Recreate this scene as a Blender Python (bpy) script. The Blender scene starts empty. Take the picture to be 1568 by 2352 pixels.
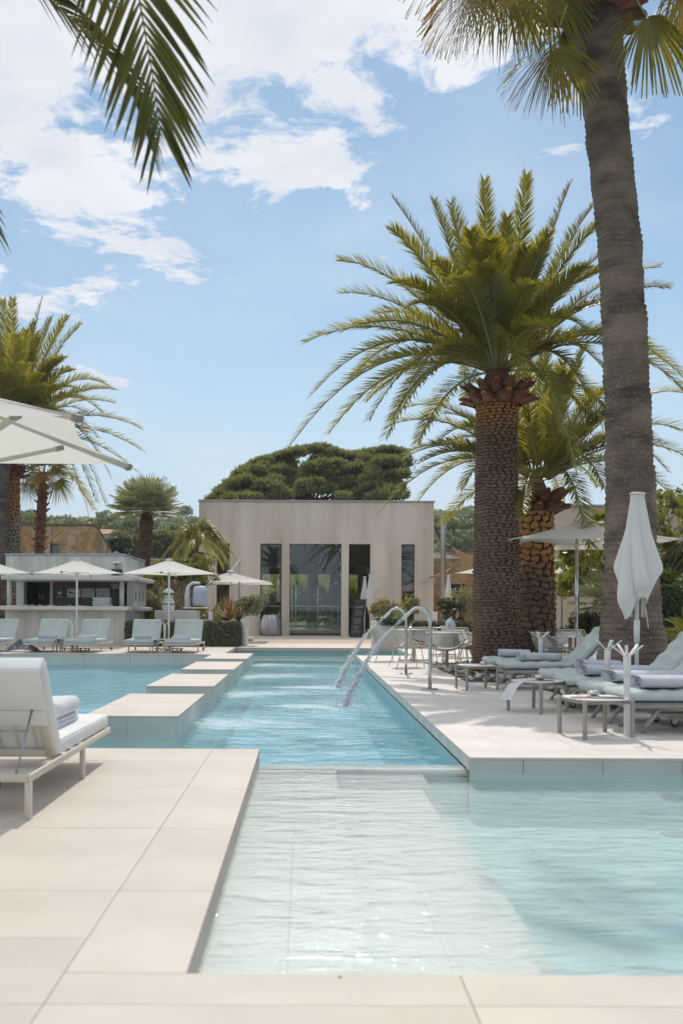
import bpy, bmesh, math, random
import numpy as np
from mathutils import Vector, Matrix, Euler, noise as mnoise

PI = math.pi
rad = math.radians
scn = bpy.context.scene
C = scn.collection
random.seed(7)
R = random.Random(11)

# ------------------------------------------------------------------ camera
FOC, EYE, VX, VY, ROLL = 2100.0, 1.15, 701.0, 1401.0, 0.005
cam_d = bpy.data.cameras.new('camera')
cam = bpy.data.objects.new('camera', cam_d)
C.objects.link(cam)
cam.location = (0, 0, EYE)
cam.rotation_euler = (rad(90), -ROLL, 0)
cam_d.sensor_fit = 'VERTICAL'
cam_d.sensor_height = 36
cam_d.sensor_width = 24
cam_d.lens = 36 * FOC / 2352
cam_d.shift_x = (784 - VX) / 2352
cam_d.shift_y = (VY - 1176) / 2352
cam_d.clip_start = 0.05
cam_d.clip_end = 3000
cam_d.dof.use_dof = True
cam_d.dof.focus_distance = 19.0
cam_d.dof.aperture_fstop = 2.4
scn.camera = cam

# ------------------------------------------------------------------ light
SKYTINT = (.99, 1.07, .96, 1)
SUN_EL, SUN_AZ = 50.0, 3.0            # azimuth from +Y towards +X
world = bpy.data.worlds.new('World')
scn.world = world
world.use_nodes = True
nt = world.node_tree
nt.nodes.clear()
def wn(t, **k):
    n = nt.nodes.new(t)
    for a, b in k.items(): setattr(n, a, b)
    return n
def wm(op, a, b=None, c=None):
    n = wn('ShaderNodeMath', operation=op)
    for i, v in enumerate((a, b, c)):
        if v is None: continue
        if isinstance(v, (int, float)): n.inputs[i].default_value = v
        else: nt.links.new(v, n.inputs[i])
    return n.outputs[0]
sky = wn('ShaderNodeTexSky', sky_type='NISHITA')
sky.sun_disc = False
sky.sun_elevation = rad(SUN_EL)
sky.sun_rotation = rad(SUN_AZ)
sky.altitude = 0
sky.air_density = 1.0
sky.dust_density = 0.25
sky.ozone_density = 3.0
tc = wn('ShaderNodeTexCoord')
sep = wn('ShaderNodeSeparateXYZ')
nt.links.new(tc.outputs['Generated'], sep.inputs[0])
zz = wm('ADD', wm('MAXIMUM', sep.outputs[2], 0.0), 0.12)
u = wm('DIVIDE', sep.outputs[0], zz)
v = wm('DIVIDE', sep.outputs[1], zz)
cmb = wn('ShaderNodeCombineXYZ')
nt.links.new(u, cmb.inputs[0]); nt.links.new(v, cmb.inputs[1])
CLOUD_OFF = (5.5, 33.1, 0.0)
mp = wn('ShaderNodeVectorMath', operation='ADD')
nt.links.new(cmb.outputs[0], mp.inputs[0]); mp.inputs[1].default_value = CLOUD_OFF
n0 = wn('ShaderNodeTexNoise'); n0.inputs['Scale'].default_value = 2.2; n0.inputs['Detail'].default_value = 3
nt.links.new(mp.outputs[0], n0.inputs['Vector'])
wv_ = wn('ShaderNodeVectorMath', operation='MULTIPLY_ADD'); nt.links.new(n0.outputs['Color'], wv_.inputs[0]); wv_.inputs[1].default_value = (.22,.22,0); nt.links.new(mp.outputs[0], wv_.inputs[2])
n1 = wn('ShaderNodeTexNoise'); n1.inputs['Scale'].default_value = 3.3; n1.inputs['Detail'].default_value = 12; n1.inputs['Roughness'].default_value = 0.60; n1.inputs['Lacunarity'].default_value = 2.15
nt.links.new(wv_.outputs[0], n1.inputs['Vector'])
# more cloud overhead and to the left, thinning towards the lower right
bias = wm('ADD', wm('MULTIPLY', wm('SUBTRACT', sep.outputs[2], 0.405), 1.15), wm('MULTIPLY', wm('ADD', sep.outputs[0], 0.04), -0.36))
bias = wm('MINIMUM', wm('MAXIMUM', bias, -0.30), 0.32)  # out-of-view cover overhead thickened as added fill for the shade
cf = wm('ADD', n1.outputs['Fac'], bias)
ramp = wn('ShaderNodeValToRGB')
ramp.color_ramp.elements[0].position = 0.515; ramp.color_ramp.elements[0].color = (0, 0, 0, 1)
ramp.color_ramp.elements[1].position = 0.575; ramp.color_ramp.elements[1].color = (1, 1, 1, 1)
nt.links.new(cf, ramp.inputs[0])
# thin wisps anywhere
n2 = wn('ShaderNodeTexNoise'); n2.inputs['Scale'].default_value = 1.1; n2.inputs['Detail'].default_value = 7
nt.links.new(mp.outputs[0], n2.inputs['Vector'])
wisp = wm('MULTIPLY', wm('MAXIMUM', wm('SUBTRACT', n2.outputs['Fac'], 0.47), 0.0), 1.2)
cov = wm('MINIMUM', wm('ADD', ramp.outputs[0], wisp), 0.96)
n3 = wn('ShaderNodeTexNoise'); n3.inputs['Scale'].default_value = 5.0; n3.inputs['Detail'].default_value = 8
nt.links.new(wv_.outputs[0], n3.inputs['Vector'])
cr = wn('ShaderNodeValToRGB')
cr.color_ramp.elements[0].position = 0.35; cr.color_ramp.elements[0].color = (0.68, 0.72, 0.80, 1)
cr.color_ramp.elements[1].position = 0.62; cr.color_ramp.elements[1].color = (0.84, 0.85, 0.89, 1)
nt.links.new(n3.outputs['Fac'], cr.inputs[0])
SKY_STR = 0.10
EXPO = 0.28
clm = wn('ShaderNodeVectorMath', operation='SCALE'); clm.inputs['Scale'].default_value = 1.10 / SKY_STR / 2**EXPO
nt.links.new(cr.outputs[0], clm.inputs[0])
gm_ = wn('ShaderNodeMix', data_type='RGBA', blend_type='MULTIPLY'); gm_.inputs['Factor'].default_value = 1.0
gm_.inputs['B'].default_value = SKYTINT
nt.links.new(sky.outputs[0], gm_.inputs['A'])
hs = wn('ShaderNodeHueSaturation'); hs.inputs['Saturation'].default_value = 1.0; hs.inputs['Value'].default_value = 1.0
nt.links.new(gm_.outputs['Result'], hs.inputs['Color'])
hzf = wn('ShaderNodeMapRange', interpolation_type='SMOOTHSTEP'); nt.links.new(sep.outputs[2], hzf.inputs[0])
hzf.inputs['From Min'].default_value = .42; hzf.inputs['From Max'].default_value = 0.0; hzf.inputs['To Max'].default_value = .92
hzm = wn('ShaderNodeMix', data_type='RGBA'); nt.links.new(hzf.outputs[0], hzm.inputs['Factor']); nt.links.new(hs.outputs[0], hzm.inputs['A'])
hzm.inputs['B'].default_value = tuple(c/SKY_STR for c in (.56,.64,.72)) + (1,)
mixn = wn('ShaderNodeMix', data_type='RGBA')
nt.links.new(cov, mixn.inputs['Factor']); nt.links.new(hzm.outputs['Result'], mixn.inputs['A']); nt.links.new(clm.outputs[0], mixn.inputs['B'])
bg = wn('ShaderNodeBackground'); bg.inputs['Strength'].default_value = SKY_STR
nt.links.new(mixn.outputs['Result'], bg.inputs[0])
wo = wn('ShaderNodeOutputWorld'); nt.links.new(bg.outputs[0], wo.inputs[0])

sun_d = bpy.data.lights.new('sun', 'SUN')
sun_d.energy = 2.0
sun_d.angle = rad(0.55)
sun_d.color = (1.0, 0.93, 0.83)
sun = bpy.data.objects.new('sun', sun_d); C.objects.link(sun)
sdir = Vector((math.sin(rad(SUN_AZ)) * math.cos(rad(SUN_EL)), math.cos(rad(SUN_AZ)) * math.cos(rad(SUN_EL)), math.sin(rad(SUN_EL))))
sun.rotation_euler = sdir.to_track_quat('Z', 'Y').to_euler()
sun.location = sdir * 60
scn.view_settings.view_transform = 'Standard'
scn.view_settings.look = 'None'
scn.view_settings.exposure = EXPO
scn.view_settings.gamma = 1.0
scn.view_settings.use_curve_mapping = False
scn.render.engine = 'CYCLES'
scn.cycles.max_bounces = 8
scn.cycles.transparent_max_bounces = 16
scn.cycles.caustics_reflective = False
scn.cycles.caustics_refractive = False
scn.cycles.sample_clamp_indirect = 6

# ------------------------------------------------------------------ helpers
def D(px, py, Y):
    """point at distance Y seen at photo position (1568-wide frame)"""
    u_, v_ = px - VX, py - VY
    a = u_ * math.cos(ROLL) + v_ * math.sin(ROLL)
    b = -u_ * math.sin(ROLL) + v_ * math.cos(ROLL)
    return Vector((a * Y / FOC, Y, EYE - b * Y / FOC))
def G(px, py, z=0.0):
    u_, v_ = px - VX, py - VY
    b = -u_ * math.sin(ROLL) + v_ * math.cos(ROLL)
    return D(px, py, (EYE - z) * FOC / b)

class MB:
    def __init__(s): s.v = []; s.f = []; s.m = []; s.sm = []
    def add(s, vs, fs, m=0, smooth=False):
        o = len(s.v); s.v += [tuple(x) for x in vs]
        s.f += [tuple(i + o for i in f) for f in fs]
        s.m += [m] * len(fs); s.sm += [smooth] * len(fs)
        return s
    def box(s, a, b, m=0, mat=None):
        x0, y0, z0 = a; x1, y1, z1 = b
        vs = [Vector(p) for p in ((x0,y0,z0),(x1,y0,z0),(x1,y1,z0),(x0,y1,z0),(x0,y0,z1),(x1,y0,z1),(x1,y1,z1),(x0,y1,z1))]
        if mat is not None: vs = [mat @ p for p in vs]
        return s.add(vs, [(0,3,2,1),(4,5,6,7),(0,1,5,4),(1,2,6,5),(2,3,7,6),(3,0,4,7)], m)
    def bevbox(s, a, b, bev, m=0, mat=None, seg=2, smooth=True):
        bm = bmesh.new()
        bmesh.ops.create_cube(bm, size=1.0)
        sx, sy, sz = (b[i] - a[i] for i in range(3))
        for q in bm.verts:
            q.co = Vector((q.co.x * sx + (a[0]+b[0])/2, q.co.y * sy + (a[1]+b[1])/2, q.co.z * sz + (a[2]+b[2])/2))
        bmesh.ops.bevel(bm, geom=list(bm.edges), offset=min(bev, 0.49*min(abs(sx),abs(sy),abs(sz))), segments=seg, profile=0.5, affect='EDGES')
        vs = [(mat @ q.co) if mat is not None else q.co.copy() for q in bm.verts]
        bm.verts.index_update()
        fs = [tuple(q.index for q in f.verts) for f in bm.faces]
        bm.free()
        return s.add(vs, fs, m, smooth)
    def tube(s, pts, r, n=8, m=0, caps=True, smooth=True):
        pts = [Vector(p) for p in pts]
        if not hasattr(r, '__len__'): r = [r] * len(pts)
        vs = []; fs = []; prev = None
        for i, p in enumerate(pts):
            t = (pts[min(i+1, len(pts)-1)] - pts[max(i-1, 0)])
            if t.length < 1e-9: t = Vector((0,0,1))
            t.normalize()
            if prev is None:
                ref = Vector((0,0,1)) if abs(t.z) < .9 else Vector((1,0,0))
                a = t.cross(ref).normalized()
            else:
                a = (prev - t * prev.dot(t))
                if a.length < 1e-6: a = t.cross(Vector((0,0,1)))
                a.normalize()
            prev = a; b = t.cross(a)
            for k in range(n):
                an = 2*PI*k/n
                vs.append(p + (a*math.cos(an) + b*math.sin(an)) * r[i])
        for i in range(len(pts)-1):
            for k in range(n):
                k2 = (k+1) % n
                fs.append((i*n+k, i*n+k2, (i+1)*n+k2, (i+1)*n+k))
        s.add(vs, fs, m, smooth)
        if caps:
            o = len(s.v) - len(vs)
            s.f += [tuple(o + k for k in range(n))[::-1], tuple(o + (len(pts)-1)*n + k for k in range(n))]
            s.m += [m, m]; s.sm += [False, False]
        return s
    def lathe(s, prof, n=24, m=0, c=(0,0,0), smooth=True, fn=None):
        vs = []; fs = []
        for (r, z) in prof:
            for k in range(n):
                an = 2*PI*k/n
                rr = r if fn is None else fn(r, z, an)
                vs.append((c[0]+rr*math.cos(an), c[1]+rr*math.sin(an), c[2]+z))
        for i in range(len(prof)-1):
            for k in range(n):
                k2 = (k+1) % n
                fs.append((i*n+k, i*n+k2, (i+1)*n+k2, (i+1)*n+k))
        fs.append(tuple(range(n))[::-1]); fs.append(tuple((len(prof)-1)*n+k for k in range(n)))
        return s.add(vs, fs, m, smooth)
    def grid(s, fn, nu, nv, m=0, smooth=True):
        vs = [fn(i/nu, j/nv) for j in range(nv+1) for i in range(nu+1)]
        fs = [(j*(nu+1)+i, j*(nu+1)+i+1, (j+1)*(nu+1)+i+1, (j+1)*(nu+1)+i) for j in range(nv) for i in range(nu)]
        return s.add(vs, fs, m, smooth)
    def ell(s, c, r, nu=12, nv=8, m=0, fn=None, mat=None):
        vs = []; fs = []
        for j in range(nv+1):
            th = PI*j/nv
            for i in range(nu):
                ph = 2*PI*i/nu
                d = Vector((math.sin(th)*math.cos(ph), math.sin(th)*math.sin(ph), math.cos(th)))
                k = 1.0 if fn is None else fn(d)
                p = Vector((d.x*r[0]*k, d.y*r[1]*k, d.z*r[2]*k))
                if mat is not None: p = mat @ p
                vs.append(Vector(c) + p)
        for j in range(nv):
            for i in range(nu):
                i2 = (i+1) % nu
                fs.append((j*nu+i, (j+1)*nu+i, (j+1)*nu+i2, j*nu+i2))
        return s.add(vs, fs, m, True)
    def mesh(s, name, mats):
        me = bpy.data.meshes.new(name)
        me.from_pydata([tuple(p) for p in s.v], [], s.f)
        if not isinstance(mats, (list, tuple)): mats = [mats]
        for mm in mats: me.materials.append(mm)
        me.polygons.foreach_set('material_index', s.m)
        me.polygons.foreach_set('use_smooth', s.sm)
        me.update()
        return me
    def obj(s, name, mats, parent=None, loc=None):
        return ob(name, s.mesh(name, mats), parent, loc)

def ob(name, me, parent=None, loc=None, rot=None):
    o = bpy.data.objects.new(name, me); C.objects.link(o)
    if parent is not None: o.parent = parent
    if loc is not None: o.location = loc
    if rot is not None: o.rotation_euler = rot
    return o
def tag(o, label=None, cat=None, group=None, kind=None):
    if label: o['label'] = label
    if cat: o['category'] = cat
    if group: o['group'] = group
    if kind: o['kind'] = kind
    return o
def thing(name, label, cat, loc=(0,0,0), rz=0.0, group=None):
    o = bpy.data.objects.new(name, None); C.objects.link(o)
    o.location = loc; o.rotation_euler = (0, 0, rz); o.empty_display_size = .2
    return tag(o, label, cat, group)
def dup(root, loc, rz, label, group=None):
    kids = {}
    for c in bpy.data.objects:
        if c.parent: kids.setdefault(c.parent.name, []).append(c)
    def cp(o, par):
        n = o.copy(); C.objects.link(n)
        if par is not None: n.parent = par
        for ch in kids.get(o.name, []): cp(ch, n)
        return n
    r = cp(root, None)
    r.location = loc; r.rotation_euler = (0, 0, rz); r['label'] = label
    if group: r['group'] = group
    return r
def struct(o): o['kind'] = 'structure'; return o

# ------------------------------------------------------------------ materials
def mk(name, col, rough=.6, var=.0, scale=4.0, col2=None, bump=0.0, bscale=30.0, stretch=(1,1,1), metal=0.0, trans=0.0, tcol=None, detail=5.0, spec=0.5, bstretch=None, rnd=0.0, lo=.35, hi=.65, coat=0.0):
    m = bpy.data.materials.new(name); m.use_nodes = True
    t = m.node_tree; N = t.nodes; L = t.links
    N.clear()
    out = N.new('ShaderNodeOutputMaterial')
    p = N.new('ShaderNodeBsdfPrincipled')
    p.inputs['Base Color'].default_value = (*col, 1)
    p.inputs['Roughness'].default_value = rough
    p.inputs['Metallic'].default_value = metal
    p.inputs['Specular IOR Level'].default_value = spec
    p.inputs['Coat Weight'].default_value = coat
    csrc = None
    if var or col2 is not None or bump:
        tcn = N.new('ShaderNodeTexCoord')
        mpn = N.new('ShaderNodeMapping'); mpn.inputs['Scale'].default_value = stretch
        L.new(tcn.outputs['Object'], mpn.inputs[0])
    if var or col2 is not None:
        nz = N.new('ShaderNodeTexNoise'); nz.inputs['Scale'].default_value = scale; nz.inputs['Detail'].default_value = detail
        L.new(mpn.outputs[0], nz.inputs['Vector'])
        rp = N.new('ShaderNodeValToRGB')
        a = tuple(max(0, c*(1-var)) for c in col) if col2 is None else col
        b = tuple(min(1, c*(1+var)) for c in col) if col2 is None else col2
        rp.color_ramp.elements[0].position = lo; rp.color_ramp.elements[0].color = (*a, 1)
        rp.color_ramp.elements[1].position = hi; rp.color_ramp.elements[1].color = (*b, 1)
        L.new(nz.outputs['Fac'], rp.inputs[0])
        csrc = rp.outputs[0]
    if rnd:
        oi = N.new('ShaderNodeObjectInfo')
        mr = N.new('ShaderNodeMapRange'); mr.inputs['To Min'].default_value = 1-rnd; mr.inputs['To Max'].default_value = 1+rnd
        L.new(oi.outputs['Random'], mr.inputs[0])
        hv = N.new('ShaderNodeHueSaturation')
        if csrc is not None: L.new(csrc, hv.inputs['Color'])
        else: hv.inputs['Color'].default_value = (*col, 1)
        L.new(mr.outputs[0], hv.inputs['Value'])
        csrc = hv.outputs[0]
    if csrc is not None: L.new(csrc, p.inputs['Base Color'])
    if bump:
        if bstretch:
            mb_ = N.new('ShaderNodeMapping'); mb_.inputs['Scale'].default_value = bstretch
            L.new(tcn.outputs['Object'], mb_.inputs[0]); bs = mb_.outputs[0]
        else: bs = mpn.outputs[0]
        nb = N.new('ShaderNodeTexNoise'); nb.inputs['Scale'].default_value = bscale; nb.inputs['Detail'].default_value = 6
        L.new(bs, nb.inputs['Vector'])
        bp = N.new('ShaderNodeBump'); bp.inputs['Strength'].default_value = bump; bp.inputs['Distance'].default_value = .02
        L.new(nb.outputs['Fac'], bp.inputs['Height']); L.new(bp.outputs[0], p.inputs['Normal'])
    last = p.outputs[0]
    if trans:
        tr = N.new('ShaderNodeBsdfTranslucent')
        tr.inputs[0].default_value = (*(tcol or col), 1)
        if csrc is not None and tcol is None: L.new(csrc, tr.inputs[0])
        mx = N.new('ShaderNodeMixShader'); mx.inputs[0].default_value = trans
        L.new(last, mx.inputs[1]); L.new(tr.outputs[0], mx.inputs[2]); last = mx.outputs[0]
    L.new(last, out.inputs[0])
    return m

def leafmat(name, c1, c2, tc_, trans=.35, rough=.45, scale=.6, spec=.5, c3=None):
    """leaf colour varies leaf by leaf, with painted sun on clump tops, through the 'tone' attribute and clump by clump through noise"""
    m = bpy.data.materials.new(name); m.use_nodes = True
    t = m.node_tree; N = t.nodes; L = t.links; N.clear()
    out = N.new('ShaderNodeOutputMaterial'); p = N.new('ShaderNodeBsdfPrincipled')
    p.inputs['Roughness'].default_value = rough
    p.inputs['Specular IOR Level'].default_value = spec
    at = N.new('ShaderNodeAttribute'); at.attribute_name = 'tone'
    tcn = N.new('ShaderNodeTexCoord'); nz = N.new('ShaderNodeTexNoise'); nz.inputs['Scale'].default_value = scale
    L.new(tcn.outputs['Object'], nz.inputs['Vector'])
    ma = N.new('ShaderNodeMath'); ma.operation = 'ADD'
    L.new(at.outputs['Fac'], ma.inputs[0]); L.new(nz.outputs['Fac'], ma.inputs[1])
    mb_ = N.new('ShaderNodeMath'); mb_.operation = 'SUBTRACT'; mb_.inputs[1].default_value = .5; L.new(ma.outputs[0], mb_.inputs[0])
    rp = N.new('ShaderNodeValToRGB')
    rp.color_ramp.elements[0].color = (*c1, 1); rp.color_ramp.elements[1].color = (*c2, 1)
    if c3:
        rp.color_ramp.elements[1].position = .90; e3 = rp.color_ramp.elements.new(1.0); e3.color = (*c3, 1)
    L.new(mb_.outputs[0], rp.inputs[0]); L.new(rp.outputs[0], p.inputs['Base Color'])
    tr = N.new('ShaderNodeBsdfTranslucent'); tr.inputs[0].default_value = (*tc_, 1)
    mx = N.new('ShaderNodeMixShader'); mx.inputs[0].default_value = trans
    L.new(p.outputs[0], mx.inputs[1]); L.new(tr.outputs[0], mx.inputs[2]); L.new(mx.outputs[0], out.inputs[0])
    return m

def np_mesh(name, V, F, mat, tone=None, smooth=False):
    """V (n,3), F (m,3|4) numpy; tone per face"""
    me = bpy.data.meshes.new(name)
    V = np.asarray(V, dtype=np.float32); F = np.asarray(F, dtype=np.int32)
    me.vertices.add(len(V)); me.vertices.foreach_set('co', V.ravel())
    k = F.shape[1]
    me.loops.add(F.size); me.loops.foreach_set('vertex_index', F.ravel())
    me.polygons.add(len(F))
    me.polygons.foreach_set('loop_start', np.arange(0, F.size, k, dtype=np.int32))
    me.polygons.foreach_set('loop_total', np.full(len(F), k, dtype=np.int32))
    me.polygons.foreach_set('use_smooth', np.full(len(F), smooth))
    me.materials.append(mat)
    me.update(calc_edges=True)
    if tone is not None:
        a = me.attributes.new('tone', 'FLOAT', 'FACE'); a.data.foreach_set('value', np.asarray(tone, dtype=np.float32))
    return me
# ------------------------------------------------------------------ palette
M = {}
M['tile'] = mk('deck_stone', (.58,.515,.44), .55, scale=1.7, col2=(.66,.59,.51), bump=.10, bscale=140, rnd=.035)
M['tile2'] = mk('deck_stone_grey', (.66,.61,.555), .55, scale=1.7, col2=(.75,.70,.645), bump=.04, bscale=120, rnd=.035)
M['panel'] = mk('coping_stone', (.60,.61,.56), .5, scale=2, col2=(.70,.71,.65), bump=.05, bscale=90, rnd=.05)
M['grout'] = mk('grout', (.56,.43,.30), .8, var=.2, scale=3)
M['slot'] = mk('gutter_slot', (.02,.02,.02), .8)
M['poolfloor'] = mk('pool_tiles', (.36,.70,.80), .4, scale=1.2, col2=(.50,.83,.90), bump=.03, bscale=40)
M['poolwall'] = mk('pool_wall_tiles', (.28,.54,.56), .4, scale=1.5, col2=(.36,.64,.66))
M['wadefloor'] = mk('wading_floor', (.50,.65,.62), .4, scale=1.2, col2=(.61,.72,.69))
M['wadestep'] = mk('wading_step', (.66,.635,.575), .4, scale=1.2, col2=(.74,.715,.655))
M['stucco'] = mk('beige_stucco', (.60,.51,.41), .85, scale=1.0, col2=(.80,.715,.61), bump=.25, bscale=14, stretch=(1,1,.18), detail=8)
M['stucco2'] = mk('warm_stucco', (.50,.40,.31), .85, scale=.5, col2=(.62,.51,.41), bump=.2, bscale=12, stretch=(1,1,.4))
M['roofmetal'] = mk('roof_trim_metal', (.34,.37,.40), .45, var=.1, metal=.4)
M['darkframe'] = mk('dark_window_frame', (.035,.033,.032), .45)
M['concrete'] = mk('board_marked_concrete', (.50,.485,.44), .8, scale=2.4, col2=(.70,.68,.63), bump=.2, bscale=22, stretch=(1,1,.12), rnd=.05)
M['concrete2'] = mk('smooth_concrete', (.58,.575,.55), .7, scale=2.0, col2=(.70,.69,.66), bump=.05, bscale=30)
M['brownwall'] = mk('brown_panel', (.14,.10,.08), .6, var=.12, scale=2)
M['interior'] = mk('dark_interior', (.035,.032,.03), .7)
M['ceil'] = mk('interior_plaster', (.16,.155,.12), .8, var=.1)
M['steel'] = mk('polished_steel', (.62,.62,.60), .16, metal=1.0, var=.05)
M['brushed'] = mk('brushed_steel', (.42,.41,.39), .36, metal=.9, var=.12, scale=3, stretch=(8,8,.3))
M['white'] = mk('white_paint', (.76,.76,.74), .42, var=.04, scale=3)
M['cream'] = mk('cream_paint', (.68,.62,.52), .5, var=.05, scale=3)
M['taupe'] = mk('taupe_metal', (.33,.30,.26), .42, var=.06, scale=6)
M['plastic'] = mk('white_lamp', (.80,.78,.74), .5)
M['canvas'] = mk('white_canvas', (.87,.865,.85), .8, var=.03, scale=2, trans=.42, tcol=(.86,.82,.70), bump=.08, bscale=5)
M['canvas2'] = mk('closed_canvas', (.86,.855,.83), .85, var=.03, scale=3, trans=.22, tcol=(.78,.76,.70))
M['sage'] = mk('sage_cushion', (.47,.54,.52), .85, scale=3, col2=(.58,.65,.625), bump=.5, bscale=9, rnd=.02)
M['wcushion'] = mk('white_cushion', (.80,.80,.79), .85, var=.03, scale=3, bump=.25, bscale=7)
M['towel'] = mk('blue_grey_towel', (.47,.505,.56), .95, scale=6, col2=(.58,.615,.665), bump=.5, bscale=60)
M['towelw'] = mk('white_towel', (.70,.71,.73), .95, var=.04, bump=.5, bscale=60)
M['mesh'] = mk('grey_sling', (.34,.39,.43), .8, var=.15, scale=80)
M['rubber'] = mk('black_rubber', (.015,.015,.015), .6)
M['glossblack'] = mk('black_casing', (.02,.02,.02), .3)
M['menu'] = mk('grey_menu_card', (.10,.11,.115), .5)
M['paper'] = mk('white_paper', (.80,.81,.83), .6, trans=.25)
M['soil'] = mk('soil', (.10,.075,.05), .9, var=.3, scale=8, bump=.5, bscale=30)
M['gravel'] = mk('pink_gravel', (.52,.40,.31), .9, scale=30, col2=(.66,.54,.43), bump=.8, bscale=90)
M['grass'] = mk('lawn', (.05,.075,.02), .9, scale=.4, col2=(.10,.13,.035), bump=.6, bscale=20)
M['bark'] = mk('tree_bark', (.09,.07,.055), .9, scale=3, col2=(.17,.14,.11), bump=.8, bscale=16, stretch=(1,1,.3))
M['ringbark'] = mk('ringed_palm_bark', (.090,.072,.060), .9, scale=2.2, col2=(.20,.165,.14), bump=.9, bscale=7, stretch=(1,1,2.5), bstretch=(.7,.7,9))
M['boot'] = mk('palm_stub', (.12,.05,.03), .7, scale=7, col2=(.32,.14,.08), bump=.5, bscale=25, rnd=.25)
M['bootface'] = mk('palm_stub_cut', (.45,.16,.035), .7, scale=9, col2=(.68,.32,.09), rnd=.2)
M['rachis'] = mk('palm_rachis', (.30,.32,.12), .7, var=.15, scale=3)
M['pebble'] = mk('pale_pebble', (.42,.41,.41), .6, scale=3, col2=(.62,.60,.58), rnd=.30, bump=.05)
M['vase'] = mk('silver_vase', (.50,.50,.50), .33, metal=.85, var=.05)
M['chalk'] = mk('chalkboard', (.030,.026,.026), .6, var=.2)
M['chalkw'] = mk('chalk_white', (.7,.7,.68), .9)
M['chalkr'] = mk('chalk_red', (.55,.05,.08), .9)
M['sail'] = mk('tan_shade_sail', (.34,.24,.145), .85, var=.08, trans=.25, tcol=(.34,.23,.12))
M['skin'] = mk('skin', (.52,.31,.22), .5)
M['hair'] = mk('brown_hair', (.035,.018,.010), .5, var=.3, scale=20)
M['shirt'] = mk('pale_blue_shirt', (.42,.55,.66), .9, var=.08, scale=10)
M['green'] = mk('green_print', (.10,.30,.05), .6)
M['glassdark'] = None
def sheet_glass(name, tint, tr, rough=0.0, refl=1.45):
    m = bpy.data.materials.new(name); m.use_nodes = True
    t = m.node_tree; N = t.nodes; L = t.links; N.clear()
    out = N.new('ShaderNodeOutputMaterial')
    tp = N.new('ShaderNodeBsdfTransparent'); tp.inputs[0].default_value = (*tint, 1)
    gl = N.new('ShaderNodeBsdfGlossy'); gl.inputs['Roughness'].default_value = rough; gl.inputs[0].default_value = (.95,.97,.97,1)
    fr = N.new('ShaderNodeFresnel'); fr.inputs[0].default_value = refl
    ad = N.new('ShaderNodeMath'); ad.operation = 'ADD'; ad.inputs[1].default_value = tr; ad.use_clamp = True
    L.new(fr.outputs[0], ad.inputs[0])
    mx = N.new('ShaderNodeMixShader'); L.new(ad.outputs[0], mx.inputs[0]); L.new(tp.outputs[0], mx.inputs[1]); L.new(gl.outputs[0], mx.inputs[2])
    L.new(mx.outputs[0], out.inputs[0])
    return m
M['glass'] = sheet_glass('window_glass', (.86,.88,.83), .04)
M['globe'] = sheet_glass('smoked_glass', (.30,.30,.30), .05, refl=1.5)

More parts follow.
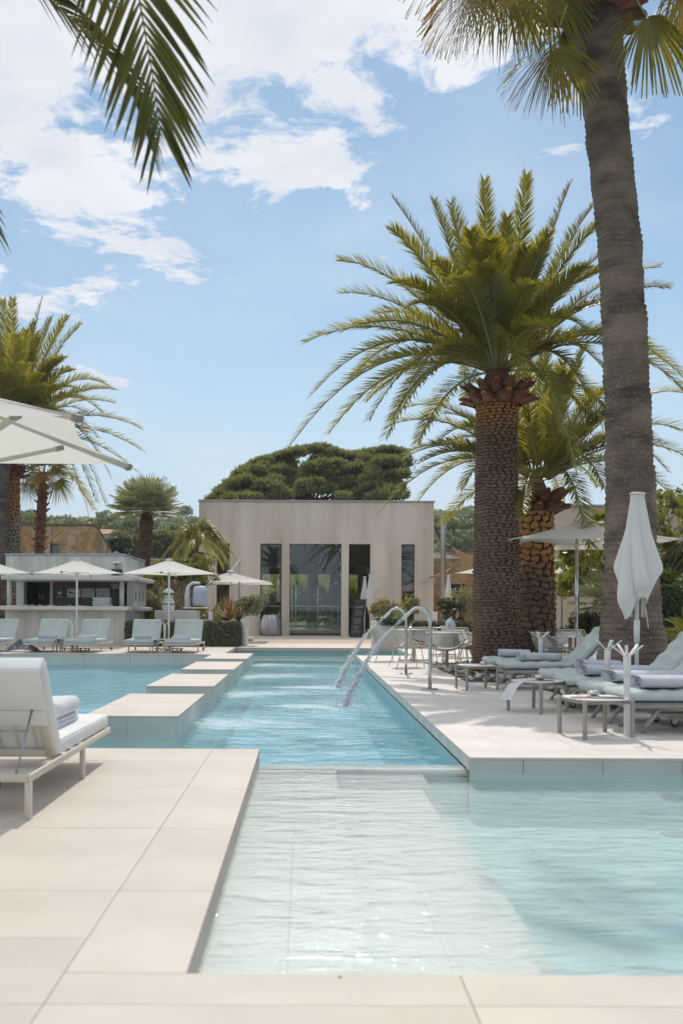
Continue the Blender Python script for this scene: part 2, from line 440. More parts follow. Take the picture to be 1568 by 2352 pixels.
def water_mat(name, tint, foam=False, wave=1.0, dist=.03, scl=1.0, refr=.55):
    m = bpy.data.materials.new(name); m.use_nodes = True
    t = m.node_tree; N = t.nodes; L = t.links; N.clear()
    out = N.new('ShaderNodeOutputMaterial')
    tcn = N.new('ShaderNodeTexCoord')
    def noise(sc, det, strx=(1,1,1), dst=0.0):
        mp_ = N.new('ShaderNodeMapping'); mp_.inputs['Scale'].default_value = strx
        L.new(tcn.outputs['Object'], mp_.inputs[0])
        n = N.new('ShaderNodeTexNoise'); n.inputs['Scale'].default_value = sc; n.inputs['Detail'].default_value = det
        n.inputs['Distortion'].default_value = dst
        L.new(mp_.outputs[0], n.inputs['Vector']); return n.outputs['Fac']
    def math_(op, a, b=None):
        n = N.new('ShaderNodeMath'); n.operation = op
        for i, x in enumerate((a, b)):
            if x is None: continue
            if isinstance(x, (int, float)): n.inputs[i].default_value = x
            else: L.new(x, n.inputs[i])
        return n.outputs[0]
    a = noise(2.1*scl, 2, (.7, 1.9, 1), .6)
    b = noise(7.5*scl, 3, (.75, 1.8, 1), .8)
    c_ = noise(24*scl, 2, (.8, 1.5, 1), .5)
    h = math_('ADD', math_('ADD', math_('MULTIPLY', a, 1.0), math_('MULTIPLY', b, .36)), math_('MULTIPLY', c_, .10))
    bp = N.new('ShaderNodeBump'); bp.inputs['Strength'].default_value = wave; bp.inputs['Distance'].default_value = dist
    L.new(h, bp.inputs['Height'])
    tp = N.new('ShaderNodeBsdfTransparent'); tp.inputs[0].default_value = (*tint, 1)
    rf = N.new('ShaderNodeBsdfRefraction'); rf.inputs[0].default_value = (*tint, 1); rf.inputs['IOR'].default_value = 1.33; rf.inputs['Roughness'].default_value = 0.0
    L.new(bp.outputs[0], rf.inputs['Normal'])
    mt = N.new('ShaderNodeMixShader')
    ge = N.new('ShaderNodeNewGeometry')      # light from below passes straight; wobble only where one looks in from above
    L.new(math_('MULTIPLY', math_('SUBTRACT', 1.0, ge.outputs['Backfacing']), refr), mt.inputs[0])
    L.new(tp.outputs[0], mt.inputs[1]); L.new(rf.outputs[0], mt.inputs[2])
    gl = N.new('ShaderNodeBsdfGlossy'); gl.inputs['Roughness'].default_value = .04
    L.new(bp.outputs[0], gl.inputs['Normal'])
    fr = N.new('ShaderNodeFresnel'); fr.inputs[0].default_value = 1.33; L.new(bp.outputs[0], fr.inputs['Normal'])
    ff = math_('ADD', math_('MULTIPLY', fr.outputs[0], math_('SUBTRACT', 1.0, ge.outputs['Backfacing'])), math_('MULTIPLY', ge.outputs['Backfacing'], .05))
    mx = N.new('ShaderNodeMixShader'); L.new(ff, mx.inputs[0]); L.new(mt.outputs[0], mx.inputs[1]); L.new(gl.outputs[0], mx.inputs[2])
    last = mx.outputs[0]
    if foam:
        at = N.new('ShaderNodeAttribute'); at.attribute_name = 'foam'
        nf = noise(4.5, 8, (.8, 1.8, 1), 1.2)
        nf2 = noise(26, 4, (1, 1.6, 1), .4)
        f = math_('ADD', math_('MULTIPLY', nf, .75), math_('MULTIPLY', nf2, .35))
        f = math_('ADD', f, math_('MULTIPLY', at.outputs['Fac'], .40))
        rp = N.new('ShaderNodeValToRGB'); rp.color_ramp.elements[0].position = .70; rp.color_ramp.elements[1].position = .98
        rp.color_ramp.elements[1].color = (.72,.72,.72,1)
        L.new(f, rp.inputs[0])
        df = N.new('ShaderNodeBsdfDiffuse'); df.inputs[0].default_value = (.66,.80,.84,1)
        m2 = N.new('ShaderNodeMixShader'); L.new(rp.outputs[0], m2.inputs[0]); L.new(last, m2.inputs[1]); L.new(df.outputs[0], m2.inputs[2]); last = m2.outputs[0]
    L.new(last, out.inputs[0])
    return m
M['water'] = water_mat('pool_water', (.84,.96,1.0), foam=True, wave=1.0, dist=.032)
M['wade'] = water_mat('wading_water', (.925,.985,1.0), wave=1.0, dist=.020, scl=1.6)
mw = bpy.data.materials.new('jet_water'); mw.use_nodes = True
_n = mw.node_tree.nodes; _p = _n['Principled BSDF']; _p.inputs['Base Color'].default_value = (.92,.96,.99,1); _p.inputs['Roughness'].default_value = .2
_p.inputs['Transmission Weight'].default_value = .0; _p.inputs['IOR'].default_value = 1.33; _p.inputs['Alpha'].default_value = .82
M['jet'] = mk('jet_water_white', (.96,.98,1.0), .15, trans=.5, tcol=(1.0,1.0,1.0))

# leaves
M['pfrond'] = leafmat('date_palm_leaflet', (.07,.09,.025), (.28,.275,.075), (.55,.48,.04), .45, .38, .9, spec=.5, c3=(.46,.44,.22))
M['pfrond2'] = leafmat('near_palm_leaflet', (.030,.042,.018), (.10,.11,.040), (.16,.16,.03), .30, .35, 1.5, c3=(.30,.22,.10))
M['fan'] = leafmat('fan_palm_leaf', (.075,.090,.024), (.26,.24,.06), (.42,.35,.03), .44, .4, 1.2)
M['fandry'] = leafmat('dry_fan_leaf', (.22,.14,.04), (.42,.25,.07), (.55,.26,.03), .40, .5, 1.2)
M['bluefan'] = leafmat('blue_fan_leaf', (.22,.24,.13), (.48,.48,.29), (.44,.45,.20), .42, .6, 1.2, spec=.25)
M['butia'] = leafmat('yellow_green_leaf', (.20,.20,.045), (.45,.42,.13), (.5,.46,.08), .38, .4, 1.0)
M['pine'] = leafmat('pine_needles', (.060,.068,.022), (.33,.335,.12), (.30,.31,.07), .38, .6, .28)
M['hillpine'] = leafmat('hill_pine_needles', (.09,.115,.05), (.34,.36,.16), (.30,.32,.10), .2, .6, .06)
M['dark'] = leafmat('dark_foliage', (.020,.034,.010), (.075,.10,.028), (.11,.14,.02), .3, .5, .8)
M['hedge'] = leafmat('clipped_hedge', (.06,.065,.028), (.18,.175,.085), (.12,.13,.04), .25, .5, 1.5)
M['fig'] = leafmat('fig_leaf', (.065,.085,.016), (.22,.22,.035), (.34,.34,.03), .42, .4, 1.0)
M['vine'] = leafmat('vine_leaf', (.14,.17,.03), (.34,.33,.08), (.34,.36,.05), .4, .5, .5)
M['yellowfl'] = leafmat('yellow_flower', (.55,.33,.02), (.75,.50,.04), (.6,.4,.02), .3, .6)
M['silverbush'] = leafmat('silvery_leaf', (.20,.19,.10), (.42,.38,.20), (.3,.3,.1), .3, .6)
M['spike'] = leafmat('bronze_spike_leaf', (.25,.15,.05), (.48,.34,.13), (.4,.25,.06), .3, .5)

# ------------------------------------------------------------------ setting
WL, WW = -.25, -.12             # water levels
def rects(name, rs, z, mat):
    mb = MB()
    for (x0, y0, x1, y1) in rs:
        mb.add([(x0,y0,z),(x1,y0,z),(x1,y1,z),(x0,y1,z)], [(0,1,2,3)])
    return mb.obj(name, mat)
def smooth(a, b, x):
    t = min(1, max(0, (x-a)/(b-a))); return t*t*(3-2*t)
def tz(x, y):
    z = -.05 + 4.6*smooth(56, 105, y)
    ridge = 12.5 + 3.5*math.sin(x*.021+1.2) + 2.0*math.sin(x*.055) + (1.5 if x < 0 else 0)
    z += ridge*smooth(100, 270, y)
    z += 1.6*mnoise.noise(Vector((x*.03, y*.03, 0)))*smooth(90, 150, y)
    return z
xs = [-1500,-700,-300] + [-200+10*i for i in range(41)] + [300,700,1500]
ys = [-900,-300,-60,-5, 0.0]
gm = MB()
far_y = [28.0, 42, 56] + [62+8*i for i in range(32)] + [420, 700, 1600]
def gz(x, y): return tz(x, y) if y > 30 else -.05
nx = len(xs)
vs = [(x, y, gz(x, y)) for y in far_y for x in xs]
fs = [(j*nx+i, j*nx+i+1, (j+1)*nx+i+1, (j+1)*nx+i) for j in range(len(far_y)-1) for i in range(nx-1)]
gm.add(vs, fs, 0, True)
for (x0,y0,x1,y1) in ((-1500,-900,1500,-.6), (-1500,-.6,-16,28), (12.5,-.6,1500,28)):
    gm.add([(x0,y0,-.05),(x1,y0,-.05),(x1,y1,-.05),(x0,y1,-.05)], [(0,1,2,3)])
struct(gm.obj('ground', M['grass']))

tile_cache = {}
def tile_mesh(a, b, mat, t=.02):
    key = (round(a,3), round(b,3), mat.name)
    if key not in tile_cache:
        e = .0012
        x, y = a/2-.0012, b/2-.0012
        vs = [(-x,-y,-t),(x,-y,-t),(x,y,-t),(-x,y,-t),(-x,-y,-e),(x,-y,-e),(x,y,-e),(-x,y,-e),(-x+e,-y+e,0),(x-e,-y+e,0),(x-e,y-e,0),(-x+e,y-e,0)]
        fs = [(0,1,5,4),(1,2,6,5),(2,3,7,6),(3,0,4,7),(4,5,9,8),(5,6,10,9),(6,7,11,10),(7,4,8,11),(8,9,10,11)]
        tile_cache[key] = MB().add(vs, fs).mesh('tile', mat)
    return tile_cache[key]
TR = random.Random(3)
def lay(parent, xs_, ys_, mat, skip=None, z=0.0):
    for i in range(len(xs_)-1):
        for j in range(len(ys_)-1):
            cx, cy = (xs_[i]+xs_[i+1])/2, (ys_[j]+ys_[j+1])/2
            if skip and skip(cx, cy): continue
            ob('tile', tile_mesh(xs_[i+1]-xs_[i], ys_[j+1]-ys_[j], mat), parent, (cx, cy, z+TR.uniform(-.0006,.0006)))
def lay_stuff(parent, x0, y0, x1, y1, dx, dy, mat):
    V = []; F = []
    nx_ = max(1, round((x1-x0)/dx)); ny_ = max(1, round((y1-y0)/dy))
    for i in range(nx_):
        for j in range(ny_):
            a0 = x0+(x1-x0)*i/nx_+.003; a1 = x0+(x1-x0)*(i+1)/nx_-.003; b0 = y0+(y1-y0)*j/ny_+.003; b1 = y0+(y1-y0)*(j+1)/ny_-.003
            o = len(V); V += [(a0,b0,-.02),(a1,b0,-.02),(a1,b1,-.02),(a0,b1,-.02),(a0,b0,0),(a1,b0,0),(a1,b1,0),(a0,b1,0)]
            F += [(o,o+1,o+5,o+4),(o+1,o+2,o+6,o+5),(o+2,o+3,o+7,o+6),(o+3,o,o+4,o+7),(o+4,o+5,o+6,o+7)]
    o = ob('tile', np_mesh('far_tiles', V, F, mat), parent); o['kind'] = 'stuff'
    return o
def slab(name, boxes, mats=None):
    mb = MB()
    for (a, b) in boxes: mb.box(a, b)
    return struct(mb.obj(name, mats or M['grout']))

XL, XR = -.369, 1.294
YN, YC, YD, YFAR = 2.89, 7.55, 7.17, 23.3
near = slab('near_deck', [((-16,-.6,-.9),(12.5,YN-.01,-.006)), ((-16,YN-.01,-.9),(XL-.01,YC-.01,-.006))])
rowY = [2.66 + .535*i for i in range(-6, 10)]
lay(near, [-4.4,-3.2,-2.0,-.755,.493,1.74,2.99,4.2], [rowY[k] for k in range(3, 7)], M['tile'])
lay(near, [-.755,.493,1.74,2.99,4.2], [2.66, YN], M['tile'])
lay(near, [-4.4,-3.2,-2.0,-.755], [2.66,3.195,3.73,4.80,5.87,6.94,YC], M['tile'])
lay(near, [-.755,XL], [YN,3.73,4.80,5.87,6.94,YC], M['tile'])
lay_stuff(near, -16, .5, -4.4, YC, 1.24, .535, M['tile']); lay_stuff(near, 4.2, .5, 12.5, YN, 1.24, .535, M['tile'])
lay_stuff(near, -4.4, -.6, 4.2, 1.055, 1.24, .535, M['tile'])
# coping faces of the near deck (towards +X) as panels
def panels_x(parent, x, y0, y1, step, z0, z1, sgn, mat):
    n = max(1, round((y1-y0)/step)); st = (y1-y0)/n
    key = ('px', round(st,3), z0, z1, mat.name)
    if key not in tile_cache:
        tile_cache[key] = MB().bevbox((-.01,-st/2+.002,z0),(.01,st/2-.002,z1), .003, seg=1, smooth=False).mesh('coping_panel', mat)
    for i in range(n): ob('coping_panel', tile_cache[key], parent, (x - sgn*.0, y0+st*(i+.5), 0))
def panels_y(parent, y, x0, x1, step, z0, z1, mat):
    n = max(1, round((x1-x0)/step)); st = (x1-x0)/n
    key = ('py', round(st,3), z0, z1, mat.name)
    if key not in tile_cache:
        tile_cache[key] = MB().bevbox((-st/2+.002,-.01,z0),(st/2-.002,.01,z1), .003, seg=1, smooth=False).mesh('coping_panel', mat)
    for i in range(n): ob('coping_panel', tile_cache[key], parent, (x0+st*(i+.5), y, 0))
panels_x(near, XL-.012, YN+.01, YC-.02, 1.07, -.3, -.0215, 1, M['tile'])
panels_y(near, YC-.012, -10, XL-.03, 1.2, -.5, -.0215, M['panel'])

right = slab('right_deck', [((XR+.02,YD+.02,-.9),(12.5,23.28,-.006)), ((2.75,23.28,-.9),(12.5,28,-.006))])
RX = [XR, XR+.36] + [XR+.36+.61*i for i in range(1, 14)]
RYs = [YD, YD+.42] + [YD+.42+1.1*i for i in range(1, 15)]
lay(right, RX[:14], RYs[:13], M['tile2'])
x_end = RX[13]; y_end = RYs[12]
lay_stuff(right, x_end, YD, 12.5, y_end, .61, 1.1, M['tile2']); lay_stuff(right, XR, y_end, 12.5, 23.27, .61, 1.1, M['tile2'])
lay_stuff(right, 2.76, 23.29, 12.5, 28, .61, 1.1, M['tile2'])
panels_y(right, YD+.011, XR+.42, 12.3, .605, -.125, -.0215, M['panel'])
panels_y(right, YD+.011, XR+.002, XR+.42, .605, -.125, -.0215, M['panel'])
panels_x(right, XR+.011, YD+.03, 23.2, .57, -.11, -.0215, -1, M['panel'])
MBs = MB().box((XR+.03,YD+.28,-.135),(XR+.034,23.2,-.11)); MBs.box((XR+.016,YD+.25,-.9),(XR+.02,23.25,-.14))
sl = ob('gutter', MBs.mesh('gutter', M['poolwall']), right)
MB().box((XR+.0135,YD+.26,-.137),(XR+.019,23.25,-.110)).obj('gutter_slot', M['slot'], right)

fl = slab('far_deck', [((-16,YFAR+.02,-.9),(-2.13,27.8,-.006)), ((-16,27.82,-.9),(12.5,31.4,-.006))])
lay(fl, [-10.6,-9.4,-8.2,-7.0,-5.8,-4.6,-3.4,-2.11], [YFAR, YFAR+.4, 24.9, 26.1, 27.3, 28.5, 29.7, 31.4], M['tile'])
lay(fl, [-2.11,-.9,.3,1.5,2.7,3.9,5.1,6.3], [27.8,28.9,30.1,31.4], M['tile'])
lay_stuff(fl, -16, YFAR, -10.6, 31.4, 1.2, 1.2, M['tile']); lay_stuff(fl, 6.3, 28.02, 12.5, 31.4, 1.2, 1.1, M['tile'])
panels_y(fl, YFAR+.011, -16, -2.15, 1.2, -.5, -.0215, M['panel'])
panels_x(fl, -2.121, YFAR+.03, 27.78, 1.1, -.11, -.0215, 1, M['panel'])
panels_y(fl, 27.811, -2.09, 2.75, 1.2, -.11, -.0215, M['tile'])
MB().box((-2.1,27.83,-.20),(2.75,27.835,-.11)).obj('gutter_slot', M['slot'], fl)
gp = slab('gravel_path', [((-16,31.4,-.2),(12.5,35.6,-.012))], M['gravel'])
tr_ = slab('entrance_terrace', [((-16,35.6,-.2),(12.5,43,-.004))])
lay_stuff(tr_, -16, 35.6, 12.5, 42, 1.2, 1.2, M['tile'])

# pool bodies
slab('pool_floor', [((-16,YC-.1,-1.5),(XR+.02,YFAR+.1,-1.25)), ((-2.13,YFAR+.1,-1.5),(2.77,27.9,-1.25))], M['poolfloor'])
pw = MB()
pw.box((-16.3,YC,-1.3),(-16,YFAR,-.02)); pw.box((-16,YC-.02,-1.3),(XL,YC-.005,-.5))
pw.box((XL-.02,YC-.2,-1.3),(XR+.02,YC-.04,-.30)); pw.box((XR+.012,YC,-1.3),(XR+.0155,YFAR,-.137))
pw.box((-16,YFAR+.005,-1.3),(-2.12,YFAR+.019,-.5)); pw.box((-2.119,YFAR,-1.3),(-2.112,27.8,-.135)); pw.box((-2.1,27.8,-1.3),(2.75,27.829,-.135)); pw.box((2.73,YFAR,-1.3),(2.749,27.8,-.03)); pw.box((XR+.05,23.262,-1.3),(2.75,23.279,-.03))
struct(pw.obj('pool_wall', M['poolwall']))
slab('pool_steps', [((-2.1,27.0,-1.25),(2.73,27.8,-.33)), ((-2.1,26.3,-1.25),(2.73,27.0,-.48)), ((-2.1,25.6,-1.25),(2.73,26.3,-.66))], M['wadestep'])
wf_ = slab('wading_floor', [((.93,YN-.02,-.9),(12.5,YC-.1,-.46))], M['wadefloor'])
ws_ = slab('wading_step', [((XL-.02,YN-.02,-.9),(.25,YC-.06,-.175)), ((.25,YN-.02,-.9),(.93,YC-.06,-.27)), ((XL-.01,YC-.22,-.9),(XR+.01,YC+.01,-.150))], M['wadestep'])
slab('wading_wall', [((XL-.02,YN-.011,-.9),(12.5,YN-.004,-.03)), ((XR,YD+.004,-.9),(12.5,YD+.02,-.128)), ((12.4,YN,-.9),(12.5,YD,-.02))], M['wadefloor'])

lay(wf_, [.93,1.53,2.13,2.73,3.33,3.93], [YN,3.49,4.09,4.69,5.29,5.89,6.49,YD-.01], M['wadefloor'], z=-.456)
lay(ws_, [.25,.585,.92], [YN,3.49,4.09,4.69,5.29,5.89,6.49,7.25], M['wadestep'], z=-.2665)
lay(ws_, [XL+.005,-.06,.24], [YN,3.49,4.09,4.69,5.29,5.89,6.49,7.30], M['wadestep'], z=-.1715)
# water
def water(name, rs, z, mat, step, foamfn=None, extra=None):
    V = []; F = []; FO = []
    for (x0,y0,x1,y1) in rs:
        nx_ = max(1, int((x1-x0)/step)); ny_ = max(1, int((y1-y0)/step)); o = len(V)
        for j in range(ny_+1):
            for i in range(nx_+1):
                x = x0+(x1-x0)*i/nx_; y = y0+(y1-y0)*j/ny_
                V.append((x,y,z)); FO.append(foamfn(x,y) if foamfn else 0)
        F += [(o+j*(nx_+1)+i, o+j*(nx_+1)+i+1, o+(j+1)*(nx_+1)+i+1, o+(j+1)*(nx_+1)+i) for j in range(ny_) for i in range(nx_)]
    if extra:
        for q in extra:
            o = len(V); V += q; F.append((o,o+1,o+2,o+3)); FO += [0]*4
    me = np_mesh(name, V, F, mat, smooth=True)
    a = me.attributes.new('foam', 'FLOAT', 'POINT'); a.data.foreach_set('value', np.asarray(FO, dtype=np.float32))
    return struct(ob(name, me))
BY = [(9.84,12.45),(13.7,16.3),(17.55,20.2),(21.4,24.1)]
def foam(x, y):
    f = 0
    if x > -1.9:
        for k, (a, b) in enumerate(BY):
            c = a+1.6
            d = (y-c - .25*math.sin(x*2+k))/ .75
            reach = max(0, 1-max(0,(x+1.3))/(2.4 if k < 3 else 1.6))
            f = max(f, math.exp(-d*d)*(.35+.75*reach)*min(1, (x+1.5)*3 if x < -1.2 else 1))
        for (cx, cy) in ((.50,13.3),(.48,16.55)):
            dx = (x-cx)/(.35 if x > cx else 1.1); dy = (y-cy)/.35
            f = max(f, 1.5*math.exp(-dx*dx-dy*dy))
        f = max(f, .45*math.exp(-((x-.3)/1.5)**2)*smooth(24,10,y))
    return f
water('pool_water', [(-16,YC,XL,YFAR), (XL,YC,XR+.012,YFAR), (-2.112,YFAR,2.73,27.8)], WL, M['water'], .12 if True else .1, foam)
water('wading_water', [(XL,YN-.004,XR+.01,YC-.02), (XR+.01,YN-.004,12.4,YD)], WW, M['wade'], .5,
      extra=[[(XL,YC-.02,WW),(XR+.01,YC-.02,WW),(XR+.01,YC+.07,WW-.03),(XL,YC+.07,WW-.03)], [(XL,YC+.07,WW-.03),(XR+.01,YC+.07,WW-.03),(XR+.01,YC+.10,WL-.03),(XL,YC+.10,WL-.03)]])

# stepping blocks standing in the pool
BX0, BX1 = -2.38, -1.36
for k, (a, b) in enumerate(BY):
    nm = ['nearest stone block rising from the pool, beside the white sun lounger',
          'second stone block in the pool counted from the near deck',
          'third stone block in the pool counted from the near deck',
          'farthest stone block of the row, touching the far pool deck'][k]
    t = thing('pool_block', nm, 'stone block', ((BX0+BX1)/2, (a+b)/2, -1.25), 0, 'stone blocks standing in the pool')
    hw, hl = (BX1-BX0)/2, (b-a)/2
    MB().box((-hw+.012,-hl+.012,0),(hw-.012,hl-.012,1.228)).obj('core', M['grout'], t)
    tm = tile_mesh(hw*2, hl*2, M['tile'])
    ob('tile', tm, t, (0,0,1.25))
    for (x0, x1) in ((-hw, -hw*.08), (-hw*.08, hw)):
        MB().bevbox((x0+.001,-hl+.001,.3),(x1-.001,-hl+.012,1.229), .002, seg=1, smooth=False).obj('panel', M['panel'], t)
    for (y0, y1) in ((-hl, -hl*.33), (-hl*.33, hl*.33), (hl*.33, hl)):
        MB().bevbox((hw-.012,y0+.013,.3),(hw-.001,y1-.001,1.229), .002, seg=1, smooth=False).obj('panel', M['panel'], t)
    MB().box((-hw+.001,-hl+.013,.3),(-hw+.012,hl-.001,1.229)).obj('panel', M['panel'], t)
# ------------------------------------------------------------------ buildings
def clip(poly, p, n):
    out = []
    for i in range(len(poly)):
        a, b = poly[i], poly[(i+1) % len(poly)]
        da = (a[0]-p[0])*n[0]+(a[1]-p[1])*n[1]; db = (b[0]-p[0])*n[0]+(b[1]-p[1])*n[1]
        if da <= 0: out.append(a)
        if (da < 0 < db) or (db < 0 < da):
            t = da/(da-db); out.append((a[0]+(b[0]-a[0])*t, a[1]+(b[1]-a[1])*t))
    return out
STONES = [mk('flagstone_ochre', (.36,.24,.13), .85, scale=2.5, col2=(.52,.38,.23), bump=.5, bscale=12, rnd=.18),
          mk('flagstone_buff', (.42,.33,.23), .85, scale=2.5, col2=(.58,.47,.34), bump=.5, bscale=12, rnd=.15),
          mk('flagstone_rust', (.34,.19,.09), .85, scale=2.5, col2=(.50,.31,.16), bump=.5, bscale=12, rnd=.18)]
M['mortar'] = mk('mortar', (.30,.22,.14), .95, var=.15, scale=8)
def flagstones(parent, poly, xf, size, seed, holes=()):
    """poly in wall plane (s,z); xf maps (s, out, z) to parent space"""
    rr = random.Random(seed)
    s0 = min(p[0] for p in poly); s1 = max(p[0] for p in poly); z0 = min(p[1] for p in poly); z1 = max(p[1] for p in poly)
    seeds = []
    ns = max(1, int((s1-s0)/size)); nz = max(1, int((z1-z0)/(size*.8)))
    for i in range(-1, ns+2):
        for j in range(-1, nz+2):
            seeds.append((s0+(i+.5+rr.uniform(-.42,.42))*(s1-s0)/ns, z0+(j+.5+rr.uniform(-.42,.42))*(z1-z0)/nz))
    for k, sd in enumerate(seeds):
        c = list(poly)
        for q in seeds:
            if q is sd: continue
            d = (q[0]-sd[0], q[1]-sd[1]); L2 = math.hypot(*d)
            if L2 > size*3: continue
            mid = ((q[0]+sd[0])/2 - d[0]/L2*.006, (q[1]+sd[1])/2 - d[1]/L2*.006)
            c = clip(c, mid, d)
            if len(c) < 3: break
        if len(c) < 3: continue
        cx = sum(p[0] for p in c)/len(c); cz = sum(p[1] for p in c)/len(c)
        if any(h[0]-.05 < cx < h[2]+.05 and h[1]-.05 < cz < h[3]+.05 for h in holes): continue
        area = abs(sum(c[i][0]*c[(i+1)%len(c)][1]-c[(i+1)%len(c)][0]*c[i][1] for i in range(len(c))))/2
        if area < .004: continue
        for h in holes:   # trim against openings
            if cx < h[0] and max(p[0] for p in c) > h[0] and h[1] < cz < h[3]: c = clip(c, (h[0], 0), (1, 0))
            elif cx > h[2] and min(p[0] for p in c) < h[2] and h[1] < cz < h[3]: c = clip(c, (h[2], 0), (-1, 0))
            elif cz > h[3] and min(p[1] for p in c) < h[3] and h[0]-.2 < cx < h[2]+.2: c = clip(c, (0, h[3]), (0, -1))
        if len(c) < 3: continue
        o = .016+rr.uniform(0, .020); n = len(c)
        vs = [xf(p[0], 0, p[1]) for p in c] + [xf(cx+(p[0]-cx)*.97, o*.85, cz+(p[1]-cz)*.97) for p in c] + [xf(cx+(p[0]-cx)*.88, o+rr.uniform(-.004,.006), cz+(p[1]-cz)*.88) for p in c]
        fs = [(i, (i+1)%n, n+(i+1)%n, n+i) for i in range(n)] + [(n+i, n+(i+1)%n, 2*n+(i+1)%n, 2*n+i) for i in range(n)] + [tuple(range(2*n, 3*n))]
        MB().add(vs, fs).obj('stone', rr.choice(STONES), parent)

def wall_with_holes(mb, x0, x1, y0, y1, z0, z1, holes, m=0):
    """holes: (xa, xb, za, zb) sorted in x, none overlapping in x"""
    x = x0
    for (xa, xb, za, zb) in sorted(holes):
        if xa > x: mb.box((x,y0,z0),(xa,y1,z1), m)
        if za > z0: mb.box((xa,y0,z0),(xb,y1,za), m)
        if zb < z1: mb.box((xa,y0,zb),(xb,y1,z1), m)
        x = xb
    if x < x1: mb.box((x,y0,z0),(x1,y1,z1), m)

FY = 41.0
def fx(px, Y=FY): return D(px, 1401, Y).x
def fz(py, Y=FY, px=725): return D(px, py, Y).z
bt = thing('reception_building', 'beige stucco reception hall with tall dark windows and central glass entrance facing the pool', 'building', (0, FY, 0))
BXL, BXR, BH = fx(456), fx(995), fz(1153)
zt = fz(1249)
holes = [(fx(497),fx(526.5),.0,zt), (fx(597.3),fx(646.5),.0,zt), (fx(664.3),fx(783.3),.0,zt), (fx(800.3),fx(849.7),.0,zt), (fx(920.8),fx(951.4),.0,zt)]
w = MB(); wall_with_holes(w, BXL, BXR, 0, .45, 0, BH, holes)
w.box((BXL,.45,0),(BXL+.35,11.5,BH)); w.box((BXR-.35,.45,0),(BXR,11.5,BH))
w.obj('wall', M['stucco'], bt)
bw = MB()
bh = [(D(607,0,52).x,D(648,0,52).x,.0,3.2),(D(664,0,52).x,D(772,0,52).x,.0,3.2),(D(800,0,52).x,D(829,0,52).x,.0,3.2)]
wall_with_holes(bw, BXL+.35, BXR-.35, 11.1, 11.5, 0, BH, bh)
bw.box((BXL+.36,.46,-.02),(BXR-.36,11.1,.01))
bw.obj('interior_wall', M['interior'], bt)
MB().box((BXL+.36,5.0,3.3),(BXR-.36,5.2,BH-.06)).box((BXL+.36,.5,BH-.05),(BXR-.36,5,BH-.01)).obj('partition', M['ceil'], bt)
MB().box((BXL+.01,.01,BH),(BXR-.01,11.5,BH+.02)).obj('roof', M['concrete2'], bt)
rt = MB().bevbox((BXL-.04,-.05,BH-.01+.012),(BXR+.04,.12,BH+.075), .01, seg=1, smooth=False)
rt.box((BXL-.035,.125,BH+.004),(BXL+.12,11.5,BH+.07)).box((BXR-.12,.125,BH+.004),(BXR+.035,11.5,BH+.07))
rt.obj('roof_trim', M['roofmetal'], bt)
for k, (xa, xb, za, zb) in enumerate(holes):
    cen = k == 2
    fr = MB(); e = .035 if not cen else .014
    y0, y1 = .20, .27
    fr.box((xa,y0,.0),(xa+e,y1,zb)); fr.box((xb-e,y0,.0),(xb,y1,zb)); fr.box((xa+e,y0,zb-e),(xb-e,y1,zb)); fr.box((xa+e,y0,.012),(xb-e,y1,.012+e))
    wd = fr.obj('window' if not cen else 'entrance_door', M['darkframe'], bt)
    if not cen:
        MB().box((xa+e,.232,.05),(xb-e,.242,zb-e)).obj('pane', M['glass'], wd)
        if k in (1, 3): MB().box((xa+e,.245,fz(1393)-.02),(xb-e,.265,fz(1393)+.03)).obj('rail', M['brushed'], wd)
    else:
        cx = [xa+.014, fx(674), fx(728), xb-.014]
        zm = fz(1337)
        MB().box((xa+.014,.232,zm+.006),(xb-.014,.242,zb-.014)).obj('pane', M['glass'], wd)
        for a, b in zip(cx[:-1], cx[1:]):
            MB().box((a+.004,.232,.05),(b-.004,.242,zm-.006)).obj('pane', M['glass'], wd)
            if b < xb-.1: MB().box((b-.003,.228,.05),(b+.003,.248,zm-.006)).obj('seal', M['darkframe'], wd)
        for hx in (fx(669.6), fx(679), fx(729.5)):
            MB().tube([(hx,.17,fz(1450)),(hx,.17,fz(1346))], .018, 8).box((hx-.012,.17,fz(1440)),(hx+.012,.232,fz(1437))).box((hx-.012,.17,fz(1356)),(hx+.012,.232,fz(1353))).obj('handle', M['steel'], wd)
        MB().box((xa+.02,.25,fz(1393)-.02),(xb-.02,.265,fz(1393)+.02)).obj('rail', M['brushed'], wd)
        for (cx_, cz_) in ((545.5,1264),(545.5,1293),(545.5,1321)):
            pass
        for py in (1264, 1293, 1321):
            for xx in (xa+.005, xb-.075): MB().box((xx,.215,fz(py)-.05),(xx+.07,.231,fz(py)+.05)).obj('glass_clip', M['brushed'], wd)
        for px in (675, 707.5, 740, 772): MB().box((fx(px)-.05,.215,zb-.075),(fx(px)+.05,.231,zb-.018)).obj('glass_clip', M['brushed'], wd)
        for px in (675, 771): MB().box((fx(px)-.06,.20,zm-.08),(fx(px)+.06,.231,zm-.01)).obj('hinge', M['brushed'], wd)
for px, py in ((577.7,1350),(866.6,1351)):
    t = tag(MB().bevbox((-.035,-.06,-.1),(.035,0,.1), .006).obj('wall_lamp', M['plastic'], None, D(px,py,FY)), 'small oblong lamp on the beige wall '+('left of the entrance, near the cantilever parasol' if px < 600 else 'right of the entrance above the yellow planting'), 'wall lamp', None)
    t.location.y = FY-.001
pl = thing('anchor_plate', 'square bolted steel plate high on the beige wall near its right corner', 'anchor plate', (D(974.4,1215.8,FY).x, FY, D(974.4,1215.8,FY).z))
MB().bevbox((-.135,-.015,-.155),(.135,-.001,.155), .003, seg=1).obj('plate', M['concrete2'], pl)
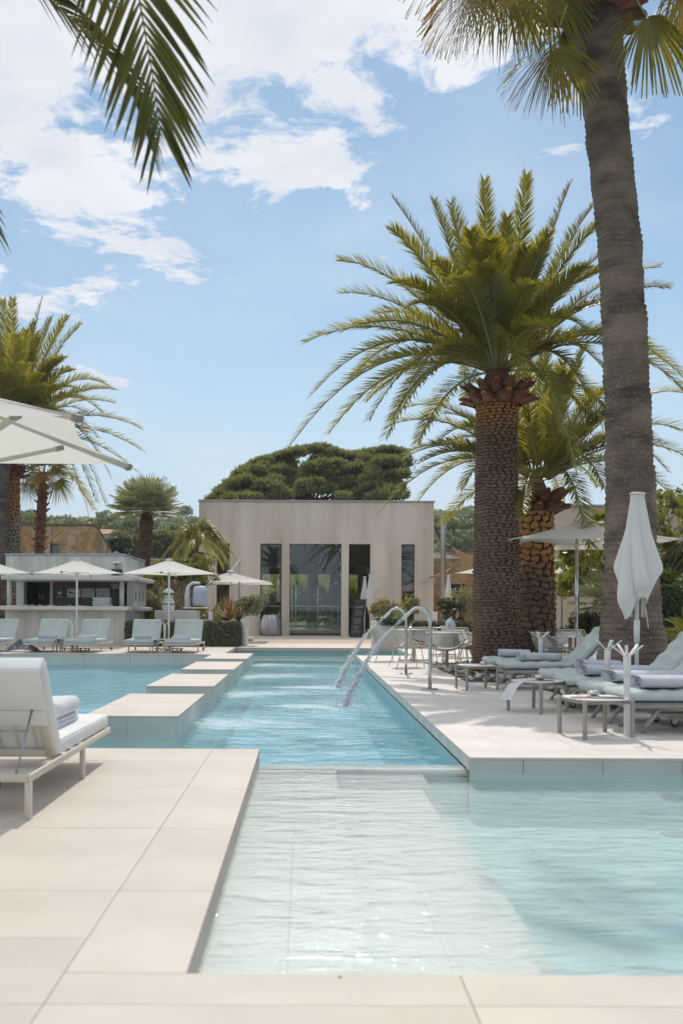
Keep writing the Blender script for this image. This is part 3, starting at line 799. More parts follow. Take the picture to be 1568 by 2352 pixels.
for sx in (-.09,.09):
    for sz in (-.11,.11): MB().tube([(sx,-.015,sz),(sx,-.04,sz)], .016, 6).obj('bolt', M['steel'], pl)
MB().bevbox((-.03,-.05,-.02),(.03,-.015,.02), .006).obj('eye', M['bark'], pl)

# items inside the entrance
for (px, py, r, n_) in ((723,1285,.235,'largest'),(723.5,1339,.165,'middle'),(722.5,1313,.075,'small upper'),(722.5,1359,.07,'small lower')):
    p = D(px, py, 43.2)
    t = thing('pendant_globe', n_+' smoked glass globe hanging behind the entrance glass', 'pendant lamp', p, 0, 'glass globes hanging in the entrance')
    MB().ell((0,0,0), (r,r,r), 18, 12).obj('globe', M['globe'], t)
    MB().tube([(0,0,r),(0,0,BH-.1-p.z)], .004, 5).obj('cord', M['rubber'], t)
t = thing('flower_stand', 'black pedestal with a pot of white orchids behind the entrance glass', 'flower stand', D(723,1455,43.0)); t.location.z = .01
MB().box((-.2,-.2,0),(.2,.2,.05)).box((-.03,-.03,.05),(.03,.03,1.15)).lathe([(.1,1.15),(.22,1.25),(.24,1.45),(.2,1.5)], 16).obj('pedestal', M['glossblack'], t)
fb = MB()
for k in range(9):
    a = R.uniform(0,6.28); fb.ell((.15*math.cos(a)*R.random(),.1*math.sin(a),1.7+R.uniform(-.1,.4)), (.06,.06,.04), 6, 4)
fb.obj('blossom', M['paper'], t)
t = tag(MB().lathe([(.18,.25),(.20,.6),(.14,1.0),(.11,1.2),(.19,1.5),(.15,1.62),(.04,1.7)], 14, fn=lambda r,z,a: r*(1+.08*math.sin(5*a))).obj('dress', mk('blue_dress',(.12,.20,.42),.8,var=.3,scale=4), None, D(778,1455,43.6)), 'blue dress on a stand inside the entrance, at its right edge', 'dress')
t.location.z = .01

def fluted(px, Y, label):
    t = tag(MB().lathe([(.30,0),(.38,.05),(.43,.3),(.42,.6),(.34,.85),(.30,.93),(.27,.93),(.25,.8)], 72, fn=lambda r,z,a: r*(1+.13*abs(math.sin(a*3+.4+.35*math.sin(z*3)))-.05)).obj('fluted_vase', M['vase'], None, (D(px,1401,Y).x,Y,0)), label, 'vase', 'large silver vases by the entrance')
    leaf = MB(); rr = random.Random(int(px))
    return t
fluted(621.5, 40.68, 'large silver fluted vase in front of the window left of the entrance')
fluted(858, 41.9, 'large silver fluted vase behind the window right of the entrance, partly hidden by the chalkboard').location = (fx(818), 41.85, .01)

# chalkboard
t = thing('menu_board', 'black A-frame chalkboard with red and white handwriting beside the entrance', 'chalkboard', (D(817,1401,38.6).x, 38.6, 0), rad(-6))
sh = .17; Hh = 1.62
mb = MB(); mb.add([(-.26,-.02,0),(.26,-.02,0),(.26+sh,.20,Hh),(-.26+sh,.20,Hh),(-.26,.01,0),(.26,.01,0),(.26+sh,.23,Hh),(-.26+sh,.23,Hh)], [(0,1,2,3),(5,4,7,6),(0,4,5,1),(1,5,6,2),(2,6,7,3),(3,7,4,0)])
mb.obj('board', M['chalk'], t)
MB().tube([(.1,.62,0),(.26,.24,Hh*.93)], .018, 6).tube([(.52,.6,0),(.40,.24,Hh*.8)], .016, 6).obj('leg', M['rubber'], t)
def squig(z, x0, x1, mat, rr, amp=.012, r=.0055):
    k = MB(); n = int((x1-x0)/.012); pts = []
    for i in range(n+1):
        s_ = x0+(x1-x0)*i/n
        if rr.random() < .16 and len(pts) > 2: k.tube(pts, r, 4, caps=False); pts = []
        else: pts.append((s_+sh*z/Hh, -.027+.22*z/Hh, z+rr.uniform(-amp,amp)))
    if len(pts) > 2: k.tube(pts, r, 4, caps=False)
    k.obj('handwriting', mat, t)
rr = random.Random(5)
squig(1.52, -.18, .12, M['chalkr'], rr, .025, .008); squig(1.43, -.02, .18, M['chalkr'], rr, .02, .007)
for z in (1.32,1.26,1.13,1.07,1.00,.93,.79,.73,.67,.61,.49,.43,.36,.29,.23): squig(z, -.20+rr.uniform(0,.1), .20-rr.uniform(0,.12), M['chalkw'], rr)
squig(.12, -.15, .12, M['chalkr'], rr)

# stone building on the left, behind the bar
SY = 46.0
sx1 = D(220,1206,SY).x
st = thing('stone_building', 'ochre flagstone building with a sloping roof edge and one small window, behind the poolside bar', 'building', (0, SY, 0))
ztop = D(150,1207,SY).z; syb = 3.9
zb_ = D(256,1271,SY+syb).z
wl_, wr_ = D(116,1260,SY).x, D(134,1260,SY).x; wz0, wz1 = D(125,1272,SY).z, D(125,1249,SY).z
mb = MB(); wall_with_holes(mb, -20, sx1, 0, .3, 0, ztop, [(wl_,wr_,wz0-.3,wz1)])
mb.add([(sx1,.3,0),(sx1,syb,0),(sx1,syb,zb_),(sx1,.3,ztop),(sx1-.3,.3,0),(sx1-.3,syb,0),(sx1-.3,syb,zb_),(sx1-.3,.3,ztop)], [(0,1,2,3),(5,4,7,6),(1,5,6,2),(2,6,7,3),(0,4,5,1)])
mb.obj('wall', M['mortar'], st)
MB().add([(-20,-.08,ztop),(sx1+.06,-.08,ztop),(sx1+.06,syb,zb_),(-20,syb,zb_),(-20,-.08,ztop+.08),(sx1+.06,-.08,ztop+.08),(sx1+.06,syb,zb_+.08),(-20,syb,zb_+.08)], [(3,2,1,0),(4,5,6,7),(0,1,5,4),(1,2,6,5),(2,3,7,6),(3,0,4,7)]).obj('roof', mk('roof_edge_brown',(.16,.12,.09),.7), st)
wn_ = MB().box((wl_,.1,wz0-.3),(wl_+.05,.2,wz1)).box((wr_-.05,.1,wz0-.3),(wr_,.2,wz1)).box((wl_+.05,.1,wz1-.05),(wr_-.05,.2,wz1)).obj('window', M['darkframe'], st)
MB().box((wl_+.05,.13,wz0-.3),(wr_-.05,.14,wz1-.05)).obj('pane', M['glass'], wn_)
MB().box((wl_-.1,.31,wz0-.5),(wr_+.1,.35,wz1+.1)).obj('blind', M['interior'], st)
flagstones(st, [(-15.6,2.6),(sx1,2.6),(sx1,ztop-.02),(-15.6,ztop-.02)], lambda s,o,z: (s,-o,z), .52, 4, [(wl_,wz0-.3,wr_,wz1)])
flagstones(st, [(0.02,2.6),(syb,2.6),(syb,zb_),(0.02,ztop-.03)], lambda s,o,z: (sx1+o,s,z), .5, 5)
# low tiled roof peeping over it
rf = thing('tiled_roof_house', 'low terracotta roof showing just above the ochre stone building', 'building', D(178,1203,70)); rf.location.z = 6.6
MB().add([(-3.6,0,.3),(3.2,0,.3),(2.3,2,.82),(-2.6,2,.82),(-3.6,4,.3),(3.2,4,.3)], [(0,1,2,3),(2,5,4,3),(0,3,4),(1,5,2)]).obj('roof', mk('terracotta',(.42,.24,.15),.85,var=.2,scale=6), rf)
MB().box((-3.4,.1,-4),(3.0,3.9,.3)).obj('wall', M['stucco2'], rf)

# garden wall between bar and hall
gw = thing('garden_wall', 'flagstone garden wall running from the bar to the beige hall', 'wall', (0, 48, 0))
gz_ = D(395,1286,48).z
gx0, gx1 = D(300,1286,48).x, BXL-.02+.0
MB().box((gx0,0,0),(BXL*1.0+.0-.0,.35,gz_)).obj('core', M['mortar'], gw)
MB().box((gx0,-.04,gz_+.002),(BXL,.39,gz_+.06)).obj('coping', M['concrete2'], gw)
flagstones(gw, [(gx0,2.4),(BXL-.02,2.4),(BXL-.02,gz_-.02),(gx0,gz_-.02)], lambda s,o,z: (s,-o,z), .5, 9)

# flagstone building right of the hall
RY = 43.2
rx0, rx1 = BXR-.3, D(1300,1300,RY).x
rzt = D(1046,1284,RY).z
rs = thing('stone_annex', 'flagstone annex with a dark doorway, right of the beige hall behind the palms', 'building', (0, RY, 0))
dx0, dx1, dzt = D(1034.5,1401,RY).x, D(1065.5,1401,RY).x, D(1050,1342,RY).z
mb = MB(); wall_with_holes(mb, rx0, rx1, 0, .35, 0, rzt, [(dx0,dx1,0,dzt)])
mb.obj('wall', M['mortar'], rs)
MB().box((rx0,-.05,rzt+.002),(rx1,6,rzt+.07)).obj('roof', M['concrete2'], rs)
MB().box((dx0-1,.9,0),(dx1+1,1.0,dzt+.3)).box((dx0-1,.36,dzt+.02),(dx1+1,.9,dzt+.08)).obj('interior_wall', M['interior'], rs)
dr = MB().box((dx0,.1,0),(dx0+.07,.2,dzt)).box((dx1-.07,.1,0),(dx1,.2,dzt)).box((dx0+.07,.1,dzt-.07),(dx1-.07,.2,dzt)).obj('doorway', M['darkframe'], rs)
MB().box((dx0+.07,.14,.0),(dx1-.07,.15,dzt-.07)).obj('pane', M['glass'], dr)
flagstones(rs, [(BXR+.02,0.6),(D(1300,1300,RY).x,0.6),(D(1300,1300,RY).x,rzt-.02),(BXR+.02,rzt-.02)], lambda s,o,z: (s,-o,z), .62, 14, [(dx0,0,dx1,dzt)])

# beige building at the far right behind the fig tree
gb = thing('beige_villa', 'plain beige rendered villa behind the fig tree and palms on the right', 'building', (0, 34, 0))
vx0 = D(1262,1200,34).x; vz = D(1340,1164,34).z
vh = [(D(1362,1401,34).x, D(1420,1401,34).x, .3, D(1380,1338,34).z)]
mb = MB(); wall_with_holes(mb, vx0, 26, 0, .4, 0, vz, vh); mb.box((vx0,.4,0),(vx0+.35,9,vz)); mb.obj('wall', M['stucco2'], gb)
MB().box((vx0-.04,-.05,vz+.002),(26,9,vz+.08)).obj('roof', M['roofmetal'], gb)
sh_ = MB().box((vh[0][0],.15,.3),(vh[0][0]+.06,.25,vh[0][3])).obj('shutter', M['darkframe'], gb)
for k in range(12):
    z = .4+k*.16
    if z < vh[0][3]-.1: MB().box((vh[0][0]+.065,.14,z),(vh[0][1]-.01,.22,z+.10)).obj('slat', M['darkframe'], sh_)
for px, lab in ((1289.5,'purple drum shade floor lamp seen left of the open parasol pole'),(1328,'purple drum shade floor lamp seen behind the open parasol pole')):
    p = D(px, 1354, 30)
    t = thing('garden_lamp', lab, 'lamp', (p.x, 30, 0), 0, 'purple shaded lamps behind the palms')
    MB().lathe([(.17,0),(.15,.17),(.145,.17),(.165,0)], 20, c=(0,0,p.z-.08)).obj('lamp_shade', mk('purple_shade',(.17,.13,.20),.7), t)
    MB().tube([(0,0,0),(0,0,p.z-.02)], .02, 6).obj('stem', M['rubber'], t)

# ------------------------------------------------------------------ poolside bar
BB = thing('pool_bar', 'grey board-marked concrete pool bar with a flat canopy, counter and dark recess', 'bar building', (0, 28.6, 0))
def bx(px, Y=28.6): return D(px, 1401, Y).x
fm = MB(); x0, x1 = bx(12), bx(287)
npan = 12
for i in range(npan):
    a, b = x0+(x1-x0)*i/npan, x0+(x1-x0)*(i+1)/npan
    MB().box((a+.004,0,0),(b-.004,.15,1.10)).obj('panel', M['concrete'], BB)
MB().box((x0+.01,.012,0),(x1-.01,.148,1.09)).box((x1-.02,.152,0),(x1-.0,2.0,1.1)).obj('core', M['concrete2'], BB)
MB().bevbox((bx(-22),-.30,1.105),(bx(298),.62,1.235), .015).obj('counter', M['concrete2'], BB)
# side wall with its own shelf
sx = -5.52
for i in range(7):
    y0 = .85+.33*i
    MB().box((sx-.22,y0+.003,0),(sx,y0+.327,2.03)).obj('panel', M['concrete'], BB)
MB().bevbox((sx+.003,.80,1.08),(sx+.24,3.1,1.22), .015).obj('counter', M['concrete2'], BB)
for yy in (1.1,1.75,2.45): MB().bevbox((sx+.002,yy,1.42),(sx+.03,yy+.14,1.75), .01, seg=1).obj('slot_cover', M['taupe'], BB)
# canopy slab and roof block
MB().bevbox((bx(2,28.0)-.0,-.60,2.035),(-5.28,3.9,2.17), .02).obj('canopy', M['concrete2'], BB)
rb0, rb1, rbz = D(13.7,1272,29.5).x, -5.84, D(150,1274,29.5).z
for i in range(14):
    a, b = rb0+(rb1-rb0)*i/14, rb0+(rb1-rb0)*(i+1)/14
    MB().box((a+.003,.9,2.175),(b-.003,.97,rbz-.03)).obj('panel', M['concrete'], BB)
for i in range(11):
    y0 = .97+.34*i
    MB().box((rb1-.07,y0+.003,2.175),(rb1-.004,y0+.337,rbz-.03)).obj('panel', M['concrete'], BB)
MB().box((rb0,.92,2.172),(rb1-.01,4.6,rbz-.04)).obj('core', M['concrete2'], BB)
MB().bevbox((rb0-.03,.87,rbz-.03),(rb1+.02,4.75,rbz+.03), .005, seg=1).obj('roof', M['roofmetal'], BB)
MB().lathe([(.12,0),(.12,.05),(.15,.06),(.0,.1)], 14, c=(rb1-.35,1.3,rbz+.03)).obj('roof_vent', M['roofmetal'], BB)
# recess
MB().box((bx(120,30.2),1.6,1.2),(bx(280,30.2),1.66,2.034)).obj('back_panel', M['brownwall'], BB)
for k, px in enumerate((147, 177.5, 210.5, 251)):
    MB().box((bx(px,30.2)-.008,1.588,1.25),(bx(px,30.2)+.008,1.5995,2.03)).obj('panel_joint', M['interior'], BB)
MB().box((bx(68,31.2),2.8,0),(bx(118,31.2),2.86,2.034)).obj('toilet_door', M['brownwall'], BB)
MB().box((bx(40,29.9),1.2,0),(bx(57,29.9),1.5,2.034)).box((bx(114,30.1),1.55,0),(bx(120.5,30.1),1.75,2.034)).obj('pier', M['concrete2'], BB)
MB().box((rb0,3.3,0),(rb1,3.36,2.03)).box((bx(57,29.9)-.02,1.5,0),(bx(57,29.9)+.02,3.3,2.03)).obj('interior_wall', M['interior'], BB)
for px in (22.5, 280): MB().lathe([(.075,1.235),(.075,2.035)], 20, c=(bx(px,28.75),.15,0)).obj('column', M['concrete2'], BB)
# louvre vent
v = D(264.5,1338.5,30.1); lv = MB().box((-.13,-.02,-.09),(.13,0,-.075)).box((-.13,-.02,.02),(-.115,0,.08)).obj('louvre', M['white'], BB, (v.x,1.57,1.93))
for k in range(4): MB().box((-.11,-.02,-.06+.03*k),(.11,-.004,-.045+.03*k)).obj('slat', M['brushed'], lv)

def text_mesh(txt, size, mat, name='lettering'):
    c = bpy.data.curves.new(name, 'FONT'); c.body = txt; c.size = size; c.extrude = .0015; c.align_x = 'CENTER'
    o = bpy.data.objects.new(name, c); C.objects.link(o)
    dg = bpy.context.evaluated_depsgraph_get()
    me = bpy.data.meshes.new_from_object(o.evaluated_get(dg)); bpy.data.objects.remove(o)
    me.materials.clear(); me.materials.append(mat); return me
def flat(mat, pts, y=-.008, name='print', parent=None, t=.002):
    n = len(pts); vs = [(p[0],y,p[1]) for p in pts]+[(p[0],y+t,p[1]) for p in pts]
    return MB().add(vs, [tuple(range(n)), tuple(range(n,2*n))[::-1]]+[(i,n+i,n+(i+1)%n,(i+1)%n) for i in range(n)]).obj(name, mat, parent)
def rectp(x0,z0,x1,z1): return [(x0,z0),(x1,z0),(x1,z1),(x0,z1)]
def circ(cx,cz,r,n=14,a0=0,a1=2*PI): return [(cx+r*math.cos(a0+(a1-a0)*k/n),cz+r*math.sin(a0+(a1-a0)*k/n)) for k in range(n)]
sgreen = mk('sign_green', (.01,.13,.06), .5); sblue = mk('sign_blue', (.05,.25,.50), .5); sred = mk('sign_red', (.50,.04,.04), .5); scream = mk('sign_cream', (.72,.71,.62), .5); sblk = mk('sign_black', (.03,.03,.03), .5); sgry = mk('sign_grey_print', (.42,.45,.46), .5)
def signplate(name, label, cx, cy, w_, h_, Y, mat, cat='sign'):
    p = D(cx, cy, Y); t = thing(name, label, cat, p)
    MB().box((-w_/2,-.006,-h_/2),(w_/2,0,h_/2)).obj('plate', mat, t); return t
PW = 30.2-.013
s1 = signplate('defibrillator_sign', 'green sign with a white heart and the letters DAE on the brown bar wall', 137.5, 1363.8, .205, .305, PW, sgreen)
heart = [(0,-.075)]+[(.075*math.sin(a)**3*1.0, .02+.075*(.81*math.cos(a)-.31*math.cos(2*a)-.12*math.cos(3*a)-.06*math.cos(4*a))) for a in [PI*2*k/26 for k in range(13,-14,-1)]]
flat(scream, heart, parent=s1, name='heart')
flat(sgreen, [(.01,.06),(-.02,.02),(0,.02),(-.015,-.03),(.02,.03),(.002,.03),(.02,.06)], y=-.011, parent=s1, name='bolt_mark')
flat(scream, [(.05,.13),(.06,.13),(.06,.12),(.07,.12),(.07,.11),(.06,.11),(.06,.10),(.05,.10),(.05,.11),(.04,.11),(.04,.12),(.05,.12)], parent=s1, name='cross')
tm_ = ob('lettering', text_mesh('D A E', .085, scream), s1, (0,-.008,-.135), (rad(90),0,0))
for px, lab, fem in ((88.7,'toilet sign with a woman pictogram on the brown door',1),(98,'toilet sign with a man pictogram on the brown door',0)):
    s_ = signplate('toilet_sign', lab, px, 1371, .105, .155, 31.38, scream)
    flat(sblk, circ(0,.05,.013), parent=s_, name='pictogram')
    flat(sblk, [(-.012,-.06),(.012,-.06),(.012,-.02),(.03,-.02) if fem else (.018,-.02),(.016,.032),(-.016,.032),(-.03,-.02) if fem else (-.018,-.02),(-.012,-.02)], parent=s_, name='pictogram')
def poster(cx, w_, kind, label):
    s_ = signplate('notice_board', label, cx, 1361.7, w_, .305, PW, scream, 'notice')
    head = sblue if kind < 2 else sred
    flat(head, rectp(-w_/2+.004,.115 if kind<2 else .135,w_/2-.004,.148), parent=s_, name='header')
    flat(scream, rectp(-w_*.28,.124,w_*.28,.137) if kind<2 else rectp(-w_*.28,.139,w_*.28,.144), y=-.0105, parent=s_, name='header_text')
    if kind == 0:
        flat(sblk, [(-.17,.05),(-.16,.05),(-.16,-.005),(.15,-.055),(.15,.02),(.19,.02),(.19,.03),(.14,.03),(.14,-.045),(-.17,.005)], parent=s_, name='pool_diagram')
        flat(sblk, circ(-.13,.05,.012), parent=s_, name='pictogram')
        flat(sred, rectp(-.2,-.105,-.02,-.088), parent=s_, name='warning_line')
        for x in (.02,.12): flat(sblue, circ(x,-.105,.018), parent=s_, name='pictogram')
    elif kind == 1:
        for i in range(3):
            for j in range(3):
                x, z = -.165+i*.055, .05-j*.05
                flat(sred, circ(x,z,.022), parent=s_, name='pictogram'); flat(scream, circ(x,z,.015), y=-.0105, parent=s_, name='pictogram_face'); flat(sblk, rectp(x-.004,z-.009,x+.004,z+.009), y=-.013, parent=s_, name='pictogram_mark')
        flat(sred, rectp(-.01,.015,.2,.035), parent=s_, name='warning_line')
        for x, m_ in ((.02,sblue),(.09,sred),(.16,sblue)): flat(m_, circ(x,-.06,.02), parent=s_, name='pictogram')
        flat(sblue, rectp(-.2,-.14,.2,-.125), parent=s_, name='text_line'); flat(sgry, rectp(-.0,.06,.19,.085), parent=s_, name='text_line')
    else:
        flat(sblue, circ(-.17,.02,.034), parent=s_, name='pictogram'); flat(sred, circ(.16,.02,.034), parent=s_, name='pictogram'); flat(scream, circ(.16,.02,.024), y=-.0105, parent=s_, name='pictogram_face')
        for k in range(5): flat(sgry, rectp(-.11,.075-.022*k,.10,.083-.022*k), parent=s_, name='text_line')
        flat(sblue, circ(-.14,-.085,.03), parent=s_, name='pictogram'); flat(sred, rectp(-.035,-.115,.03,-.06), parent=s_, name='pictogram'); flat(sblue, circ(.11,-.085,.028,6), parent=s_, name='pictogram')
poster(170, .43, 0, 'white notice with a blue header and a pool depth diagram, leftmost of three')
poster(202.7, .43, 1, 'white notice with a blue header and nine red ban circles, middle of three')
poster(236.8, .44, 2, 'white notice with a red header and blue pictograms above the towel pile')
# towels on the counter, small dishes
for k in range(5):
    p = D(235.5, 1389-3.6*k, 28.75)
    t = tag(MB().bevbox((-.30+R.uniform(0,.03),-.16,0),(.30-R.uniform(0,.05),.16,.052), .025, seg=3).obj('folded_towel', M['towelw'], None, (p.x+R.uniform(-.02,.02),28.75,1.237+.054*k)),
        ['lowest','second','third','fourth','topmost'][k]+' white folded towel of the pile on the bar counter', 'towel', 'towels piled on the bar counter')
for k, px in enumerate((62,76,93,115,121,161,180,250)):
    t = tag(MB().lathe([(.035,0),(.075,.012),(.08,.03),(.07,.03),(.03,.014)], 12).obj('dish', M['steel'] if k % 2 else M['white'], None, (D(px,1390,28.5).x, 28.5, 1.237)), 'small round dish on the bar counter, '+['leftmost of eight','in front of the left doorway edge','below the toilet signs','in front of the concrete post','just right of the concrete post','below the first notice','left of the second notice','right of the towel pile'][k], 'dish', 'small dishes on the bar counter')
for k, (a, b) in enumerate(((27,50),(187,205),(247,268))):
    tag(MB().bevbox((D(a,0,28.55).x,-.1,0),(D(b,0,28.55).x,.1,.012), .004, seg=1).obj('tray', M['white'], None, (0,28.55,1.237)), ['flat white tray at the left end of the bar counter','flat white tray on the bar counter below the middle notice','flat white tray beside the towel pile on the bar counter'][k], 'tray')
sp = D(264.5, 1309, 29.0)
t = thing('loudspeaker', 'black wall loudspeaker above the bar canopy under the security camera', 'loudspeaker', (sp.x, 29.3, 2.17))
MB().bevbox((-.16,-.12,.0+.01),(.16,.12,.26), .03).obj('cabinet', M['glossblack'], t)
MB().lathe([(.0,0),(.02,.01),(.025,0)], 10).obj('knob', M['white'], t, (.12,-.125,.13))
t = thing('security_camera', 'white security camera on a bracket above the black loudspeaker', 'camera', (D(269,1290,29.3).x, 29.42, 2.43))
MB().tube([(0,.07,.0),(0,0,.03),(0,0,.18)], .018, 8).obj('bracket', M['white'], t)
MB().bevbox((-.12,-.16,.18),(.12,.12,.25), .03, mat=Matrix.Rotation(rad(-6),4,'Y')).obj('housing', M['white'], t)
MB().lathe([(.03,0),(.035,-.03),(.0,-.05)], 10).obj('lens', M['glossblack'], t, (-.05,-.03,.17))

# steel mast and shade sail
ms = D(1016.5, 1423, 37.5)
t = tag(MB().lathe([(.115,0),(.115,5.0-.03),(.105,5.0)], 28).obj('steel_mast', M['brushed'], None, (ms.x, 37.5, 0)), 'tall brushed steel mast standing right of the beige hall', 'mast')
t.scale.z = (D(1016.5,1192,37.5).z)/5.0
P0 = D(968,1334,FY); P0.y -= .05
P1 = D(1034,1254,36.5); P2 = D(1190,1302,34); P3 = D(1024,1316,39.5)
def sailf(a, b):
    e0 = P1.lerp(P2, a); e1 = P3.lerp(P2.lerp(P3,.0), a) if False else P3.lerp(P2+Vector((.6,.8,.1)), a)
    p = e0.lerp(e1, b); s_ = math.sin(PI*b); q = math.sin(PI*a)
    return p + Vector((.55*s_*(1-a), 0, -.28*s_*(1-a) - .25*q*(1-b)*.6))
t = thing('shade_sail', 'tan fabric shade sail stretched between the steel mast and the beige hall', 'shade sail', (0,0,0))
MB().grid(sailf, 16, 10).obj('cloth', M['sail'], t)
MB().add([P3, P3+Vector((.25,-.1,.25)), P0+Vector((.35,-.05,.16)), P0+Vector((.3,0,.08))], [(0,1,2,3)]).obj('corner_cloth', M['sail'], t)
MB().tube([P0, P0+Vector((.35,-.05,.12))], .012, 6).tube([P1, P1+Vector((-.2,.1,.12))], .012, 5).obj('cable', M['steel'], t)
MB().bevbox((P0.x-.09,P0.y-.0,P0.z-.10),(P0.x+.09,P0.y+.045,P0.z+.10), .005, seg=1).obj('wall_fixing', M['concrete2'], t)
# ------------------------------------------------------------------ parasols
def canopy_mesh(side, z0, z1, sag=.025, inward=.05, mat=None):
    """square canopy with slightly hollow panels and curved hems"""
    mb = MB(); h = side/2
    cs = [Vector((-h,-h,z0)),Vector((h,-h,z0)),Vector((h,h,z0)),Vector((-h,h,z0))]
    ap = Vector((0,0,z1)); n = 12
    for k in range(4):
        A, B = cs[k], cs[(k+1)%4]; mid = (A+B)/2; inn = -Vector((mid.x,mid.y,0)).normalized()
        def fn(a, b):
            e = A.lerp(B, a) + inn*inward*math.sin(PI*a)
            p = e.lerp(ap, b)
            p.z -= sag*math.sin(PI*a)*math.sin(PI*min(1,b*1.0))*1.0 + .03*math.sin(PI*b)
            return p
        mb.grid(fn, n, n)
    return mb.mesh('canopy', mat or M['canvas'])
def parasol(label, loc, rz, side, z0, z1, r=.024, group=None, name='parasol', cap=True, tilt=None, polemat='white', wheels=False):
    t = thing(name, label, 'parasol', loc, rz, group)
    ob('canopy', canopy_mesh(side, z0, z1), t)
    MB().tube([(0,0,.02),(0,0,z1-.03)], r, 14).obj('pole', M[polemat], t)
    MB().lathe([(.0,.03),(.07,.025),(.085,.0),(.06,-.02)], 18).obj('cap', M['white'], t, (0,0,z1))
    h = side/2
    for sx, sy in ((-1,-1),(1,-1),(1,1),(-1,1)):
        c = Vector((sx*h,sy*h,z0-.015)); a = Vector((0,0,z1-.05))
        rb = MB().tube([a.lerp(c,.03)-Vector((0,0,.04)), a.lerp(c,.5)-Vector((0,0,.055)), c*1.0], .012, 6).obj('rib', M['white'], t)
        MB().bevbox((-.03,-.03,-.03),(.03,.03,.02), .008).obj('end_cap', M['taupe'], rb, c)
        m_ = a.lerp(c,.48)-Vector((0,0,.07))
        MB().tube([(0,0,z0-.02+.0), m_], .009, 5).obj('strut', M['white'], t)
    MB().lathe([(.03,-.05),(.045,-.04),(.045,.04),(.03,.05)], 14).obj('hub', M['white'], t, (0,0,z0-.02))
    b = MB().bevbox((-.30,-.30,.05),(.30,.30,.085), .012)
    b.tube([(0,0,.085),(0,0,.30)], r*1.7, 12)
    bo = b.obj('base', M['cream'], t)
    for sx, sy in ((-1,-1),(1,-1),(1,1),(-1,1)):
        c = (sx*.24, sy*.24, .025)
        MB().tube([(c[0]-.014,c[1],.025),(c[0]+.014,c[1],.025)], .025, 12).box((c[0]-.02,c[1]-.02,.028),(c[0]-.016,c[1]+.02,.05)).box((c[0]+.016,c[1]-.02,.028),(c[0]+.02,c[1]+.02,.05)).obj('wheel', M['rubber'], bo)
    return t
FARY = 25.25
gr = 'open white parasols between the far sun loungers'
for px, lab in ((33,'open white parasol cut by the left edge of the photo, beside the leftmost far lounger'),(177,'open white parasol in front of the bar, between the second and third far loungers'),(388.3,'open white parasol between the two loungers in front of the clipped hedge')):
    cx = D(px,1401,FARY).x if px > 40 else -8.83
    parasol(lab, (cx, FARY, 0), rad(45 if px != 177 else 41), 1.80 if px != 388.3 else 1.92, 2.13, 2.52, .028, gr)
# open parasol on the right deck
pr = parasol('open white parasol on the right deck between the date palm and tall fan palm', (D(1323,1401,17.7).x, 17.7, 0), rad(-4), 3.0, 2.44, 2.89, .032, None, polemat='steel')
# wide parasol behind the palms
parasol('wide white parasol half hidden behind the two date palm trunks', (D(1208,1401,27).x, 27, 0), rad(3), 3.5, 2.32, 2.85, .035)
# cantilever parasol by the hall
ct = thing('cantilever_parasol', 'white cantilever parasol with a side mast, left of the beige hall entrance', 'parasol', (D(530,1401,34).x, 34, 0))
ob('canopy', canopy_mesh(3.1, 2.13, 2.55, .10, .03), ct)
MB().tube([(.27,.6,.02),(.27,.6,3.0)], .045, 12).obj('mast', M['brushed'], ct)
MB().tube([(.27,.6,3.0),(.14,.5,2.82),(0,.1,2.62)], .022, 8).obj('arm', M['white'], ct)
MB().box((-.2,.1,.02),(.8,1.1,.10)).obj('base', M['concrete2'], ct)
for sx, sy in ((-1,-1),(1,-1),(1,1),(-1,1)):
    MB().tube([(0,0,2.08),(sx*1.5,sy*1.5,2.13)], .014, 6).obj('rib', M['white'], ct)
MB().lathe([(.0,.08),(.12,.07),(.16,.0)], 18, c=(0,0,2.53)).obj('cap', M['white'], ct)
MB().tube([(0,0,2.0),(0,0,2.55)], .035, 8).obj('hub', M['white'], ct)

# big near parasol, top left
nb = thing('large_parasol', 'large off-white parasol close to the camera over the white lounger at the left edge', 'parasol', (-3.30, 8.02, 0), 0)
hh = 1.5; z0, z1 = 2.60, 3.14
mb = MB()
cs = [Vector((-1.5,-1.15,z0)),Vector((1.56,-1.15,z0)),Vector((1.49,1.15,z0)),Vector((-1.5,1.15,z0))]; ap = Vector((0,0,z1))
for k in range(4):
    A, B = cs[k], cs[(k+1)%4]; mid=(A+B)/2; inn=-Vector((mid.x,mid.y,0)).normalized()
    amt = .16 if k in (1,3) else .03
    def fn(a,b,A=A,B=B,inn=inn,amt=amt):
        e = A.lerp(B,a)+inn*amt*math.sin(PI*a); p = e.lerp(ap,b); p.z -= .05*math.sin(PI*a)*math.sin(PI*b); return p
    mb.grid(fn, 14, 12)
mb.obj('canopy', M['canvas'], nb)
MB().tube([(0,0,.02),(0,0,z1-.05)], .04, 14).obj('pole', M['white'], nb)
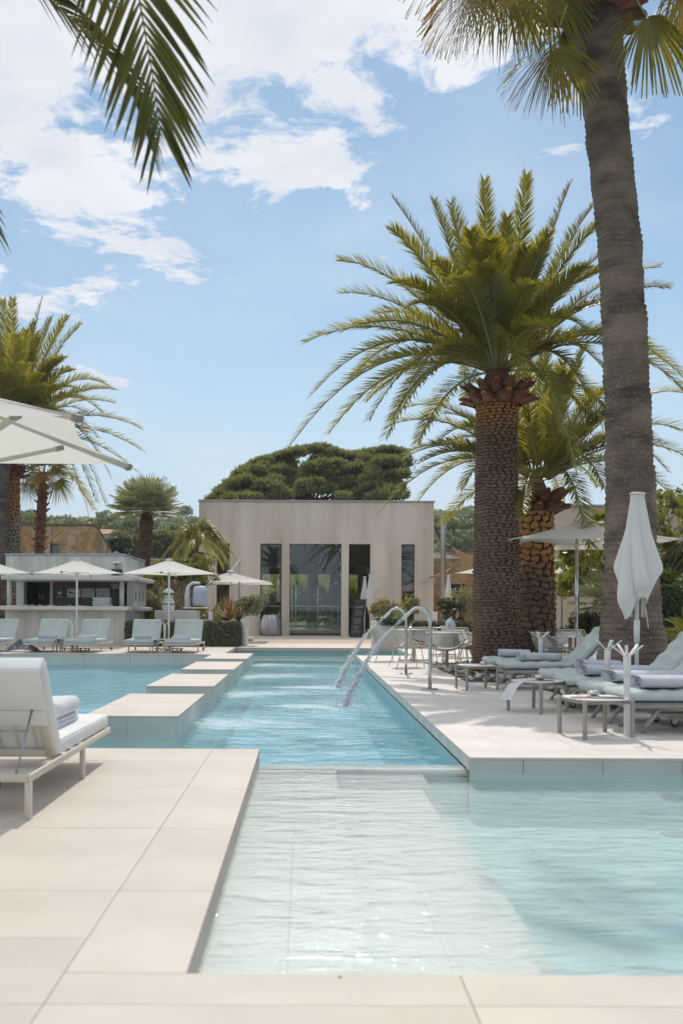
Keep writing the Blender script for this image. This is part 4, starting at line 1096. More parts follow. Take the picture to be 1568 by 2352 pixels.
for c in cs:
    a = Vector((0,0,z1-.06)); e = Vector((c.x*1.01,c.y*1.01,c.z-.02)); d = (e-a).normalized(); L_ = (e-a).length
    q = d.to_track_quat('Z','X').to_matrix().to_4x4(); q.translation = a
    rb = MB().bevbox((-.022,-.038,.05),(.022,.038,L_), .004, mat=q, seg=1).obj('rib', M['cream'], nb)
    MB().bevbox((-.03,-.045,L_-.01),(.03,.045,L_+.04), .01, mat=q).obj('end_cap', M['taupe'], rb)
    m_ = a+(e-a)*.62+Vector((0,0,-.09)); s0 = Vector((0,0,z0-.28)); d2=(m_-s0).normalized(); L2=(m_-s0).length
    q2 = d2.to_track_quat('Z','X').to_matrix().to_4x4(); q2.translation = s0
    sb = MB().bevbox((-.018,-.028,0),(.018,.028,L2), .004, mat=q2, seg=1).obj('strut', M['cream'], nb)
    MB().bevbox((-.024,-.036,L2-.03),(.024,.036,L2+.05), .01, mat=q2).obj('joint', M['taupe'], sb)
MB().lathe([(.06,-.08),(.09,-.06),(.09,.06),(.06,.08)], 16, c=(0,0,z0-.28)).obj('hub', M['white'], nb)
MB().bevbox((-.45,-.4,.01),(.45,.4,.10), .02).obj('base', M['cream'], nb)
nb.location = (-3.30, 8.02, 0)

# closed parasols
def closed(label, loc, zt, zb, w, rz=0, group=None, seed=1, folds=7, droop=.35, fancy=False):
    t = thing('closed_parasol', label, 'parasol', loc, rz, group)
    rr = random.Random(seed); ph = [rr.uniform(0,6.28) for _ in range(4)]
    n, mseg = 96, 30
    dz = [rr.uniform(0,1) for _ in range(folds)]
    ww = [rr.uniform(.75,1.25) for _ in range(folds)]
    def prof(v):  # v 0 top .. 1 bottom
        return (.34+.66*min(1,v/.80))*(1-.30*smooth(.86,1,v))
    def fn(u_, v_):
        a = 2*PI*u_; k = int(u_*folds) % folds; loc_ = u_*folds - int(u_*folds)
        lobe = abs(math.sin(PI*loc_))
        nxt = (k+1) % folds
        wv = ww[k]*lobe + (1-lobe)*.6
        end = zb + droop*(dz[k])*lobe + .03*math.sin(a*3+ph[0]) + droop*.4*(1-lobe)
        z = zt-.02 + (end-(zt-.02))*v_
        r_ = w*prof(v_)*(.58+.42*wv*(lobe**.7)*(.35+.65*v_)) if v_ > .03 else w*.27
        tw = .9*v_*(1 if fancy else .6)
        return (r_*math.cos(a+tw), r_*math.sin(a+tw)*.8, z)
    MB().grid(fn, n, mseg).obj('cover' if False else 'canopy', M['canvas2'], t)
    MB().lathe([(.0,.02),(.08,.012),(.10,.0),(.07,-.02)], 20, c=(0,0,zt)).obj('cap', M['white'], t)
    MB().tube([(0,0,.03),(0,0,zt-.02)], .024, 12).obj('pole', M['white'], t)
    MB().lathe([(.036,zb-.28),(.036,zb-.02)], 14).obj('collar', M['white'], t)
    if fancy:
        for k in range(8):
            a = k*PI/4
            MB().tube([(.09*math.cos(a),.09*math.sin(a),zb+.02),(.10*math.cos(a),.10*math.sin(a),zb+.9)], .009, 5).obj('rib', M['cream'], t)
        MB().tube([(.10,-.04,zb+.12),(.13,-.04,zb-.05),(.145,-.03,zb-.12)], .006, 5).obj('tie', M['white'], t)
    MB().bevbox((-.30,-.30,.04),(.30,.30,.075), .01).obj('base', M['cream'], t)
    return t
closed('tall closed white parasol on the right deck in front of the thick fan palm trunk', (D(1461.5,1401,11.1).x, 11.1, 0), D(1463.5,1134,11.1).z, D(1463,1421,11.1).z, .335, rad(20), None, 5, 6, .50, True)
closed('closed white parasol standing directly right of the chalkboard, the taller of two', (D(849.7,1401,38.9).x, 38.9, 0), D(849.7,1320,38.9).z, D(849.7,1405,38.9).z, .22, 0, 'closed parasols by the entrance', 8, 6, .2)
closed('closed white parasol behind the chalkboard, the shorter of two', (D(837,1401,39.9).x, 39.9, 0), D(837,1325,39.9).z, D(837,1395,39.9).z, .2, 0, 'closed parasols by the entrance', 9, 6, .2)
closed('closed white parasol beside the steel mast in front of the flagstone annex', (D(1029.5,1401,36).x, 36, 0), D(1029.5,1321,36).z, D(1029.5,1402,36).z, .19, 0, None, 10, 5, .2)

# ------------------------------------------------------------------ folded towel
def towel_roll(mb, L_, w_, h_):
    """folded towel along X: outer wrap with visible inner folds at the -X end"""
    n = 28
    def ring(k, s):
        a = 2*PI*k/n
        c, d = math.cos(a), math.sin(a)
        e = .62
        return (w_/2*s*math.copysign(abs(c)**e, c), h_/2*s*math.copysign(abs(d)**.8, d))
    nn = 14
    vs = []; fs = []
    for j in range(nn+1):
        x = L_*j/nn
        for k in range(n):
            y, z = ring(k, 1 + .02*math.sin(j*1.7+k*.6))
            zz_ = z*(1-.18*(j/nn)**2) + h_/2
            vs.append((x, y + .01*math.sin(j*.9), zz_ if z > 0 else z+h_/2))
    for j in range(nn):
        for k in range(n): fs.append((j*n+k, j*n+(k+1)%n, (j+1)*n+(k+1)%n, (j+1)*n+k))
    fs.append(tuple(nn*n+k for k in range(n)))
    mb.add(vs, fs, 0, True)
    # inner layers at the open end
    o = .010
    for s, x0 in ((.86,.012),(.60,.02),(.34,.014)):
        v0 = [ (x0, ring(k,s)[0], ring(k,s)[1]+h_/2) for k in range(n)]; v1 = [(.10, ring(k,s)[0], ring(k,s)[1]+h_/2) for k in range(n)]
        v2 = [(x0+.004, ring(k,s*.86)[0], ring(k,s*.86)[1]+h_/2) for k in range(n)]; v3 = [(.10, ring(k,s*.86)[0], ring(k,s*.86)[1]+h_/2) for k in range(n)]
        f = [(k,(k+1)%n,n+(k+1)%n,n+k) for k in range(n)] + [(2*n+k,2*n+(k+1)%n,(k+1)%n,k) for k in range(n)] + [(3*n+k,3*n+(k+1)%n,2*n+(k+1)%n,2*n+k) for k in range(n)]
        mb.add(v0+v1+v2+v3, f, 0, True)
    # rolled lip
    v0 = [(0, *[ring(k,1)[0]][:1], ring(k,1)[1]+h_/2) for k in range(n)]; v1 = [(.008, ring(k,.93)[0], ring(k,.93)[1]+h_/2) for k in range(n)]; v2=[(.1, ring(k,.92)[0], ring(k,.92)[1]+h_/2) for k in range(n)]
    mb.add(v0+v1+v2, [(k,(k+1)%n,n+(k+1)%n,n+k) for k in range(n)]+[(n+k,n+(k+1)%n,2*n+(k+1)%n,2*n+k) for k in range(n)]+[tuple(2*n+k for k in range(n))], 0, True)
    return mb
def cushion(mb, x0, x1, w_, z0, h_, bulge=.02, n=18, rr=None, dents=0.0, end=.5):
    """soft pad along X, rounded all round"""
    rr = rr or random.Random(1)
    m = 20; vs = []; fs = []
    ph = [rr.uniform(0,6.28) for _ in range(4)]
    L_ = x1-x0; rd = h_*.5
    for j in range(n+1):
        tt = j/n; x = x0+rd*.0+L_*tt
        # round ends
        dx = min(tt, 1-tt)*L_
        k_ = 1.0 if dx >= rd else math.sqrt(max(0, 1-((rd-dx)/rd)**2))
        k_ = max(k_, .04)
        for k in range(m):
            a = 2*PI*k/m; c, s_ = math.cos(a), math.sin(a)
            y = (w_/2-rd+rd*k_*.999)*math.copysign(abs(c)**.45, c)
            z = h_/2*k_*math.copysign(abs(s_)**.8, s_)
            z += (dents*math.sin(x*14+ph[0]+y*5)*.5 + dents*math.sin(x*31+ph[1]))*(1 if s_ > 0 else .1)
            vs.append((x, y, z0+h_/2+z))
    for j in range(n):
        for k in range(m): fs.append((j*m+k, (j+1)*m+k, (j+1)*m+(k+1)%m, j*m+(k+1)%m))
    fs.append(tuple(range(m))); fs.append(tuple(n*m+k for k in range(m))[::-1])
    return mb.add(vs, fs, 0, True)
def rotx(mb, hinge, ang, start):
    """rotate vertices added since index start about the Y axis through hinge"""
    c, s_ = math.cos(ang), math.sin(ang)
    for i in range(start, len(mb.v)):
        x, y, z = mb.v[i]; dx, dz = x-hinge[0], z-hinge[1]
        mb.v[i] = (hinge[0]+dx*c-dz*s_, y, hinge[1]+dx*s_+dz*c)

# ------------------------------------------------------------------ right-hand loungers (foot end at x=0, head towards +x)
def deck_lounger(seed, cz_=.30):
    t = thing('sun_lounger', 'x', 'sun lounger', (0,0,0), 0, 'sage cushioned loungers on the right deck')
    W_ = .66; hx = 1.40; ang = rad(47); rr = random.Random(seed)
    for sy in (-1, 1):
        MB().tube([(.02,sy*(W_/2-.02),.265),(1.98,sy*(W_/2-.02),.265)], .024, 10).obj('side_rail', M['taupe'], t)
    MB().tube([(.03,-W_/2+.0,.262),(.03,W_/2,.262)], .030, 12).obj('end_rail', M['taupe'], t); MB().tube([(1.97,-W_/2,.265),(1.97,W_/2,.265)], .026, 10).obj('end_rail', M['taupe'], t)
    MB().bevbox((.05,-W_/2+.03,.283),(hx,W_/2-.03,.297), .004, seg=1).obj('sling', M['mesh'], t)
    lm = MB()
    for (xt, xb) in ((.30,.13),(1.62,1.80)):
        for sy in (-1,1):
            l = MB().tube([(xt,sy*(W_/2-.055),.255),(xb,sy*(W_/2-.055),.012)], [.024,.021], 12).obj('leg', M['taupe'], t)
            MB().tube([(xb,sy*(W_/2-.055),.0),(xb,sy*(W_/2-.055),.018)], .026, 12).obj('foot', M['taupe'], l)
    b = MB(); s0 = len(b.v)
    b.bevbox((hx,-W_/2+.03,.283),(2.05,W_/2-.03,.297), .004, seg=1)
    for sy in (-1,1): b.tube([(hx,sy*(W_/2-.03),.285),(2.08,sy*(W_/2-.03),.285)], .018, 8)
    rotx(b, (hx,.29), ang, 0); b.obj('backrest_frame', M['mesh'], t)
    MB().tube([(1.62,-.25,.27),(1.66,-.25,.66)], .012, 6).tube([(1.62,.25,.27),(1.66,.25,.66)], .012, 6).obj('prop', M['taupe'], t)
    cushion(MB(), -.05, hx-.01, .68, cz_, .12, rr=rr, dents=.007, n=40).obj('seat_cushion', M['sage'], t)
    b = MB(); cushion(b, hx-.04, 2.12, .68, cz_, .13, rr=rr, dents=.010, n=34); rotx(b, (hx,.33), ang, 0)
    b.obj('back_cushion', M['sage'], t)
    return t
FX = 2.98
dl = [(14.68,'sage cushioned lounger farthest from the camera on the right deck, just before the date palm'),(13.55,'sage cushioned lounger second farthest on the right deck, with a tightly rolled blue-grey towel'),
      (11.60,'sage cushioned lounger of the middle pair on the right deck, the farther one'),(10.62,'sage cushioned lounger of the middle pair on the right deck, the nearer one'),
      (9.62,'sage cushioned lounger in the front pair on the right deck, just behind the nearest one'),(8.84,'nearest sage cushioned lounger on the right deck, at the right edge of the photo')]
protoD = deck_lounger(3)
tgroup = 'folded blue-grey towels on the right deck loungers'
tl = [(D(1175,0,14.6).x-.16, 14.68, .48, .30,.12, 'blue-grey folded towel lying on the farthest right deck lounger', -8), (D(1193.5,0,13.5).x, 13.50,.62,.22,.12,'rolled blue-grey towel on the second farthest right deck lounger', 2),
      (3.44,11.55,.50,.32,.12,'blue-grey folded towel on the farther lounger of the middle pair', 6),(3.16,10.55,.80,.34,.115,'long blue-grey folded towel on the nearer lounger of the middle pair', 6),
      (3.16,9.60,.76,.34,.115,'blue-grey folded towel on the second nearest right deck lounger, behind the white stand', 9),(3.14,8.82,.80,.36,.12,'large blue-grey folded towel on the nearest right deck lounger', 5)]
for i, (y, lab) in enumerate(dl):
    x = [2.93,2.93,3.06,3.0,2.98,3.02][i]
    if i == 0: o = protoD; o.location = (x,y,0); o['label'] = lab
    else: o = dup(protoD, (x,y,0), rad([0,1,-1,0.5,-.5,.8][i]), lab)
for i, (x, y, L_, w_, h_, lab, rz) in enumerate(tl):
    t = tag(towel_roll(MB(), L_, w_, h_).obj('folded_towel', M['towel'], None, (x, y-.08, .424)), lab, 'towel', tgroup)
    t.rotation_euler = (0, 0, rad(rz))

# side tables on the right deck
def side_table(label, loc, rz, s=.46):
    t = thing('side_table', label, 'side table', loc, rz, 'taupe side tables beside the right deck loungers')
    n = 48; vs = []
    for z in (.345,.357):
        for k in range(n):
            a = 2*PI*k/n; c, d = math.cos(a), math.sin(a)
            vs.append((s*.56*math.copysign(abs(c)**.6,c), s*.56*math.copysign(abs(d)**.6,d), z))
    MB().add(vs, [tuple(range(n))[::-1], tuple(range(n,2*n))]+[(k,(k+1)%n,n+(k+1)%n,n+k) for k in range(n)]).obj('tabletop', M['plastic'], t)
    f = MB()
    for a, b in (((-1,-1),(1,-1)),((1,-1),(1,1)),((1,1),(-1,1)),((-1,1),(-1,-1))):
        f.tube([(a[0]*s/2*.96,a[1]*s/2*.96,.325),(b[0]*s/2*.96,b[1]*s/2*.96,.325)], .013, 8)
    f.obj('frame', M['taupe'], t)
    for sx, sy in ((-1,-1),(1,-1),(1,1),(-1,1)):
        MB().lathe([(.019,0),(.0205,.01),(.0205,.34),(.019,.345)], 14, c=(sx*s/2,sy*s/2,0)).obj('leg', M['taupe'], t)
    return t
T1 = (D(1103,0,13.4).x, 13.45, 0); T2 = (D(1246,0,10.4).x, 10.5, 0); T3 = (D(1379,0,8.4).x, 8.46, 0)
side_table('taupe side table farthest from the camera, beside the lounger next to the date palm', T1, rad(10))
side_table('taupe side table with a sheet of paper curling over its edge', T2, rad(38))
side_table('nearest taupe side table, with a dark menu card and a steel ashtray', T3, rad(12), .47)
def ashtray(loc, label, r=.05):
    t = tag(MB().lathe([(r*.9,0),(r,.01),(r,.05),(r*.92,.054),(r*.85,.05),(r*.8,.02),(.0,.018)], 26).obj('ashtray', M['steel'], None, loc), label, 'ashtray', 'steel ashtrays on the side tables')
ashtray((T1[0]+.10,T1[1]-.02,.358), 'steel ashtray on the farthest taupe side table'); ashtray((T2[0]+.03,T2[1]+.02,.364), 'steel ashtray on the side table with the curling paper', .055); ashtray((T3[0]+.0,T3[1]+.06,.358), 'steel ashtray behind the dark menu card on the nearest side table', .058)
mc = tag(MB().bevbox((-.15,-.075,0),(.15,.075,.008), .002, seg=1).obj('menu_card', M['menu'], None, (T3[0]+.07,T3[1]-.09,.3585)), 'dark grey menu card on the nearest side table', 'menu card'); mc.rotation_euler = (0,0,rad(-6))
mw_ = tag(MB().bevbox((-.09,-.06,0),(.09,.06,.004), .001, seg=1).obj('clipboard', mk('brown_card',(.25,.11,.06),.6), None, (T3[0]-.15,T3[1]-.07,.3585)), 'small brown clipboard with a wire clip on the nearest side table', 'clipboard')
mw2 = tag(MB().bevbox((-.11,-.07,0),(.13,.07,.004), .001, seg=1).obj('menu_card', mk('red_brown_card',(.30,.10,.07),.6), None, (T2[0]+.03,T2[1]-.07,.3585)), 'thin red-brown menu card on the side table with the curling paper', 'menu card')
mw3 = tag(MB().bevbox((-.17,-.08,0),(.12,.08,.004), .001, seg=1).obj('menu_card', M['paper'], None, (T1[0]-.02,T1[1]-.06,.3585)), 'white menu card with two wire rings on the farthest side table', 'menu card')
def rings(par, xs_, r=.018):
    for x in xs_:
        MB().tube([(x,r*math.cos(a),r*1.1+r*math.sin(a)) for a in [2*PI*k/14 for k in range(15)]], .002, 5).obj('wire_ring', M['steel'], par)
rings(mw3, (-.15,-.09)); rings(mw_, (-.03,.0))
def paperf(a, b):
    s_ = a*.46; th = min(s_/.13, 1.25); 
    if s_ < .12: x, z = -s_, 0
    else:
        q = s_-.12; ang = min(q*5.5, rad(62)); x = -.12 - (math.sin(ang)/5.5 + max(0,q-ang/5.5)*math.cos(ang)); z = -((1-math.cos(ang))/5.5 + max(0,q-ang/5.5)*math.sin(ang))
    return (x, (b-.5)*.24+ a*.05, z+.002*math.sin(b*6))
pp = tag(MB().grid(paperf, 24, 6).obj('paper_sheet', M['paper'], None, (T2[0]-.04, T2[1]-.05, .3665)), 'long white sheet of paper curling down from the side table top', 'paper')
pp.rotation_euler = (0,0,rad(16))

# white branch stands
def stand(label, loc, rz, h_=.885, scale=1.0):
    t = thing('hook_stand', label, 'hook stand', loc, rz, 'white branching hook stands')
    MB().bevbox((-.021,-.021,.004),(.021,.021,h_*.80), .003, seg=1).obj('pole', M['white'], t)
    MB().bevbox((-.026,-.026,h_*.60),(.026,.026,h_*.84), .003, seg=1).obj('sleeve', M['white'], t)
    for k in range(5):
        a = 2*PI*k/5+.3
        d = Vector((math.cos(a), math.sin(a), 1.15)).normalized(); s0 = Vector((math.cos(a)*.02, math.sin(a)*.02, h_*.82)); 
        q = Matrix.Rotation(a, 4, 'Z') @ Matrix.Rotation(rad(50), 4, 'Y'); q.translation = s0
        MB().bevbox((-.005,-.014,0),(.005,.014,.165), .003, mat=q, seg=1).obj('branch', M['white'], t)
    MB().bevbox((-.23,-.17,0),(.23,.17,.008), .003, seg=1).obj('base', M['white'], t)
    return t
stand('white branching hook stand behind the second farthest right deck lounger', (D(1249,0,14.1).x,14.12,0), .2)
stand('white branching hook stand between the two white towels of the middle loungers', (D(1403,0,10.1).x,10.12,0), rad(40))
stand('nearest white branching hook stand, beside the nearest side table', (D(1450,0,8.36).x,8.40,0), rad(15), .90)
stand('white branching hook stand at the parasol in front of the bar', (D(172,0,24.7).x,24.75,0), .5)
stand('white branching hook stand at the parasol in front of the clipped hedge', (D(384,0,24.6).x,24.75,0), .5)
# low rolling plates between the loungers
for (x,y,lab) in ((3.55,11.1,'low white parasol plate on castors under the middle loungers'),(4.05,9.35,'low white parasol plate with chipped edge behind the nearest hook stand'),(4.45,8.15,'low white parasol plate on castors at the right edge, nearest the camera')):
    t = thing('parasol_plate', lab, 'parasol base', (x,y,0), rad(4), 'rolling parasol plates on the right deck')
    MB().bevbox((-.46,-.24,.085),(.46,.24,.108), .004, seg=1).obj('plate', M['cream'], t)
    for sx,sy in ((-1,-1),(1,-1),(1,1),(-1,1)):
        c=(sx*.38,sy*.2)
        w_=MB().tube([(c[0],c[1]-.012,.034),(c[0],c[1]+.012,.034)], .034, 16).obj('castor_wheel', M['rubber'], t)
        MB().box((c[0]-.03,c[1]-.018,.03),(c[0]+.02,c[1]-.014,.085)).box((c[0]-.03,c[1]+.014,.03),(c[0]+.02,c[1]+.018,.085)).obj('fork', M['steel'], w_)
        MB().tube([(c[0],c[1]-.013,.034),(c[0],c[1]+.013,.034)], .014, 10).obj('hubcap', M['steel'], w_)

# ------------------------------------------------------------------ framed loungers (foot end towards -y in local space, head at +y)
def frame_lounger(cmat, fmat, seed, near=False):
    t = thing('sun_lounger', 'x', 'sun lounger', (0,0,0), 0)
    W_ = .80; L_ = 2.03; zt_, zb_ = .247, .205; rr = random.Random(seed)
    for sx in (-1,1):
        MB().bevbox((sx*W_/2-(.02 if sx>0 else 0), 0, zb_),(sx*W_/2+(0 if sx>0 else .02), L_, zt_), .003, seg=1).obj('side_rail', fmat, t)
    MB().bevbox((-W_/2+.021,0,zb_),(W_/2-.021,.02,zt_), .003, seg=1).obj('end_rail', fmat, t); MB().bevbox((-W_/2+.021,L_-.02,zb_),(W_/2-.021,L_,zt_), .003, seg=1).obj('end_rail', fmat, t)
    for k in range(6):
        y = .1+k*.22
        MB().bevbox((-W_/2+.021,y,zb_+.012),(W_/2-.021,y+.05,zb_+.026), .002, seg=1).obj('slat', fmat, t)
    MB().bevbox((-W_/2+.021,L_-.34,zb_+.015),(W_/2-.3,L_-.12,zb_+.022), .002, seg=1).obj('tray', fmat, t)
    for (x,y) in ((-W_/2+.018,.80),(W_/2-.018,.80),(-W_/2+.018,L_-.018),(W_/2-.018,L_-.018)):
        l = MB().bevbox((x-.017,y-.017,0),(x+.017,y+.017,zb_-.001), .003, seg=1).obj('leg', fmat, t)
    wy = L_-.85 if near else L_-.10
    for wx in ((.07,.30) if near else (-.36,.36)):
        w_ = MB().tube([(wx-.012,wy,.04),(wx+.012,wy,.04)], .04, 16).obj('wheel', M['rubber'], t)
        MB().box((wx+.014,wy-.012,.04),(wx+.018,wy+.012,zb_)).obj('fork', fmat, w_)
    hy = L_-.60; ang = rad(57)
    # backrest frame with slats
    bl = .62
    def bk(mb):
        c, s_ = math.cos(ang), math.sin(ang)
        for i in range(len(mb.v)):
            x, y, z = mb.v[i]; dy, dz = y-hy, z-.24
            mb.v[i] = (x, hy+dy*c-dz*s_, .24+dy*s_+dz*c)
        return mb
    fr = MB()
    for sx in (-1,1): fr.bevbox((sx*.37-(.05 if sx>0 else 0),hy,.228),(sx*.37+(0 if sx>0 else .05),hy+bl,.25), .003, seg=1)
    fr.bevbox((-.32,hy+.02,.228),(.32,hy+.07,.25), .003, seg=1).bevbox((-.32,hy+bl*.62,.229),(.32,hy+bl*.62+.035,.243), .002, seg=1).bevbox((-.32,hy+bl-.05,.228),(.32,hy+bl,.25), .003, seg=1)
    bk(fr).obj('backrest_frame', fmat, t)
    for k in range(6):
        x = -.27+k*.108
        bk(MB().bevbox((x-.006,hy+.07,.244),(x+.006,hy+bl-.05,.252), .001, seg=1)).obj('slat', fmat, t)
    ph_ = hy + .40*math.cos(ang) + .0; pz = .24+.40*math.sin(ang)
    for sx in (-1,1):
        MB().tube([(sx*.30,ph_+.02,pz),(sx*.30,L_-.05,.225)], .007, 6).obj('prop', M['brushed'], t)
    MB().tube([(-.30,ph_+.10,pz-.13),(.30,ph_+.10,pz-.13)], .005, 5).tube([(-.30,L_-.06,.22),(.30,L_-.06,.22)], .006, 6).obj('prop_bar', M['brushed'], t)
    # cushions
    hgt = .10
    cu = MB().bevbox((-W_/2+.012,.01,zt_+.003),(W_/2-.012,hy-.005,zt_+.003+hgt), .03, seg=4)
    sc_ = cu.obj('seat_cushion', cmat, t)
    pl_ = []
    for (x,y) in ((-W_/2+.022,.02),(W_/2-.022,.02),(W_/2-.022,hy-.015),(-W_/2+.022,hy-.015),(-W_/2+.022,.02)): pl_.append((x,y,zt_+.003+hgt-.012))
    MB().tube(pl_, .0045, 6).obj('piping', cmat, sc_)
    b = MB().bevbox((-.39,hy-.01,.256),(.39,hy+bl+.06,.256+.095), .03, seg=4); bk(b).obj('back_cushion', cmat, t)
    # flap folded over the top of the backrest
    b = MB().bevbox((-.385,hy+bl-.22,.200),(.385,hy+bl+.07,.226), .012, seg=3).bevbox((-.385,hy+bl+.03,.21),(.385,hy+bl+.075,.33), .012, seg=3); bk(b).obj('cushion_hood', cmat, t)
    if near:
        fl = MB().bevbox((-.375,hy+bl-.34,.207),(.37,hy+bl-.225,.222), .006, seg=2); bk(fl).obj('cushion_hood', cmat, t)
    return t
pn = frame_lounger(M['wcushion'], M['cream'], 2, True)
pn['label'] = 'white cushioned sun lounger seen from behind at the left edge on the near deck'
pn.rotation_euler = (0,0,PI); pn.location = (-1.885, 7.0, 0)
# towel on it
tw = MB()
tw.bevbox((-.17,-.30,0),(.17,.30,.035), .016, seg=3).bevbox((-.17,-.30,.034),(.165,.29,.062), .013, seg=3)
towel = tw.obj('folded_towel', M['towelw'], None, (-1.80, 6.32, .351)); tag(towel, 'thick folded white towel on the near white lounger', 'towel')
rl = MB(); pts = []
def rollf(a, b):
    # spiral fold open towards the camera side
    s_ = a
    if s_ < .45: x = -.16+.27*s_/.45; z = .062
    else:
        q = (s_-.45)/.55; an = -PI/2 + q*PI*1.35; x = .11+.062*math.cos(an)*(1-.25*q); z = .124+.062*math.sin(an)*(1-.2*q)
    return (x, -.30+.58*b, z+.008)
rl.grid(rollf, 30, 6)
def rollf2(a, b):
    x = -.16+.27*a; return (x, -.30+.58*b, .192-.01*math.sin(a*3)-.015*(1-a)**2)
rl2 = MB().bevbox((-.17,-.295,.065),(.11,.285,.125), .028, seg=4).bevbox((-.165,-.29,.12),(.10,.28,.172), .022, seg=4).bevbox((.03,-.30,.066),(.19,.29,.178), .052, seg=6)
rl2.obj('upper_fold', M['towelw'], towel)

pf = frame_lounger(M['sage'], M['cream'], 4)
fgrp = 'sage cushioned loungers in a row on the far pool edge'
FL = [(-8.37,'far sun lounger with a dented sage backrest, cut by the left edge of the photo'),(-6.93,'far sun lounger in front of the bar, left of the small nest tables'),(-5.88,'far sun lounger right of the small tables in front of the bar'),
      (-4.34,'shaded far sun lounger in front of the hedge, left of the parasol pole'),(-3.28,'rightmost far sun lounger, in front of the hedge with a sunlit backrest')]
for i, (x, lab) in enumerate(FL):
    if i == 0: o = pf; o.location = (x,23.82,0); o['label'] = lab; o['group'] = fgrp
    else: dup(pf, (x,23.82+R.uniform(-.03,.03),0), rad([0,1.5,-2,2,-1.5][i]), lab)
def small_fold(loc, rz, lab, mat='towel', grp='folded towels on the far loungers'):
    m_ = MB().bevbox((-.24,-.15,0),(.24,.15,.035), .016, seg=3).bevbox((-.235,-.145,.033),(.23,.145,.066), .016, seg=3).bevbox((-.20,-.13,.064),(.235,.14,.094), .015, seg=3)
    o = tag(m_.obj('folded_towel', M[mat], None, loc), lab, 'towel', grp); o.rotation_euler = (0,0,rz)
small_fold((-6.83,24.30,.353), .15, 'grey-blue folded towel on the far lounger left of the small tables'); small_fold((-5.80,24.32,.353), -.2, 'grey-blue folded towel on the far lounger right of the bar tables', 'towelw')
small_fold((-4.30,24.30,.353), .2, 'folded towel on the shaded far lounger before the hedge'); small_fold((-3.30,24.34,.353), -.1, 'folded towel on the rightmost far lounger', 'towelw')
# crumpled towel on the ground
def crump(a, b):
    x = (a-.5)*.95; y = (b-.5)*.42
    h_ = .30*math.exp(-((x+.08)/.26)**2-(y/.16)**2) + .12*math.exp(-((x-.25)/.2)**2-(y/.15)**2)
    h_ *= 1+.35*mnoise.noise(Vector((x*9,y*14,1))); h_ += .03*abs(mnoise.noise(Vector((x*16,y*16,5))))
    return (x+.05*mnoise.noise(Vector((x*6,y*6,2))), y+.05*mnoise.noise(Vector((x*7,y*5,7))), max(.004,h_))
p = G(64, 1495)
tag(MB().grid(crump, 44, 30).obj('crumpled_towel', mk('dark_grey_towel',(.10,.11,.12),.95,scale=5,col2=(.34,.36,.38),bump=.5,bscale=40), None, (p.x, 24.35, .001)), 'crumpled grey towel lying on the paving between the two leftmost far loungers', 'towel')
def nest_table(label, loc, rz):
    t = thing('nest_table', label, 'side table', loc, rz, 'cream nest tables between the far loungers')
    MB().bevbox((-.29,-.21,.345),(.29,.21,.362), .004, seg=1).obj('tabletop', M['cream'], t)
    for (x,y) in ((-.275,-.19),(.275,-.19),(.275,.19),(-.275,.19)): MB().bevbox((x-.014,y-.014,0),(x+.014,y+.014,.344), .002, seg=1).obj('leg', M['cream'], t)
    MB().bevbox((-.12,-.14,.30),(.20,.14,.314), .004, seg=1).obj('lower_top', M['cream'], t)
    for (x,y) in ((-.11,-.13),(.19,-.13),(.19,.13),(-.11,.13)): MB().bevbox((x-.012,y-.012,0),(x+.012,y+.012,.299), .002, seg=1).obj('leg', M['cream'], t)
nest_table('pair of cream nest tables between the two loungers in front of the bar', (D(158,0,24.4).x,24.4,0), 0)
nest_table('pair of cream nest tables between the two loungers in front of the hedge', (D(378.8,0,24.2).x,24.2,0), 0)
ashtray((D(152,0,24.4).x,24.38,.363), 'small dish on the nest tables in front of the bar'); ashtray((D(372,0,24.2).x,24.2,.363), 'small dish on the nest tables in front of the hedge')

